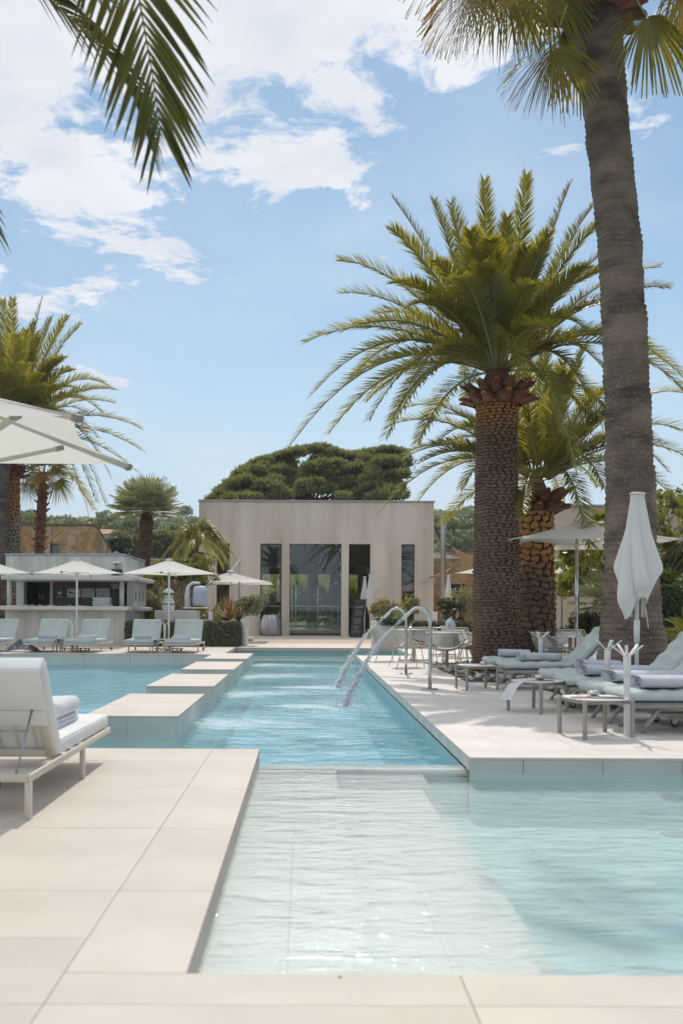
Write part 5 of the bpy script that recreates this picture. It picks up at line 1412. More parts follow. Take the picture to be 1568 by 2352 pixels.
# ------------------------------------------------------------------ wire chairs and tables
def wire_chair():
    t = thing('wire_chair', 'x', 'chair', (0,0,0), 0)
    def S(u_, v_):    # u -1..1 across, v 0 (front edge) .. 1 (top of back)
        if v_ < .5:
            q = v_/.5; y = .27-.47*q; z = .43-.05*math.sin(PI*q*.9)
        else:
            q = (v_-.5)/.5; y = -.20-.15*q-.02*math.sin(PI*q); z = .415+.35*q
        wd = .27+.05*math.sin(PI*min(1,v_*1.2)) - (.05*(v_-.5)*2 if v_ > .5 else 0)
        x = u_*wd
        lift = abs(u_)**3.2
        if v_ < .5: z += lift*.20*smooth(.0,.42,v_); y += 0
        else: z += lift*.20*(1-(v_-.5)*2)**1.3 ; y += lift*.13*(1-abs(v_-.6))
        x += math.copysign(lift*.05, u_)
        return Vector((x, y, z))
    wb = MB(); r = .0042
    for k in range(17):
        u_ = -1+2*k/16; wb.tube([S(u_, j/14) for j in range(15)], r, 4, caps=False)
    for k in range(19):
        v_ = k/18; wb.tube([S(-1+2*j/12, v_) for j in range(13)], r, 4, caps=False)
    wb.obj('wire_shell', M['cream'], t)
    rim = [S(-1+2*j/14, 0) for j in range(15)]+[S(1, j/14) for j in range(1,15)]+[S(1-2*j/14, 1) for j in range(1,15)]+[S(-1, 1-j/14) for j in range(1,15)]
    MB().tube(rim, .009, 6, caps=False).obj('rim', M['cream'], t)
    cu = MB().grid(lambda a,b: S(-.82+1.64*a, .05+.42*b)+Vector((0,0,.045-.02*((a-.5)**4*16+(b-.5)**4*16))), 14, 12)
    cu.grid(lambda a,b: S(.82-1.64*a, .05+.42*b)+Vector((0,0,.012)), 14, 12); cu.obj('seat_pad', M['wcushion'], t)
    cu = MB().grid(lambda a,b: S(.80-1.60*a, .56+.38*b)+Vector((0,.045-.02*((a-.5)**4*16+(b-.5)**4*16),0)), 14, 12)
    cu.grid(lambda a,b: S(-.80+1.60*a, .56+.38*b)+Vector((0,.008,0)), 14, 12); cu.obj('back_pad', M['wcushion'], t)
    for u_ in (-.42,.42):
        MB().tube([S(u_,.66)-Vector((0,.012,0)), S(u_*.86,.84)-Vector((0,.012,0))], .013, 4).obj('strap', M['cream'], t)
    for (x,y,tx,ty) in ((-.22,.20,-.27,.26),(.22,.20,.27,.26),(-.24,-.20,-.30,-.33),(.24,-.20,.30,-.33)):
        MB().tube([(x,y,.41),(tx,ty,.0)], .0095, 7).obj('leg', M['cream'], t)
    return t
wc = wire_chair(); cg = 'white wire chairs round the terrace tables'
def toward(px, Y, dx=0): return (D(px,0,Y).x, Y, 0)
CH = [(1028,17.4,0,'white wire chair seen squarely from behind, just right of the steel water spout'),(945,18.6,-80,'white wire chair seen from the side between the two water spouts'),(893,20.8,-78,'white wire chair farthest left, near the far corner of the channel'),
      (982,20.6,175,'white wire chair facing the camera behind the left terrace table'),(1052,20.3,170,'white wire chair behind the squarely seen one, facing the camera'),(1088,18.2,85,'white wire chair partly hidden by the date palm trunk'),
      (1089,22.6,80,'white wire chair right of the seated person, by the date palm trunk'),(1272,16.6,-70,'white wire chair behind the far loungers, right of the second palm trunk'),(1288,18.6,-160,'white wire chair tucked close to the second palm trunk, facing left'),(1325,18.7,178,'white wire chair behind the small round table near the open parasol pole')]
for i, (px, Y, rz, lab) in enumerate(CH):
    if i == 0: wc.location = toward(px,Y); wc['label'] = lab; wc['group'] = cg; wc.rotation_euler = (0,0,rad(rz))
    else: dup(wc, toward(px,Y), rad(rz), lab, cg)
PCX = D(1052,0,22.6).x
dup(wc, (PCX, 22.6, 0), rad(-88), 'white wire chair in which the long-haired person sits', cg)
def terrace_table(label, loc, r=.36, h_=.72):
    t = thing('terrace_table', label, 'table', loc, 0, 'round white terrace tables')
    MB().lathe([(r-.01,h_-.015),(r,h_-.01),(r,h_),(0,h_)], 36).obj('tabletop', M['plastic'], t)
    MB().bevbox((-.03,-.03,.03),(.03,.03,h_-.016), .004, seg=1).obj('column', M['taupe'], t)
    for a in (0,90):
        q = Matrix.Rotation(rad(a+6),4,'Z'); MB().bevbox((-.36,-.022,.004+a*.0001),(.36,.022,.03+a*.0001), .004, mat=q, seg=1).obj('foot', M['taupe'], t)
    return t
terrace_table('round white terrace table in front of the seated person', (D(1033,0,18.25).x,18.25,0), .42); terrace_table('round white terrace table between the two spouts, farther away', (D(957,0,20.9).x,20.9,0), .42)
terrace_table('low round white table beside the seated person', (D(1025,0,23.6).x,23.6,0)); terrace_table('round white table behind the far loungers near the open parasol pole', (D(1316,0,17.6).x,17.6,0), .34, .66)
ashtray((D(948,0,20.9).x,20.8,.722), 'small glass dish on the terrace table between the spouts', .045); ashtray((D(1332,0,17.5).x,17.45,.662), 'small steel ashtray on the round table by the open parasol pole', .05)

# ------------------------------------------------------------------ water spouts
def spout(label, Y, bxp):
    t = thing('water_spout', label, 'water spout', (bxp, Y, 0), 0, 'curved steel water spouts at the pool edge')
    pts = [(0,0,.02),(0,0,.5),(0,0,.93)]
    c = Vector((-.165,0,.985)); rad_ = .165
    for k in range(1, 13):
        a = rad(10 + k*10.2) ; pts.append((c.x+rad_*math.cos(a), 0, c.z+rad_*math.sin(a)*1.25))
    e = Vector(pts[-1]); d = Vector((-.75,0,-.66)).normalized()
    pts.append(tuple(e+d*.20))
    MB().tube(pts, .026, 18).obj('pipe', M['steel'], t)
    n0 = e+d*.20; n1 = n0+d*.14
    MB().tube([n0, n0+d*.02, n0+d*.025, n1], [.031,.031,.026,.010], 16).obj('nozzle', M['brushed'], t)
    MB().lathe([(.0,.016),(.115,.016),(.12,.010),(.12,0)], 32).obj('base_plate', M['brushed'], t)
    return Vector((bxp,Y,0))+n1, d
def jet(label, p0, d, seed):
    rr = random.Random(seed); mb = MB(); sp_ = 2.85; g_ = 9.8
    def P(tm): return p0 + d*sp_*tm + Vector((0,0,-.5*g_*tm*tm))
    T_ = .01
    while P(T_).z > WL: T_ += .005
    n = 46; core = [P(T_*k/n) for k in range(n+1)]
    rads = [.009+.015*(k/n)**.8 for k in range(n+1)]
    vs = []; m = 12; ph = rr.uniform(0,9)
    for i, c in enumerate(core):
        t_ = (core[min(i+1,n)]-core[max(i-1,0)]).normalized(); s_ = Vector((0,1,0)); u_ = t_.cross(s_)
        for k in range(m):
            a = 2*PI*k/m; am = .9*(i/n)**.7
            q = 1+am*mnoise.noise(Vector((i*.33+ph, math.cos(a)*1.5, math.sin(a)*1.5)))*1.6
            vs.append(c+(s_*math.cos(a)+u_*math.sin(a))*rads[i]*max(.25,q))
    mb.add(vs, [(i*m+k,i*m+(k+1)%m,(i+1)*m+(k+1)%m,(i+1)*m+k) for i in range(n) for k in range(m)], 0, True)
    t = thing('water_jet', label, 'water jet', (0,0,0), 0, 'water jets falling into the channel')
    mb.obj('stream', M['jet'], t)
    sp = MB()
    for k in range(700):
        f = rr.random()**.6; c = P(T_*f); o = Vector((rr.gauss(0,1),rr.gauss(0,.8),rr.gauss(0,1)))*(.005+.038*f)
        r_ = rr.uniform(.0025,.008)*(0.6+f)
        sp.ell(c+o, (r_*1.5,r_,r_*1.6), 5, 4)
    e = P(T_)
    for k in range(320):
        a = rr.uniform(0,6.28); q = abs(rr.gauss(0,.20)); h_ = max(0, rr.gauss(.02,.04)); r_ = rr.uniform(.003,.009)
        sp.ell((e.x+q*math.cos(a)*1.5-.1,e.y+q*math.sin(a),WL+h_), (r_,r_,r_), 5, 4)
    o = sp.obj('spray', M['jet'], t); o['kind'] = 'stuff'
SX = 1.815
pa, da = spout('nearer curved steel water spout on the right pool edge', 13.3, SX)
pb, db = spout('farther curved steel water spout on the right pool edge', 16.56, SX+.01)
jet('water jet falling from the nearer steel spout', pa, da, 3); jet('water jet falling from the farther steel spout', pb, db, 6)
# drain cover in the wading pool & small debris
p = G(1337, 1787, -.46)
tag(MB().lathe([(.0,.012),(.10,.012),(.12,.0)], 24).obj('drain_cover', M['taupe'], None, (p.x, 6.6, -.459)), 'round drain cover under water beside the right deck face', 'drain cover')
for (px,py,z) in ((780,2238,0),(1312,1722,0),(1232,1650,0)):
    q = G(px,py,z); 
    if px == 780: q.y = 2.86
    o = tag(MB().ell((0,0,.002),(.006,.004,.002),8,5).obj('dry_leaf_bit', M['bark'], None, q), {780:'tiny brown leaf scrap on the near pool coping',1312:'tiny dark leaf scrap on the right deck near its front edge',1232:'tiny dark leaf scrap on the right deck beside the curling paper table'}[px], 'leaf scrap')
# ------------------------------------------------------------------ vegetation builders
def vnorm(a): return a/np.maximum(np.linalg.norm(a, axis=-1, keepdims=True), 1e-9)
def bez(a, b, c, t): return a*(1-t)**2 + b*2*t*(1-t) + c*t*t
def frond_mesh(P0, P1, P2, seed, n=70, lmax=.45, w=.022, start=.10, beta=(.15,.6), alpha=(.95,.6), droop=.05, mat=None, rr0=.026, hang=0.0, tone0=.5, edge=0.0):
    """feather leaf along a quadratic curve: rachis plus two rows of leaflets"""
    g = np.random.default_rng(seed)
    P0, P1, P2 = (np.array(p, dtype=float) for p in (P0, P1, P2))
    V = []; F = []; T_ = []
    # rachis, 5-sided
    m = 12; ts = np.linspace(0, .98, m); pts = np.array([bez(P0,P1,P2,t) for t in ts]); tg = vnorm(np.gradient(pts, axis=0))
    up = np.array([0,0,1.0]); S = np.cross(tg, up); bad = np.linalg.norm(S, axis=1) < .15; S[bad] = np.array([1.0,.3,0]); S = vnorm(S); N = vnorm(np.cross(S, tg))
    for i in range(m):
        r_ = rr0*(1-.85*ts[i])
        for k in range(4):
            a = PI/4+PI/2*k; V.append(pts[i]+(S[i]*math.cos(a)*1.3+N[i]*math.sin(a))*r_)
    for i in range(m-1):
        for k in range(4): F.append((i*4+k, i*4+(k+1)%4, (i+1)*4+(k+1)%4, (i+1)*4+k)); T_.append(1.7)
    V = np.array(V); F = np.array(F)
    t = np.repeat(np.linspace(start, 1.0, n), 2) + g.normal(0, .3/n, 2*n); t = np.clip(t, 0, 1)
    side = np.tile([-1.0, 1.0], n)
    p = bez(P0[None], P1[None], P2[None], t[:,None]); d = vnorm(2*(1-t)[:,None]*(P1-P0)[None]+2*t[:,None]*(P2-P1)[None])
    S = np.cross(d, up[None]); ln = np.linalg.norm(S, axis=1, keepdims=True)
    S = np.where(ln < .2, np.array([[1.0,.2,0]]), S); S = vnorm(S); N = vnorm(np.cross(S, d))
    q = (t-start)/(1-start)
    al = alpha[0]+(alpha[1]-alpha[0])*q + g.normal(0,.07,2*n)
    be = g.uniform(beta[0], beta[1], 2*n)
    L_ = lmax*np.minimum(1, .45+2.2*q)*(1-.55*q**4)*g.uniform(.88,1.08,2*n)
    D_ = vnorm(np.cos(al)[:,None]*d + np.sin(al)[:,None]*(side[:,None]*S*np.cos(be)[:,None]+N*np.sin(be)[:,None]))
    D_ = vnorm(D_ - hang*np.array([[0,0,1.0]]))
    wv = vnorm(np.cross(D_, N+ .6*side[:,None]*S)) if False else vnorm(d - D_*np.sum(d*D_, axis=1, keepdims=True) + N*.25)
    ww = w*g.uniform(.8,1.15,2*n)*(1-.35*q)
    fall = np.zeros((2*n,3)); fall[:,2] = -droop*L_*g.uniform(.5,1.6,2*n)
    a0 = p-wv*(ww*.35)[:,None]; a1 = p+wv*(ww*.35)[:,None]
    mid = p+D_*(L_*.45)[:,None]+fall*.22
    b0 = mid-wv*(ww*.55)[:,None]; b1 = mid+wv*(ww*.55)[:,None]
    c = p+D_*L_[:,None]+fall; c0 = c-wv*.0012; c1 = c+wv*.0012
    o = len(V); k = 2*n
    V2 = np.stack([a0,a1,b0,b1,c0,c1], axis=1).reshape(-1,3)
    base = o+np.arange(k)[:,None]*6
    F1 = base+np.array([[0,1,3,2]]); F2 = base+np.array([[2,3,5,4]])
    tn = np.minimum(tone0+g.uniform(-.28,.28,k)+edge*q, .68)
    V = np.vstack([V, V2]); F = np.vstack([F, F1, F2]); T_ = np.concatenate([T_, tn, tn+.08])
    return np_mesh('frond', V, F, mat or M['pfrond'], T_)
def fan_mesh(d, nrm, R_, seed, nseg=34, spread=1.9, droop=.3, mat=None, stiff=.0, tone0=.5, fuse=.42, w=1.0):
    """palmate leaf: segments radiating from a hub at the origin"""
    g = np.random.default_rng(seed)
    d = vnorm(np.array(d, dtype=float)); nrm = np.array(nrm, dtype=float); nrm = vnorm(nrm-d*np.dot(nrm,d)); s = np.cross(nrm, d)
    V = []; F = []; T_ = []
    for k in range(nseg):
        th = -spread+2*spread*(k+.5)/nseg; dth = 2*spread/nseg
        L_ = R_*(1-.25*(abs(th)/spread)**2)*g.uniform(.9,1.05)
        tn = tone0+g.uniform(-.25,.25)
        rs_ = [.03, fuse, .72, 1.0]; ws_ = [.5, .5, .26, .02]
        dr = droop*g.uniform(.7,1.5); jit = g.normal(0,.03)
        row = []
        for r_, w_ in zip(rs_, ws_):
            for sg in (-1, 1):
                a = th+sg*dth*w_*w*(.95)+jit*max(0,r_-fuse)*2
                p = (d*math.cos(a)+s*math.sin(a))*L_*r_
                p = p+nrm*(.025*R_*(1 if (sg > 0) else -1)*min(r_,.5)) 
                q = max(0, r_-.35)
                p = p+np.array([0,0,-1.0])*dr*R_*q**1.7
                row.append(p)
        o = len(V); V += row
        for j in range(3): F.append((o+2*j,o+2*j+1,o+2*j+3,o+2*j+2)); T_.append(tn+.05*j)
    return np_mesh('fan_leaf', np.array(V), np.array(F), mat or M['fan'], T_)
def cloud(name, clumps, per, size, mat, seed=1, parent=None, shell=(.72,1.05), zmin=-.45, elong=1.0, out=.6, lit_top_tone=.25, jitter=0.0):
    """leaf faces scattered over uneven clumps; clumps: (centre, (rx,ry,rz))"""
    g = np.random.default_rng(seed)
    Cc = np.array([tuple(c) for c, r in clumps], dtype=float); Rr = np.array([tuple(r) for c, r in clumps], dtype=float)
    vol = (Rr[:,0]*Rr[:,1]+Rr[:,0]*Rr[:,2])
    cnt = np.maximum(6, (per*vol/vol.mean()).astype(int)); idx = np.repeat(np.arange(len(clumps)), cnt); n = len(idx)
    d = vnorm(g.normal(0,1,(n,3))); d[:,2] = np.where(d[:,2] < zmin, -d[:,2]*.7, d[:,2]); d = vnorm(d)
    r = g.uniform(shell[0], shell[1], n)
    # lumpy radius
    lump = 1+.16*np.sin(d[:,0]*5+idx)*np.cos(d[:,1]*4+idx*1.7)+.10*np.sin(d[:,2]*9+idx*2.3)
    p = Cc[idx]+d*Rr[idx]*(r*lump)[:,None]
    nr = vnorm(d*out+g.normal(0,.6,(n,3)))
    t1 = vnorm(np.cross(nr, g.normal(0,1,(n,3)))); t2 = np.cross(nr, t1)
    if elong > 1.6: t1 = vnorm(d*1.0+np.array([[0,0,.7]])+g.normal(0,.45,(n,3))); t2 = vnorm(np.cross(t1, nr))
    s = size*g.uniform(.6,1.3,n)
    a = t1*(s*.5*elong)[:,None]; b = t2*(s*.5)[:,None]
    V = np.stack([p-a, p+b*.8-a*.1, p+a, p-b*.8-a*.1], axis=1).reshape(-1,3)
    F = np.arange(n*4).reshape(-1,4)
    tn = .42+g.uniform(-.3,.3,n)+lit_top_tone*d[:,2]+g.uniform(-.12,.12,len(clumps))[idx]  # upward leaves get a lighter tone, sunlight put into the colour
    return ob(name, np_mesh(name, V, F, mat, tn), parent)
def scale_trunk(h_, r0f, rows, cols, amp, seed, centre=lambda z: (0,0), res=(5,6), mat=None, sharp=True, fade=None):
    """trunk whose surface is built of rows of leaf scars, lipped like overlapping scales"""
    g = np.random.default_rng(seed); nu = cols*res[0]; nv = rows*res[1]
    U, Vv = np.meshgrid(np.arange(nu)/nu, np.arange(nv+1)/nv)
    rowf = Vv*rows; slope = U*1.0*0  # rings
    rowf = rowf + (.22*np.sin(2*PI*U*3+Vv*9)+.14*np.sin(2*PI*U*7+Vv*31+1))*np.minimum(1, 6*Vv*(1-Vv))
    rowf = np.clip(rowf, 0, rows-.001); k = np.floor(rowf); fr = rowf-k
    uc = U*cols+.5*(k%2)+.18*np.sin(k*1.7); ci = np.floor(uc).astype(int)%cols; fu = uc-np.floor(uc)
    rnd = g.uniform(.55,1.3,(rows+2,cols)); rv = rnd[k.astype(int)%rows, ci]
    lens = np.clip(1.12-(2*np.abs(fu-.5+.10*np.sin(k*3.1+ci)))**2.4,0,1)
    arc = .58+.34*(1-(2*fu-1)**2)
    prof = np.where(fr < arc, .15+.85*(fr/arc)**.8, np.maximum(0,(1-fr)/(1-arc))**1.5*.6)   # thick upper lip
    bump = amp*rv*lens*prof
    z = Vv*h_
    wob = (np.sin(U*2*PI*cols+k*2.1)*.25)*h_/rows*.3
    r = r0f(Vv)+bump+g.normal(0,amp*.10,U.shape)
    cx = np.vectorize(lambda q: centre(q)[0])(z[:,0]); cy = np.vectorize(lambda q: centre(q)[1])(z[:,0])
    X = cx[:,None]+r*np.cos(2*PI*U); Y = cy[:,None]+r*np.sin(2*PI*U); Z = z+wob*np.where((Vv > 0) & (Vv < 1), 1, 0)
    V = np.stack([X,Y,Z], axis=-1).reshape(-1,3)
    i = np.arange(nu); j = np.arange(nv); I, J = np.meshgrid(i, j)
    F = np.stack([J*nu+I, J*nu+(I+1)%nu, (J+1)*nu+(I+1)%nu, (J+1)*nu+I], axis=-1).reshape(-1,4)
    tone = (rv[:-1,:]-.55)/.75*.25+.38+g.uniform(-.12,.12,rv[:-1,:].shape)
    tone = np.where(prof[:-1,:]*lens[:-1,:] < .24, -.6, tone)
    return np_mesh('trunk', V, F, mat, tone.reshape(-1))
def scarmat(name, zo, cols, top, mid, dark):
    """scar colours: fresh orange-brown under the crown, weathered below"""
    m = leafmat(name, dark, mid, mid, 0.0, .85, 2.0, spec=.2)
    N = m.node_tree.nodes; L = m.node_tree.links
    p = [n for n in N if n.type == 'BSDF_PRINCIPLED'][0]; rp = [n for n in N if n.type == 'VALTORGB'][0]
    tcn = [n for n in N if n.type == 'TEX_COORD'][0]
    sx = N.new('ShaderNodeSeparateXYZ'); L.new(tcn.outputs['Object'], sx.inputs[0])
    nz = N.new('ShaderNodeTexNoise'); nz.inputs['Scale'].default_value = 1.5; L.new(tcn.outputs['Object'], nz.inputs['Vector'])
    ad = N.new('ShaderNodeMath'); ad.operation = 'MULTIPLY_ADD'; ad.inputs[1].default_value = .9; L.new(nz.outputs['Fac'], ad.inputs[0]); L.new(sx.outputs[2], ad.inputs[2])
    mr = N.new('ShaderNodeMapRange'); mr.inputs['From Min'].default_value = zo[0]+.45; mr.inputs['From Max'].default_value = zo[1]+.45; L.new(ad.outputs[0], mr.inputs[0])
    r2 = N.new('ShaderNodeValToRGB'); r2.color_ramp.elements[0].color = (*top[0],1); r2.color_ramp.elements[1].color = (*top[1],1)
    n2 = N.new('ShaderNodeTexNoise'); n2.inputs['Scale'].default_value = 9; L.new(tcn.outputs['Object'], n2.inputs['Vector']); L.new(n2.outputs['Fac'], r2.inputs[0])
    mx = N.new('ShaderNodeMix'); mx.data_type = 'RGBA'; L.new(mr.outputs[0], mx.inputs['Factor']); L.new(rp.outputs[0], mx.inputs['A']); L.new(r2.outputs[0], mx.inputs['B'])
    # groove shade painted in as dark brown between the scars
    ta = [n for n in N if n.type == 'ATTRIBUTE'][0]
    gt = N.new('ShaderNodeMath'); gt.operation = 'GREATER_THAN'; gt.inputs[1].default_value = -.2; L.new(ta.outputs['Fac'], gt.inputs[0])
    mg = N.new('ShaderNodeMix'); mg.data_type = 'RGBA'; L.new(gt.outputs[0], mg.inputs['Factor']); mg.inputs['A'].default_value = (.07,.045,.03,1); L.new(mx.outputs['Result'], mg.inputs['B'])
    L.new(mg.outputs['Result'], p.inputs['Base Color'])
    nb = N.new('ShaderNodeTexNoise'); nb.inputs['Scale'].default_value = 40; L.new(tcn.outputs['Object'], nb.inputs['Vector'])
    bp = N.new('ShaderNodeBump'); bp.inputs['Strength'].default_value = .6; bp.inputs['Distance'].default_value = .02; L.new(nb.outputs['Fac'], bp.inputs['Height']); L.new(bp.outputs[0], p.inputs['Normal'])
    return m
def stub_mesh():
    mb = MB()
    vs = []
    for (z, w_, th, o) in ((0,.105,.05,0),(.10,.10,.05,.03),(.20,.075,.035,.085),(.27,.045,.02,.14)):
        vs += [(-w_,o-th,z),(w_,o-th,z),(w_*.8,o+th,z),(-w_*.8,o+th,z)]
    fs = [(i*4+k,i*4+(k+1)%4,(i+1)*4+(k+1)%4,(i+1)*4+k) for i in range(3) for k in range(4)]
    mb.add(vs, fs, 0, False)
    mb.add([(-.045,.12,.27),(.045,.12,.27),(.036,.16,.27),(-.036,.16,.27),(0,.135,.30)], [(0,1,4),(1,2,4),(2,3,4),(3,0,4)], 1)
    mb.add([(-.04,.122-.06,.205),(.04,.122-.06,.205),(.03,.10,.262),(-.03,.10,.262)], [(0,1,2,3)], 1)
    return mb.mesh('frond_stub', [M['boot'], M['bootface']])
STUB = stub_mesh()
def stubs(t, c, r, z0, rows, per, sc, seed, spread=.06):
    rr = random.Random(seed)
    for j in range(rows):
        for k in range(per):
            a = 2*PI*(k+.5*(j%2)+rr.uniform(-.15,.15))/per
            q = ob('frond_stub', STUB, t, (c[0]+(r+spread*(rows-1-j)/max(1,rows))*math.cos(a), c[1]+(r+spread*(rows-1-j)/max(1,rows))*math.sin(a), z0+j*.13*sc))
            q.rotation_euler = (rad(-48+22*j/max(1,rows-1) if rows > 1 else -30), 0, a-PI/2); 
            s_ = sc*rr.uniform(.85,1.2); q.scale = (s_,s_,s_)
    return

def date_palm(label, base, h_, r, crown, tips, nfill, seed, flen, trunkmat, rows, cols, amp, group=None, n=70, lm=.45, w=.022, fl_lo=-.35, baseflare=.12, stub=(2,12,1.12), res=(5,6), lean=(0,0)):
    t = thing('date_palm', label, 'palm tree', base, 0, group)
    rr = random.Random(seed)
    lx, ly = lean
    cen = lambda z: (lx*(z/h_)**1.5, ly*(z/h_)**1.5)
    rf = lambda v: r*(1+baseflare*np.exp(-v*9)+.05*np.sin(v*5)-.02*v)
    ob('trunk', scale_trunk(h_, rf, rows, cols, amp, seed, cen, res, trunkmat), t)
    MB().tube([(lx,ly,h_-.1),(lx,ly,h_+.35),(lx,ly,h_+.8)], [r*.95,r*.75,r*.25], 14).obj('crown_shaft', M['boot'], t)
    stubs(t, (lx,ly), r*.98, h_-.02, stub[0], stub[1], stub[2], seed)
    B = Vector(base); c0 = Vector(crown)
    def put(tip, sag, k, tone=.5, ctrl=.55):
        hv = Vector((tip.x-c0.x, tip.y-c0.y, 0)); 
        st_ = c0 + (hv.normalized()*r*.55 if hv.length > .01 else Vector((0,0,0)))
        ct_ = st_+(tip-st_)*ctrl+Vector((0,0,sag))
        me = frond_mesh(st_-B, ct_-B, tip-B, seed*100+k, n, lm*rr.uniform(.9,1.08), w, tone0=tone, beta=(.05,.75), edge=.15)
        ob('frond', me, t)
    for k, tp in enumerate(tips):
        tip = D(tp[0], tp[1], crown[1]+tp[2]); put(tip, tp[3], k, .5+rr.uniform(-.08,.12))
    for k in range(nfill):
        az = rr.uniform(0, 2*PI); el = rr.uniform(fl_lo, 1.35); L_ = flen*rr.uniform(.82,1.05)
        hx = math.cos(az)*math.cos(el)*L_; hy = math.sin(az)*math.cos(el)*L_
        tip = c0+Vector((hx*1.0, hy*1.0, math.sin(el)*L_*.9 - .25*math.cos(el)*L_))
        put(tip, (.10+.30*math.cos(el))*L_*.7, 100+k, .42+rr.uniform(-.1,.12))
    return t
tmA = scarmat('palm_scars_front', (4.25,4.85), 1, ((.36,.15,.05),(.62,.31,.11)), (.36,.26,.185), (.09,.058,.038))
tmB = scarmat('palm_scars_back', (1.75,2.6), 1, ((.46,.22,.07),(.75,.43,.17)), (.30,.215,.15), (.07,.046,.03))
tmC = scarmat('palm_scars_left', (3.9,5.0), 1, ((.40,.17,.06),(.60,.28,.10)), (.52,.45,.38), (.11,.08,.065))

# front date palm
A0 = Vector((D(1145,0,16.8).x, 16.8, 0)); Ah = D(1137,925,16.8).z
tipsA = [(903,457,.6,.45),(900,525,-1.2,.5),(996,463,1.0,.25),(1035,469,-.6,.15),(1112,415,.2,.1),(1208,403,.4,.1),(1306,427,.2,.3),(1360,472,.6,.4),(1365,520,-1.0,.5),
         (781,597,.3,.8),(784,672,1.2,.75),(703,785,.2,1.0),(715,908,-.3,1.55),(757,991,.9,1.3),(664,1027,-.9,1.7),(888,1000,-1.9,1.2),(900,960,1.6,1.2),
         (1510,612,.6,.8),(1533,660,.2,.9),(1342,755,-1.6,.9),(1440,700,1.2,.8),(1560,857,.2,1.4),(1600,930,-.5,1.6),(1124,552,-2.2,.9),(1196,868,-2.4,1.3),(1324,1075,-1.8,1.5),(1075,560,-1.2,.3),(1165,500,-1.0,.2),(1250,560,-1.6,.4),
         (820,850,1.4,1.2),(850,960,-1.2,1.4),(790,760,-1.4,.9),(1480,800,1.0,1.0),(1420,900,-1.2,1.4),(1380,980,-.6,1.6),(940,880,-1.8,1.1),(1000,600,-1.8,.6),(950,700,-1.4,.8),(1420,560,.4,.6),(1385,620,-1.2,.7),(1050,640,-2.3,.8),(1240,660,-2.4,.9)]
pa1 = date_palm('large date palm on the right deck with a full feathery crown and orange-brown leaf stubs', A0, Ah, .375, D(1142,850,16.8), tipsA, 24, 21, 3.2, tmA, 84, 20, .048, 'date palms on the right deck', n=165, lm=.42, w=.027, fl_lo=-.1)
B0 = Vector((D(1233,0,19.0).x, 19.0, 0)); Bh = D(1232,1172,19.0).z
tipsB = [(870,1179,-.5,1.5),(957,1155,.5,1.3),(888,980,.2,1.1),(920,940,1.2,1.2),(1000,1020,-1.0,1.3),(1620,1080,.3,1.3),(1600,1210,-.6,1.6),(1590,1000,.6,1.2),(1530,1080,-1.4,1.4),(1560,900,.3,1.0),(1450,850,.8,.7),(1340,800,.5,.4),(1250,790,1.0,.2),(1150,830,1.2,.4),(1400,1150,-2.0,1.4),(1360,1290,-1.9,1.7),(1060,1120,1.6,1.2),(1480,960,-1.2,1.1),(1300,860,-1.6,.6),(1390,900,-.8,.8)]
pb1 = date_palm('second date palm, shorter and behind the front one, with a diamond patterned orange trunk', B0, Bh, .385, D(1238,1100,19.0), tipsB, 30, 22, 3.2, tmB, 24, 13, .060, 'date palms on the right deck', n=140, lm=.40, w=.028, fl_lo=-.2, stub=(2,11,1.3), res=(7,9))
# left date palm behind the bar
L0 = Vector((D(36,0,34.6).x, 34.6, 0)); Lh = D(40,1095,34.6).z
tipsL = [(-60,720,0,.6),(8,690,.3,.3),(30,688,-1,.3),(98,686,.5,.5),(117,731,1.5,.6),(155,728,-1,.9),(185,745,0,1.0),(135,829,-2,1.0),(249,887,0,2.0),(232,945,1,2.0),(222,1003,-1,1.9),(253,1094,.5,3.0),(240,1152,-.6,3.6),(222,1150,-1.6,3.2),(205,1188,.8,3.6),(150,960,-2.5,1.4),(-150,900,0,1.6),(-120,800,0,1.2),(60,760,-2.4,.7),(190,900,-2.4,1.6),(95,860,-3,1.0),(-30,820,-3,.9)]
pl1 = date_palm('tall date palm behind the bar with a diamond scarred trunk', L0, Lh, .26, D(22,1010,34.6), tipsL, 44, 23, 5.4, tmC, 42, 11, .035, None, n=130, lm=.56, w=.042, fl_lo=-.2, stub=(3,10,1.0), res=(5,7))

# fan palms -------------------------------------------------------
def fan_palm(name, label, base, pts, rads, leaves, seed, R_, mat, group=None, petr=.014, droop=.45, nseg=34, barkm=None, rings=True, fuse=.42, trunkobj=None):
    """leaves: (hub point, outward direction, normal)"""
    t = thing(name, label, 'palm tree', base, 0, group); B = Vector(base)
    if trunkobj is None:
        MB().tube([Vector(p)-B for p in pts], rads, 26).obj('trunk', barkm or M['ringbark'], t)
    else: trunkobj(t)
    top = Vector(pts[-1])
    for k, (hub, d, nn, sc, m_) in enumerate(leaves):
        hub = Vector(hub)
        me = fan_mesh(d, nn, R_*sc, seed*50+k, nseg, 1.75, droop, m_ or mat, fuse=fuse)
        lf = ob('fan_leaf', me, t, hub-B)
        mid = (top+hub)/2+Vector((0,0,.18*(hub-top).length))
        MB().tube([top-hub, mid-hub, (0,0,0)], [petr*1.4,petr,petr*.8], 5).obj('petiole', M['rachis'], lf)
    return t
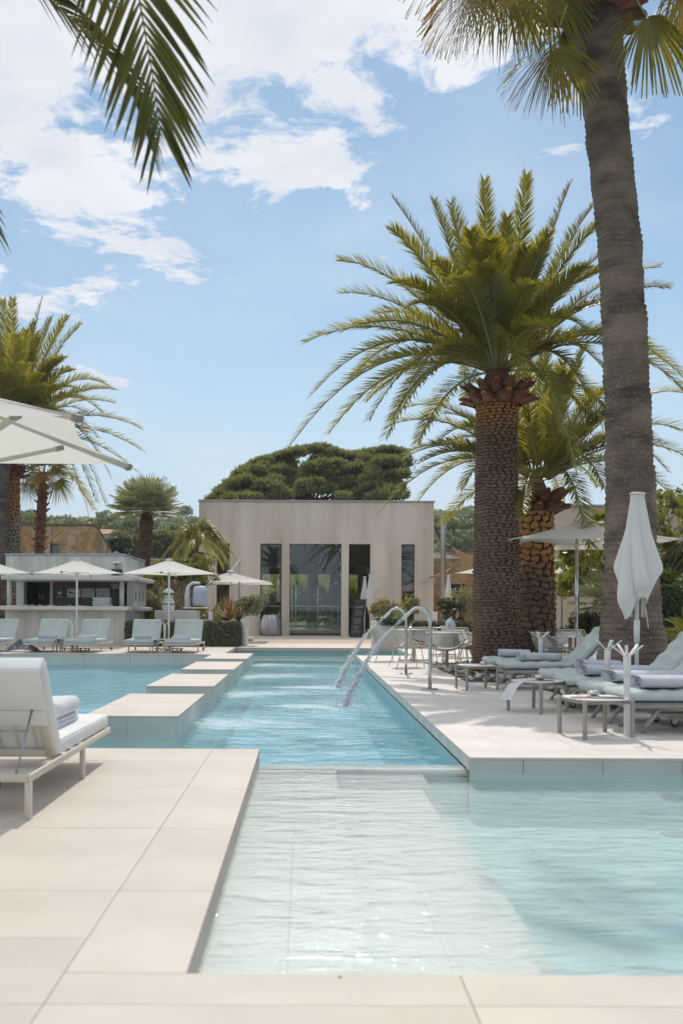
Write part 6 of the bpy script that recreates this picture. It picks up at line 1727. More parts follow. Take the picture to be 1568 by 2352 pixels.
def ring_trunk(cl, rd, name_mat, h_, seed, nring, namp, nu=64, bulge=None):
    """fine ringed trunk from centre line cl(z), radius rd(z)"""
    g = np.random.default_rng(seed); nv = nring*4
    V = []; ph = g.uniform(0,6.28,8)
    ringr = g.uniform(-1,1,nring+1)
    for j in range(nv+1):
        z = h_*j/nv; cx, cy = cl(z); r = rd(z); k = j//4; f = (j%4)/4
        for i in range(nu):
            a = 2*PI*i/nu
            q = namp*(.6*ringr[k]*.5+ (.8*f) + .5*math.sin(a*5+ph[0]+k*.7)*math.sin(a*2+ph[1]-k*.23))
            if bulge: q += bulge(z, a)
            V.append((cx+(r+q)*math.cos(a), cy+(r+q)*math.sin(a), z))
    F = [(j*nu+i, j*nu+(i+1)%nu, (j+1)*nu+(i+1)%nu, (j+1)*nu+i) for j in range(nv) for i in range(nu)]
    return np_mesh('trunk', V, F, name_mat, smooth=True)
# lichen-spotted bark of the big fan palm
bk = mk('grey_fan_palm_bark', (.085,.063,.048), .92, scale=1.6, col2=(.26,.195,.15), bump=1.0, bscale=6, stretch=(1,1,2.0), bstretch=(.8,.8,10))
_N = bk.node_tree.nodes; _L = bk.node_tree.links
_p = [n for n in _N if n.type == 'BSDF_PRINCIPLED'][0]; _src = _p.inputs['Base Color'].links[0].from_socket
_tc = [n for n in _N if n.type == 'TEX_COORD'][0]
_nz = _N.new('ShaderNodeTexNoise'); _nz.inputs['Scale'].default_value = 34; _nz.inputs['Detail'].default_value = 6; _L.new(_tc.outputs['Object'], _nz.inputs['Vector'])
_rp = _N.new('ShaderNodeValToRGB'); _rp.color_ramp.elements[0].position = .58; _rp.color_ramp.elements[1].position = .64; _L.new(_nz.outputs['Fac'], _rp.inputs[0])
_sx = _N.new('ShaderNodeSeparateXYZ'); _L.new(_tc.outputs['Object'], _sx.inputs[0])
_mr = _N.new('ShaderNodeMapRange'); _mr.inputs['From Min'].default_value = 9.5; _mr.inputs['From Max'].default_value = 4.0; _L.new(_sx.outputs[2], _mr.inputs[0])
_mm = _N.new('ShaderNodeMath'); _mm.operation = 'MULTIPLY'; _L.new(_rp.outputs[0], _mm.inputs[0]); _L.new(_mr.outputs[0], _mm.inputs[1])
_m3 = _N.new('ShaderNodeMath'); _m3.operation = 'MULTIPLY'; _m3.inputs[1].default_value = .4; _L.new(_mm.outputs[0], _m3.inputs[0])
_mx = _N.new('ShaderNodeMix'); _mx.data_type = 'RGBA'; _L.new(_m3.outputs[0], _mx.inputs['Factor']); _L.new(_src, _mx.inputs['A']); _mx.inputs['B'].default_value = (.42,.43,.28,1); _L.new(_mx.outputs['Result'], _p.inputs['Base Color'])
WY = 12.6
cl_px = [(1452,1538,80),(1451,1500,76),(1450,1420,66),(1448,1300,58),(1447,1135,53),(1441,950,49),(1431,720,47),(1420,540,46),(1404,400,46),(1388,240,47),(1370,60,51),(1366,-20,52)]
cl_w = [D(a,b,WY) for a,b,_ in cl_px]; cl_r = [c*WY/FOC for _,_,c in cl_px]
WB = Vector((cl_w[0].x, WY, 0)); WH = cl_w[-1].z
zsC = [max(0,p.z) for p in cl_w]; zsC[0] = 0
clf = lambda z: (float(np.interp(z, zsC, [p.x-WB.x for p in cl_w])), 0.0)
rdf = lambda z: float(np.interp(z, zsC, cl_r))
def wbulge(z, a):
    return (.10*abs(mnoise.noise(Vector((math.cos(a)*3,math.sin(a)*3,z*5))))+.05*mnoise.noise(Vector((math.cos(a)*7,math.sin(a)*7,z*12))))*smooth(.6,.2,z)*.7
def wtrunk(t):
    ob('trunk', ring_trunk(clf, rdf, bk, WH, 3, 120, .026, 72, wbulge), t)
    # split root skirt
    rsk = MB()
    def rf_(a, b):
        an = 2*PI*a; z = .40*b+.0; r = rdf(z)+.01+.10*(1-b)**.8*(1+.6*mnoise.noise(Vector((math.cos(an)*2.5,math.sin(an)*2.5,z*3))))+.06*mnoise.noise(Vector((math.cos(an)*9,math.sin(an)*9,z*14)))*(1-b*.6)-.04*b
        return (r*math.cos(an), r*math.sin(an), z+(.10*mnoise.noise(Vector((math.cos(an)*5,math.sin(an)*5,3)))*b))
    rsk.grid(rf_, 110, 26); rsk.obj('root_skirt', mk('root_mat',(.045,.028,.016),.95,scale=8,col2=(.16,.105,.06),bump=.9,bscale=20), t)
    rr = random.Random(4); c = clf(WH)
    for j in range(4):
        for k in range(12):
            a = 2*PI*(k+.5*(j%2)+rr.uniform(-.2,.2))/12
            q = ob('leaf_boot', STUB, t, (c[0]+.30*math.cos(a), .30*math.sin(a), WH-.30+.19*j)); q.rotation_euler = (rad(-62+rr.uniform(-12,12)+8*j),0,a-PI/2); s_=rr.uniform(1.1,1.5); q.scale=(s_*1.2,s_,s_)
hubs = []
def H(px, py, dy, dx, dz, nx_, ny_, sc, m_=None): hubs.append((D(px,py,WY+dy), (dx,dy*.12,dz), (nx_,ny_,.35), sc, m_))
for a in ((1085,-50,-.3,-.35,-1,-.7,-1,.90,'fandry'),(1120,-55,.4,-.15,-1,-.3,-1,1.0,None),(1068,-15,.6,-.5,-.9,-.5,-1,.80,None),(1160,-45,-.6,0,-1,-.2,-1,.95,None),(1196,5,.4,.1,-1,.2,-1,.62,None),(1255,-40,-.5,.1,-1,.1,-1,.85,None),
          (1268,112,-.7,-.25,-1,-.2,-1,.82,None),(1264,122,-.5,-.35,-.95,-.4,-1,.72,'fandry'),(1322,80,.5,.0,-1,.3,-1,.9,None),(1484,38,-.6,.25,-1,.3,-1,.88,None),(1585,-15,.3,.3,-1,.3,-1,.9,'fandry'),(1575,-80,-.4,.3,-1,.4,-1,.9,None),
          (1050,-110,.2,-.7,-.8,-.3,-1,.9,None)):
    H(a[0],a[1],a[2],a[3],a[4],a[5],a[6],a[7],M[a[8]] if a[8] else None)
rr_ = random.Random(9); topW = Vector((clf(WH)[0]+WB.x, WY, WH+.35))
for k in range(26):
    az = rr_.uniform(0,6.28); el = rr_.uniform(.45,1.4); L_=rr_.uniform(.9,1.25); d = Vector((math.cos(az)*math.cos(el),math.sin(az)*math.cos(el),math.sin(el)))
    hubs.append((topW+d*L_+Vector((0,0,.6)), tuple(d+Vector((0,0,-.1))), (-d.x*.3,-d.y*.3,1), rr_.uniform(.85,1.05), None))
fan_palm('fan_palm', 'very tall fan palm on the right with a thick grey trunk and hanging leaves', WB, [WB, topW], [.4,.4], hubs, 31, .96, M['fan'], None, .016, .62, 50, trunkobj=wtrunk, fuse=.36)

# small fan palms on the left
def ball_hubs(c, n, L_, seed, lo=-.3, hi=1.45, up=0.0, sc=(.9,1.1), hang=.15):
    rr = random.Random(seed); out = []
    for k in range(n):
        az = 2*PI*(k*.618)+rr.uniform(-.3,.3); el = lo+(hi-lo)*((k+.5)/n); 
        d = Vector((math.cos(az)*math.cos(el),math.sin(az)*math.cos(el),math.sin(el)))
        out.append((Vector(c)+d*L_, tuple(d+Vector((0,0,-hang))), (-d.x*.25,-d.y*.25,1.0) if el > 0 else (d.x,d.y,.5), rr.uniform(*sc), None))
    return out
c = D(337,1168,37); b = Vector((D(337,0,37).x,37,0))
fan_palm('fan_palm', 'stiff blue-green fan palm with a brown fibrous trunk behind the bar roof', b, [b, b+Vector((-.02,0,c.z*.55)), Vector((c.x,37,c.z-.5)), Vector((c.x,37,c.z-.2))], [.30,.27,.27,.20],
         ball_hubs(c-Vector((0,0,.15)), 46, .62, 3, -.20, 1.5, hang=0), 32, .98, M['bluefan'], None, .012, .06, 30, mk('brown_fibre_bark',(.07,.035,.02),.95,scale=3,col2=(.17,.09,.05),bump=.9,bscale=10,stretch=(1,1,3)), fuse=.5)
stubs_t = thing('fan_palm_x','x','x') ; bpy.data.objects.remove(stubs_t)
# thin fan palm behind the bar with hanging leaves
c = D(100,1110,35.4); b = Vector((D(90,0,35.4).x,35.4,0))
hb = [(D(130,1105,35.2),(.5,0,-1),(.3,-1,.4),1.0,None),(D(66,1112,35.0),(-.2,0,-1),(-.2,-1,.4),1.0,None),(D(88,1085,34.8),(0,0,-1),(0,-1,.3),1.05,M['fandry']),(D(76,1095,35.8),(-.3,0,-1),(0,-1,.3),.9,None),(D(118,1075,36),(.8,0,-.5),(0,-1,.6),.9,None),(D(60,1060,35.8),(-.9,0,-.2),(0,-.5,1),.9,None)]
fan_palm('fan_palm', 'slender fan palm with a rough red-brown trunk between the date palm and the bar', b, [b, b+Vector((.05,0,2)), Vector((c.x-.06,35.4,c.z-1)), c], [.20,.18,.185,.17], hb+ball_hubs(c+Vector((0,0,.3)), 14, .7, 7, .1, 1.4), 33, .80, M['fan'], None, .012, .5, 30, mk('red_brown_bark',(.10,.04,.025),.95,scale=4,col2=(.24,.11,.07),bump=.9,bscale=9,stretch=(1,1,3)))
t_ = [o for o in bpy.data.objects if o.get('label','').startswith('slender fan palm')][0]
for k in range(46):
    f = k/46; zc = c.z*(.35+.63*f); a = k*2.4; xx = -b.x + b.x+.05+(c.x-b.x-.05)*f
    q = ob('leaf_boot', STUB, t_, (xx+.15*math.cos(a)*1, .15*math.sin(a), zc)); q.rotation_euler = (rad(-25),0,a-PI/2); q.scale = (.75,.75,.75)
# thick grey leaning trunk at the left edge
b = Vector((D(-6,0,33.8).x,33.8,0)); tp = D(4,1052,33.8)
fan_palm('fan_palm', 'thick grey palm trunk leaning at the very left edge behind the bar', b, [b, Vector((b.x+.05,33.8,2.5)), tp, tp+Vector((.05,0,1.8))], [.42,.34,.33,.32], ball_hubs(tp+Vector((0,0,2.0)), 16, 1.0, 8, .0, 1.4), 34, .9, M['fan'], None, .015, .4, 30)

# yellow-green feather palm by the hall
c = D(455,1268,36); b = Vector((c.x,36,0))
bp_ = thing('jelly_palm', 'small yellow-green palm with arching leaves in front of the left corner of the beige hall', 'palm tree', b)
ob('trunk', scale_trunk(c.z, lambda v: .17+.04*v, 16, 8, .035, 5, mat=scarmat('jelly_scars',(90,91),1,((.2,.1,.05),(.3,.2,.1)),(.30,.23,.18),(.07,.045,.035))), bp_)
rr_ = random.Random(12); c0 = c+Vector((0,0,.15))
for k in range(34):
    az = rr_.uniform(0,6.28); el = rr_.uniform(.25,1.45); L_ = rr_.uniform(1.3,1.75)
    h_ = math.cos(el)**.8
    tip = c0+Vector((math.cos(az)*h_*L_*1.0, math.sin(az)*h_*L_, math.sin(el)*L_*.65-.62*h_*L_)); ct_ = c0+Vector((math.cos(az)*h_*.55, math.sin(az)*h_*.55, .95*math.sin(el)+.55))
    ob('frond', frond_mesh(c0-b, ct_-b, tip-b, 700+k, 46, .46, .026, start=.25, beta=(.1,.5), alpha=(.75,.35), droop=.35, mat=M['butia'], rr0=.016), bp_)

# near palm at the upper left: fronds hanging into the picture
cr = Vector((-2.7, 3.3, 4.75)); b = Vector((-2.95, 3.1, 0))
npalm = thing('date_palm', 'date palm close to the camera whose drooping fronds hang into the upper left corner', 'palm tree', b)
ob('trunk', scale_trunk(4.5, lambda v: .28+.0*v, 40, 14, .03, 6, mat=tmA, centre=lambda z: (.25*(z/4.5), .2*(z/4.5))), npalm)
MB().tube([(.25,.2,4.4),(.25,.2,4.75),(.25,.2,5.0)], [.27,.22,.05], 12).obj('crown_shaft', M['boot'], npalm)
stubs(npalm, (.25,.2), .27, 4.3, 3, 12, 1.0, 44)
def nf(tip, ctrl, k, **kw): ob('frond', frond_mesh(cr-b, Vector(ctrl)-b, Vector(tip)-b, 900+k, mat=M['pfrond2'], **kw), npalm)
P_A0, P_A1, P_A2 = D(312,-60,4.4), D(330,95,4.4), D(366,292,4.45)
# frond A: bends over above the picture and hangs down; built as one long curve
def path_frond(pts, seed, name='frond', **kw):
    """frond along a polyline given as world points (Catmull-Rom sampled)"""
    return pts
def frond_poly(pts, seed, n, lmax, w, mat, beta, alpha, droop, sidev, start=.1, tone0=.45, rr0=.02, lprof=None, asym=(1,1)):
    g = np.random.default_rng(seed); pts = np.array([tuple(p) for p in pts]); 
    seg = np.r_[0, np.cumsum(np.linalg.norm(np.diff(pts,axis=0),axis=1))]; seg /= seg[-1]
    def P(t):
        return np.stack([np.interp(t, seg, pts[:,i]) for i in range(3)], axis=-1)
    tt = np.linspace(0,1,60); pp = P(tt)
    for _ in range(6): pp[1:-1] = (pp[:-2]+pp[1:-1]*2+pp[2:])/4
    def P(t): return np.stack([np.interp(t, tt, pp[:,i]) for i in range(3)], axis=-1)
    sv = vnorm(np.array(sidev, dtype=float))
    t = np.repeat(np.linspace(start,1,n),2); side = np.tile([-1.0,1.0],n)
    p = P(t); d = vnorm(P(np.minimum(t+.02,1.0))-P(np.maximum(t-.02,0)))
    S = vnorm(sv[None]-d*np.sum(sv[None]*d,axis=1,keepdims=True)); N = np.cross(S,d)
    q = (t-start)/(1-start)
    al = alpha[0]+(alpha[1]-alpha[0])*q**1.3+g.normal(0,.04,2*n); be = g.uniform(beta[0],beta[1],2*n)
    L_ = lmax*(lprof(q) if lprof else np.clip(np.sin(PI*(.2+.72*q)),.05,1)**.5)*g.uniform(.92,1.05,2*n)*np.where(side<0,asym[0],asym[1])
    D_ = vnorm(np.cos(al)[:,None]*d+np.sin(al)[:,None]*(side[:,None]*S*np.cos(be)[:,None]+N*np.sin(be)[:,None]))
    wv = vnorm(d-D_*np.sum(d*D_,axis=1,keepdims=True)+N*.35)
    ww = w*g.uniform(.85,1.1,2*n); rows = []
    fr = [0,.12,.35,.62,.85,1.0]; wf = [.3,.7,1.0,.85,.45,.03]
    for f_, w_ in zip(fr, wf):
        c_ = p+D_*(L_*f_)[:,None]; c_[:,2] -= droop*L_*f_**2
        rows += [c_-wv*(ww*w_*.5)[:,None], c_+wv*(ww*w_*.5)[:,None]]
    k = 2*n; V2 = np.stack(rows,axis=1).reshape(-1,3); m = len(rows); base = np.arange(k)[:,None]*m
    F = np.vstack([base+np.array([[2*j,2*j+1,2*j+3,2*j+2]]) for j in range(len(fr)-1)])
    tn = np.tile(tone0+g.uniform(-.25,.25,k), len(fr)-1)
    # rachis
    ts = np.linspace(0,.99,24); c_ = P(ts); d_ = vnorm(np.gradient(c_,axis=0)); S_ = vnorm(sv[None]-d_*np.sum(sv[None]*d_,axis=1,keepdims=True)); N_ = np.cross(S_,d_); RV = []
    for i in range(24):
        r_ = rr0*(1-.85*ts[i])
        for kk in range(6):
            a = 2*PI*kk/6; RV.append(c_[i]+(S_[i]*math.cos(a)+N_[i]*math.sin(a))*r_)
    o = len(V2); RF = [(o+i*6+kk,o+i*6+(kk+1)%6,o+(i+1)*6+(kk+1)%6,o+(i+1)*6+kk) for i in range(23) for kk in range(6)]
    return np_mesh('frond', np.vstack([V2,np.array(RV)]), np.vstack([F,np.array(RF)]), mat, np.concatenate([tn, np.full(len(RF),1.7)]))
def nput(me):
    o = ob('frond', me, npalm); o.location = -b
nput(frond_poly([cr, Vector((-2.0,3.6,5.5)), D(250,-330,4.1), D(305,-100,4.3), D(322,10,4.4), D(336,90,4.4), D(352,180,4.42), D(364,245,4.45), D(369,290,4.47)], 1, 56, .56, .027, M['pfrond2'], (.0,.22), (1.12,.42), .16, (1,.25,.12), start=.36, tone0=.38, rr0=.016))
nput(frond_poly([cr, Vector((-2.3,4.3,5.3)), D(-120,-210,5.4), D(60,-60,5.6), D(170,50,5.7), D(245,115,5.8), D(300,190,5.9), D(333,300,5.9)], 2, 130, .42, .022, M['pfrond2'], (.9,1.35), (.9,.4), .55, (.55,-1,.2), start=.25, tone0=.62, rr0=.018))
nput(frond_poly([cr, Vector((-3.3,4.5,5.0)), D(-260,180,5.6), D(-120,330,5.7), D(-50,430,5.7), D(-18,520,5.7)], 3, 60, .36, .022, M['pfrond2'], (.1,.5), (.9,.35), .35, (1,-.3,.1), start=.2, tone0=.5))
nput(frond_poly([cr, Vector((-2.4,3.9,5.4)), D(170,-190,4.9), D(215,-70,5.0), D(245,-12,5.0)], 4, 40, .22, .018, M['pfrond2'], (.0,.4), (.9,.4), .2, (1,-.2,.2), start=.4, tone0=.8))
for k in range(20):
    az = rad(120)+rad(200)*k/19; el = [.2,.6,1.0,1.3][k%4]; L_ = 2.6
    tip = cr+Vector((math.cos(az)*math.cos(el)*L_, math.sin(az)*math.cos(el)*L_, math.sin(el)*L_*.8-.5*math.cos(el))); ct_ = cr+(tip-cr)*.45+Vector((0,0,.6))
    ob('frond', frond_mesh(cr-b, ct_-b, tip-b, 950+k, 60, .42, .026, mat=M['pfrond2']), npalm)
# ------------------------------------------------------------------ broadleaf, pines, hedges, hill
def profile(pts, x):
    return float(np.interp(x, [p[0] for p in pts], [p[1] for p in pts]))
# stone pine behind the hall
PY = 57.0
prof_ = [(478,1150),(500,1132),(520,1112),(545,1092),(565,1072),(600,1054),(640,1042),(690,1028),(740,1022),(775,1036),(800,1042),(850,1034),(895,1026),(925,1036),(935,1060),(945,1100),(960,1135),(975,1150)]
sp_ = thing('stone_pine', 'broad dark green stone pine rising behind the roof of the beige hall', 'pine tree', (D(735,0,PY).x, PY, 0))
off = Vector(sp_.location); cl_ = []; g_ = random.Random(23)
for k in range(175):
    px = g_.uniform(495,925); top = profile(prof_, px); r = g_.uniform(9,25)
    py = top+r*.75+ g_.random()*min(105, 1152-top)
    py = min(py, 1150)
    Yk = PY+g_.uniform(-4.5,4.5)-3*(py-top)/110; c_ = D(px,py,Yk)-off; rm = r*PY/FOC
    cl_.append((c_, (rm*1.15, rm*1.15, rm*.70)))
for k in range(64):
    px = 486+k*7.0+g_.uniform(-3,3); top = profile(prof_, px); r = g_.uniform(9,16); c_ = D(px,top+r*.7,PY+g_.uniform(-3,3))-off; rm=r*PY/FOC; cl_.append((c_,(rm*1.3,rm*1.3,rm*.75)))
cloud('crown', cl_, 620, .105, M['pine'], 5, sp_, shell=(.35,1.16), zmin=-.35, elong=3.6, lit_top_tone=.5)
tb = MB(); fk = [D(715,1230,PY)-off, D(772,1230,PY)-off]
for (bx_, tx) in ((718,712),(756,775)):
    a = D(bx_,1440,PY)-off; a.z = 0; tb.tube([a, a.lerp(D(tx,1250,PY)-off,.5)+Vector((.1,0,0)), D(tx,1220,PY)-off, D((tx+725)/2,1150,PY)-off], [.42,.36,.32,.24], 12)
tb.obj('trunk', M['bark'], sp_)
br = MB()
for k in range(60):
    c_, r_ = cl_[g_.randrange(175)]; s0 = D(g_.uniform(690,790),g_.uniform(1150,1200),PY)-off
    m_ = s0.lerp(c_,.5)+Vector((g_.uniform(-.3,.3),g_.uniform(-.3,.3),-.35)); br.tube([s0, m_, c_], [.10,.06,.02], 5)
br.obj('limbs', M['bark'], sp_)

# trees beyond the walls
def bush(name, label, cat, c, r, seed, per, size, mat, trunk=True, group=None, clumps=9, flat=.8, elong=1.3, lit_top_tone=.3, zmin=-.5, core=None):
    t = thing(name, label, cat, (c[0], c[1], 0), 0, group); rr = random.Random(seed); cl = []
    for k in range(clumps):
        a = rr.uniform(0,6.28); q = rr.random()**.5*.62; z = rr.uniform(-.4,.45)
        cl.append(((math.cos(a)*q*r[0], math.sin(a)*q*r[1], c[2]+z*r[2]), tuple(x*rr.uniform(.42,.62) for x in r)))
    cloud('crown', cl, per, size, mat, seed, t, elong=elong, lit_top_tone=lit_top_tone, zmin=zmin)
    if trunk: MB().tube([(0,0,-.1),(0,0,max(.3,c[2]))], [.07*r[0]+.04,.04*r[0]+.02], 7).obj('trunk', M['bark'], t)
    return t
hl = ['round-topped pine beyond the garden wall, leftmost beside the ochre building','round-topped pine beyond the garden wall, just left of the blue fan palm','round-topped pine beyond the garden wall, behind the blue fan palm trunk','round-topped pine beyond the garden wall, right of the blue fan palm trunk','round-topped pine beyond the garden wall, behind the yellow-green palm','round-topped pine beyond the garden wall, touching the beige hall']
for k, (px, py) in enumerate(((262,1262),(292,1252),(330,1256),(372,1255),(412,1260),(446,1262))):
    Yk = 64+3*(k%3); p = D(px, py, Yk); bush('round_pine', hl[k], 'tree', (p.x,Yk,p.z), (1.45,1.5,1.15), 60+k, 420, .17, M['pine' if k%2 else 'dark'], group='trees beyond the garden wall', clumps=10, lit_top_tone=.45)
for k, (px, y0, h_, lab) in enumerate(((311,1237,4.6,'dark cypress left of the blue fan palm trunk, tallest of the cypresses'),(352,1252,3.6,'thin dark cypress right of the blue fan palm trunk'),(366,1258,3.2,'smallest dark cypress further right of the blue fan palm'))):
    Yk = 56; p = D(px, y0, Yk); t = thing('cypress', lab, 'cypress', (p.x,Yk,0), 0, 'cypresses beyond the garden wall')
    cloud('crown', [((0,0,p.z*.5+(j-4)*p.z*.11),(.42*(1-abs(j-3.2)/6.5),.42*(1-abs(j-3.2)/6.5),.6)) for j in range(9)], 200, .10, M['dark'], 80+k, t, elong=1.5)
    MB().tube([(0,0,0),(0,0,p.z*.6)], .05, 6).obj('trunk', M['bark'], t)

# wooded hill
g = np.random.default_rng(5); cl = []; tk = MB()
rr = random.Random(8)
def seen(x, y):
    px = 701+x/y*2100
    return (-60 < px < 475) or (980 < px < 1110) or (1270 < px < 1420)
cnt = 0
while cnt < 620:
    y = rr.uniform(95, 285); x = rr.uniform(-.36,.36)*y
    if not seen(x, y): continue
    cnt += 1; gz_0 = tz(x,y); r = rr.uniform(2.0,4.2); hgt = rr.uniform(3,6.5)
    for k in range(3):
        cl.append(((x+rr.uniform(-r,r)*.5, y+rr.uniform(-r,r)*.5, gz_0+hgt+rr.uniform(-.6,.6)), (r*rr.uniform(.55,.85), r*rr.uniform(.55,.85), r*rr.uniform(.22,.34))))
    if y < 190: tk.tube([(x,y,gz_0-.3),(x+rr.uniform(-.6,.6),y,gz_0+hgt*.7),(x+rr.uniform(-1.2,1.2),y,gz_0+hgt)], [.26,.18,.1], 4, caps=False)
o = cloud('hill_pines', cl, 75, .62, M['hillpine'], 6, None, shell=(.55,1.05), zmin=-.1, elong=1.3, lit_top_tone=.5); o['kind'] = 'stuff'
tk.add([(0,0,-5),(0,.1,-5),(.1,0,-5)], [(0,1,2)]); o = tk.obj('hill_pine_trunks', M['bark']); o['kind'] = 'stuff'
for k, (px, py, lab) in enumerate(((238,1190,'lone pale tree standing up from the hill skyline, left'),(427,1178,'small feathery tree on the hill skyline right of the blue fan palm'),(74,1187,'tiny tree on the skyline left of the slender fan palm'))):
    Yk = 262; p = D(px, py, Yk); gz_0 = tz(p.x, Yk); bush('skyline_tree', lab, 'tree', (p.x,Yk,p.z), (2.4,2.4,2.6), 90+k, 120, .5, M['hillpine'], group='lone trees on the hill skyline', clumps=6)
    bpy.data.objects[bpy.context.scene.collection.objects[-1].name].location.z += 0
# hillside houses right
for k, (px, py, Yk, wd, lab) in enumerate(((1001,1226,200,7,'distant hillside villa roof just right of the hall above the annex'),(1051,1278,95,5.5,'pale villa with a terracotta roof among the hill pines'))):
    p = D(px,py,Yk); t = thing('hill_villa', lab, 'house', (p.x,Yk,p.z-2.4), 0, 'villas on the hillside')
    MB().box((-wd/2,0,-3),(wd/2,5,2.0)).obj('wall', M['cream'], t)
    MB().add([(-wd/2-.4,-.4,2.002),(wd/2+.4,-.4,2.002),(wd/2-.8,2.5,3.0),(-wd/2+.8,2.5,3.0),(wd/2+.4,5.4,2.002),(-wd/2-.4,5.4,2.002)], [(0,1,2,3),(3,2,4,5),(1,4,2),(0,3,5),(0,5,4,1)]).obj('roof', mk('villa_roof',(.50,.36,.26),.8), t)
    for xx in (-wd*.3, 0, wd*.3): MB().box((xx-.5,-.06,.4),(xx+.5,-.01,1.5)).obj('window', M['interior'], t)

# garden behind the hall, seen through its glass
gl_ = MB().box((D(560,0,53).x,52.8,-.04),(D(880,0,53).x,57.5,.02)).obj('rear_lawn', mk('bright_lawn',(.10,.17,.03),.9,scale=3,col2=(.18,.26,.06),bump=.5,bscale=30)); struct(gl_)  # brighter green than the general ground
rows = []
for j in range(16):
    y = 66+3.2*j
    for x in np.arange(-9, 9, .9): rows.append(((x*y/66, y, tz(x*y/66,y)+.9+R.uniform(-.1,.1)), (.75,.5,.55)))
o = cloud('vineyard_rows', rows, 70, .22, M['vine'], 9, None, elong=1.2, lit_top_tone=.4); o['kind'] = 'stuff'
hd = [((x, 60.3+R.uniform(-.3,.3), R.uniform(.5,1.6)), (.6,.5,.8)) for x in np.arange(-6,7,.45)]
o = tag(cloud('rear_hedge', hd, 260, .12, M['dark'], 10, None, elong=3.0, lit_top_tone=.5), 'tall dark hedge seen through the glass entrance behind the hall', 'hedge')
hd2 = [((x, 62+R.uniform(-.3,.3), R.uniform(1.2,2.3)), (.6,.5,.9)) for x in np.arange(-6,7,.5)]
o = tag(cloud('reed_bed', hd2, 160, .16, M['vine'], 12, None, elong=4.0, lit_top_tone=.5), 'tall yellow-green reeds seen through the glass behind the hall', 'reeds')
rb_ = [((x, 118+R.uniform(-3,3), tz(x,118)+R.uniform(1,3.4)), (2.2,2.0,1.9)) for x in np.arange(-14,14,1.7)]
o = cloud('rear_woodland', rb_, 160, .4, M['dark'], 13, None, lit_top_tone=.5); o['kind'] = 'stuff'
cr_ = MB().add([(D(590,0,57).x,0,0)]*3, [(0,1,2)]) if False else None
tag(MB().bevbox((-3.0,-.02,1.35),(3.2,.02,1.41), .005, seg=1).bevbox((-3.0,-.02,.7),(3.2,.02,.74), .005, seg=1).bevbox((-2.9,-.03,0),(-2.84,.03,1.4), .004, seg=1).bevbox((3.0,-.03,0),(3.06,.03,1.4), .004, seg=1).obj('garden_rail', M['brushed'], None, (.5,54.5,0)), 'thin metal garden rail seen through the entrance glass behind the hall', 'railing')

# hedges
def hedge(name, label, x0, x1, y0, y1, h_, seed, per, size, mat, group=None):
    t = thing(name, label, 'hedge', ((x0+x1)/2,(y0+y1)/2,0), 0, group); g = np.random.default_rng(seed); hx, hy = (x1-x0)/2-.04, (y1-y0)/2-.04
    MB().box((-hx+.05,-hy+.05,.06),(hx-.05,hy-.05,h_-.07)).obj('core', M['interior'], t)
    n = per; f = g.choice(4, n, p=[.5,.24,.13,.13]); u_ = g.uniform(-1,1,n); v_ = g.uniform(0,1,n)
    p = np.zeros((n,3)); nr = np.zeros((n,3))
    for k in range(4):
        m_ = f == k
        if k == 0: p[m_] = np.stack([u_[m_]*hx, np.full(m_.sum(),-hy), .05+v_[m_]*(h_-.07)],1); nr[m_] = (0,-1,.2)
        if k == 1: p[m_] = np.stack([u_[m_]*hx, (v_[m_]*2-1)*hy, np.full(m_.sum(),h_-.03)],1); nr[m_] = (0,0,1)
        if k == 2: p[m_] = np.stack([np.full(m_.sum(),hx), u_[m_]*hy, .05+v_[m_]*(h_-.07)],1); nr[m_] = (1,0,.2)
        if k == 3: p[m_] = np.stack([np.full(m_.sum(),-hx), u_[m_]*hy, .05+v_[m_]*(h_-.07)],1); nr[m_] = (-1,0,.2)
    p += g.normal(0,.025,(n,3)); nn_ = vnorm(nr+g.normal(0,.65,(n,3))); t1 = vnorm(np.cross(nn_,g.normal(0,1,(n,3)))); t2 = np.cross(nn_,t1); s = size*g.uniform(.6,1.3,n)
    a = t1*(s*.8)[:,None]; b_ = t2*(s*.4)[:,None]
    V = np.stack([p-a,p+b_,p+a,p-b_],1).reshape(-1,3); ob('foliage', np_mesh('foliage', V, np.arange(n*4).reshape(-1,4), mat, g.uniform(.1,.9,n)), t)
    return t
hx0, hx1 = D(303,0,29).x, D(562.7,0,29).x
hedge('clipped_hedge', 'long clipped green hedge behind the two right far loungers', hx0, hx1, 28.4, 29.9, EYE-D(430,1428,29).z*0+(D(430,1428,28.4).z-EYE), 3, 15000, .055, M['hedge'])
hh_ = D(1000,1428,28.0).z
hedge('low_hedge', 'low clipped hedge behind the terrace chairs and the seated person', D(962,0,28).x, D(1110,0,28).x, 27.9+.15, 28.7, max(.5,hh_), 4, 5000, .05, M['hedge'])
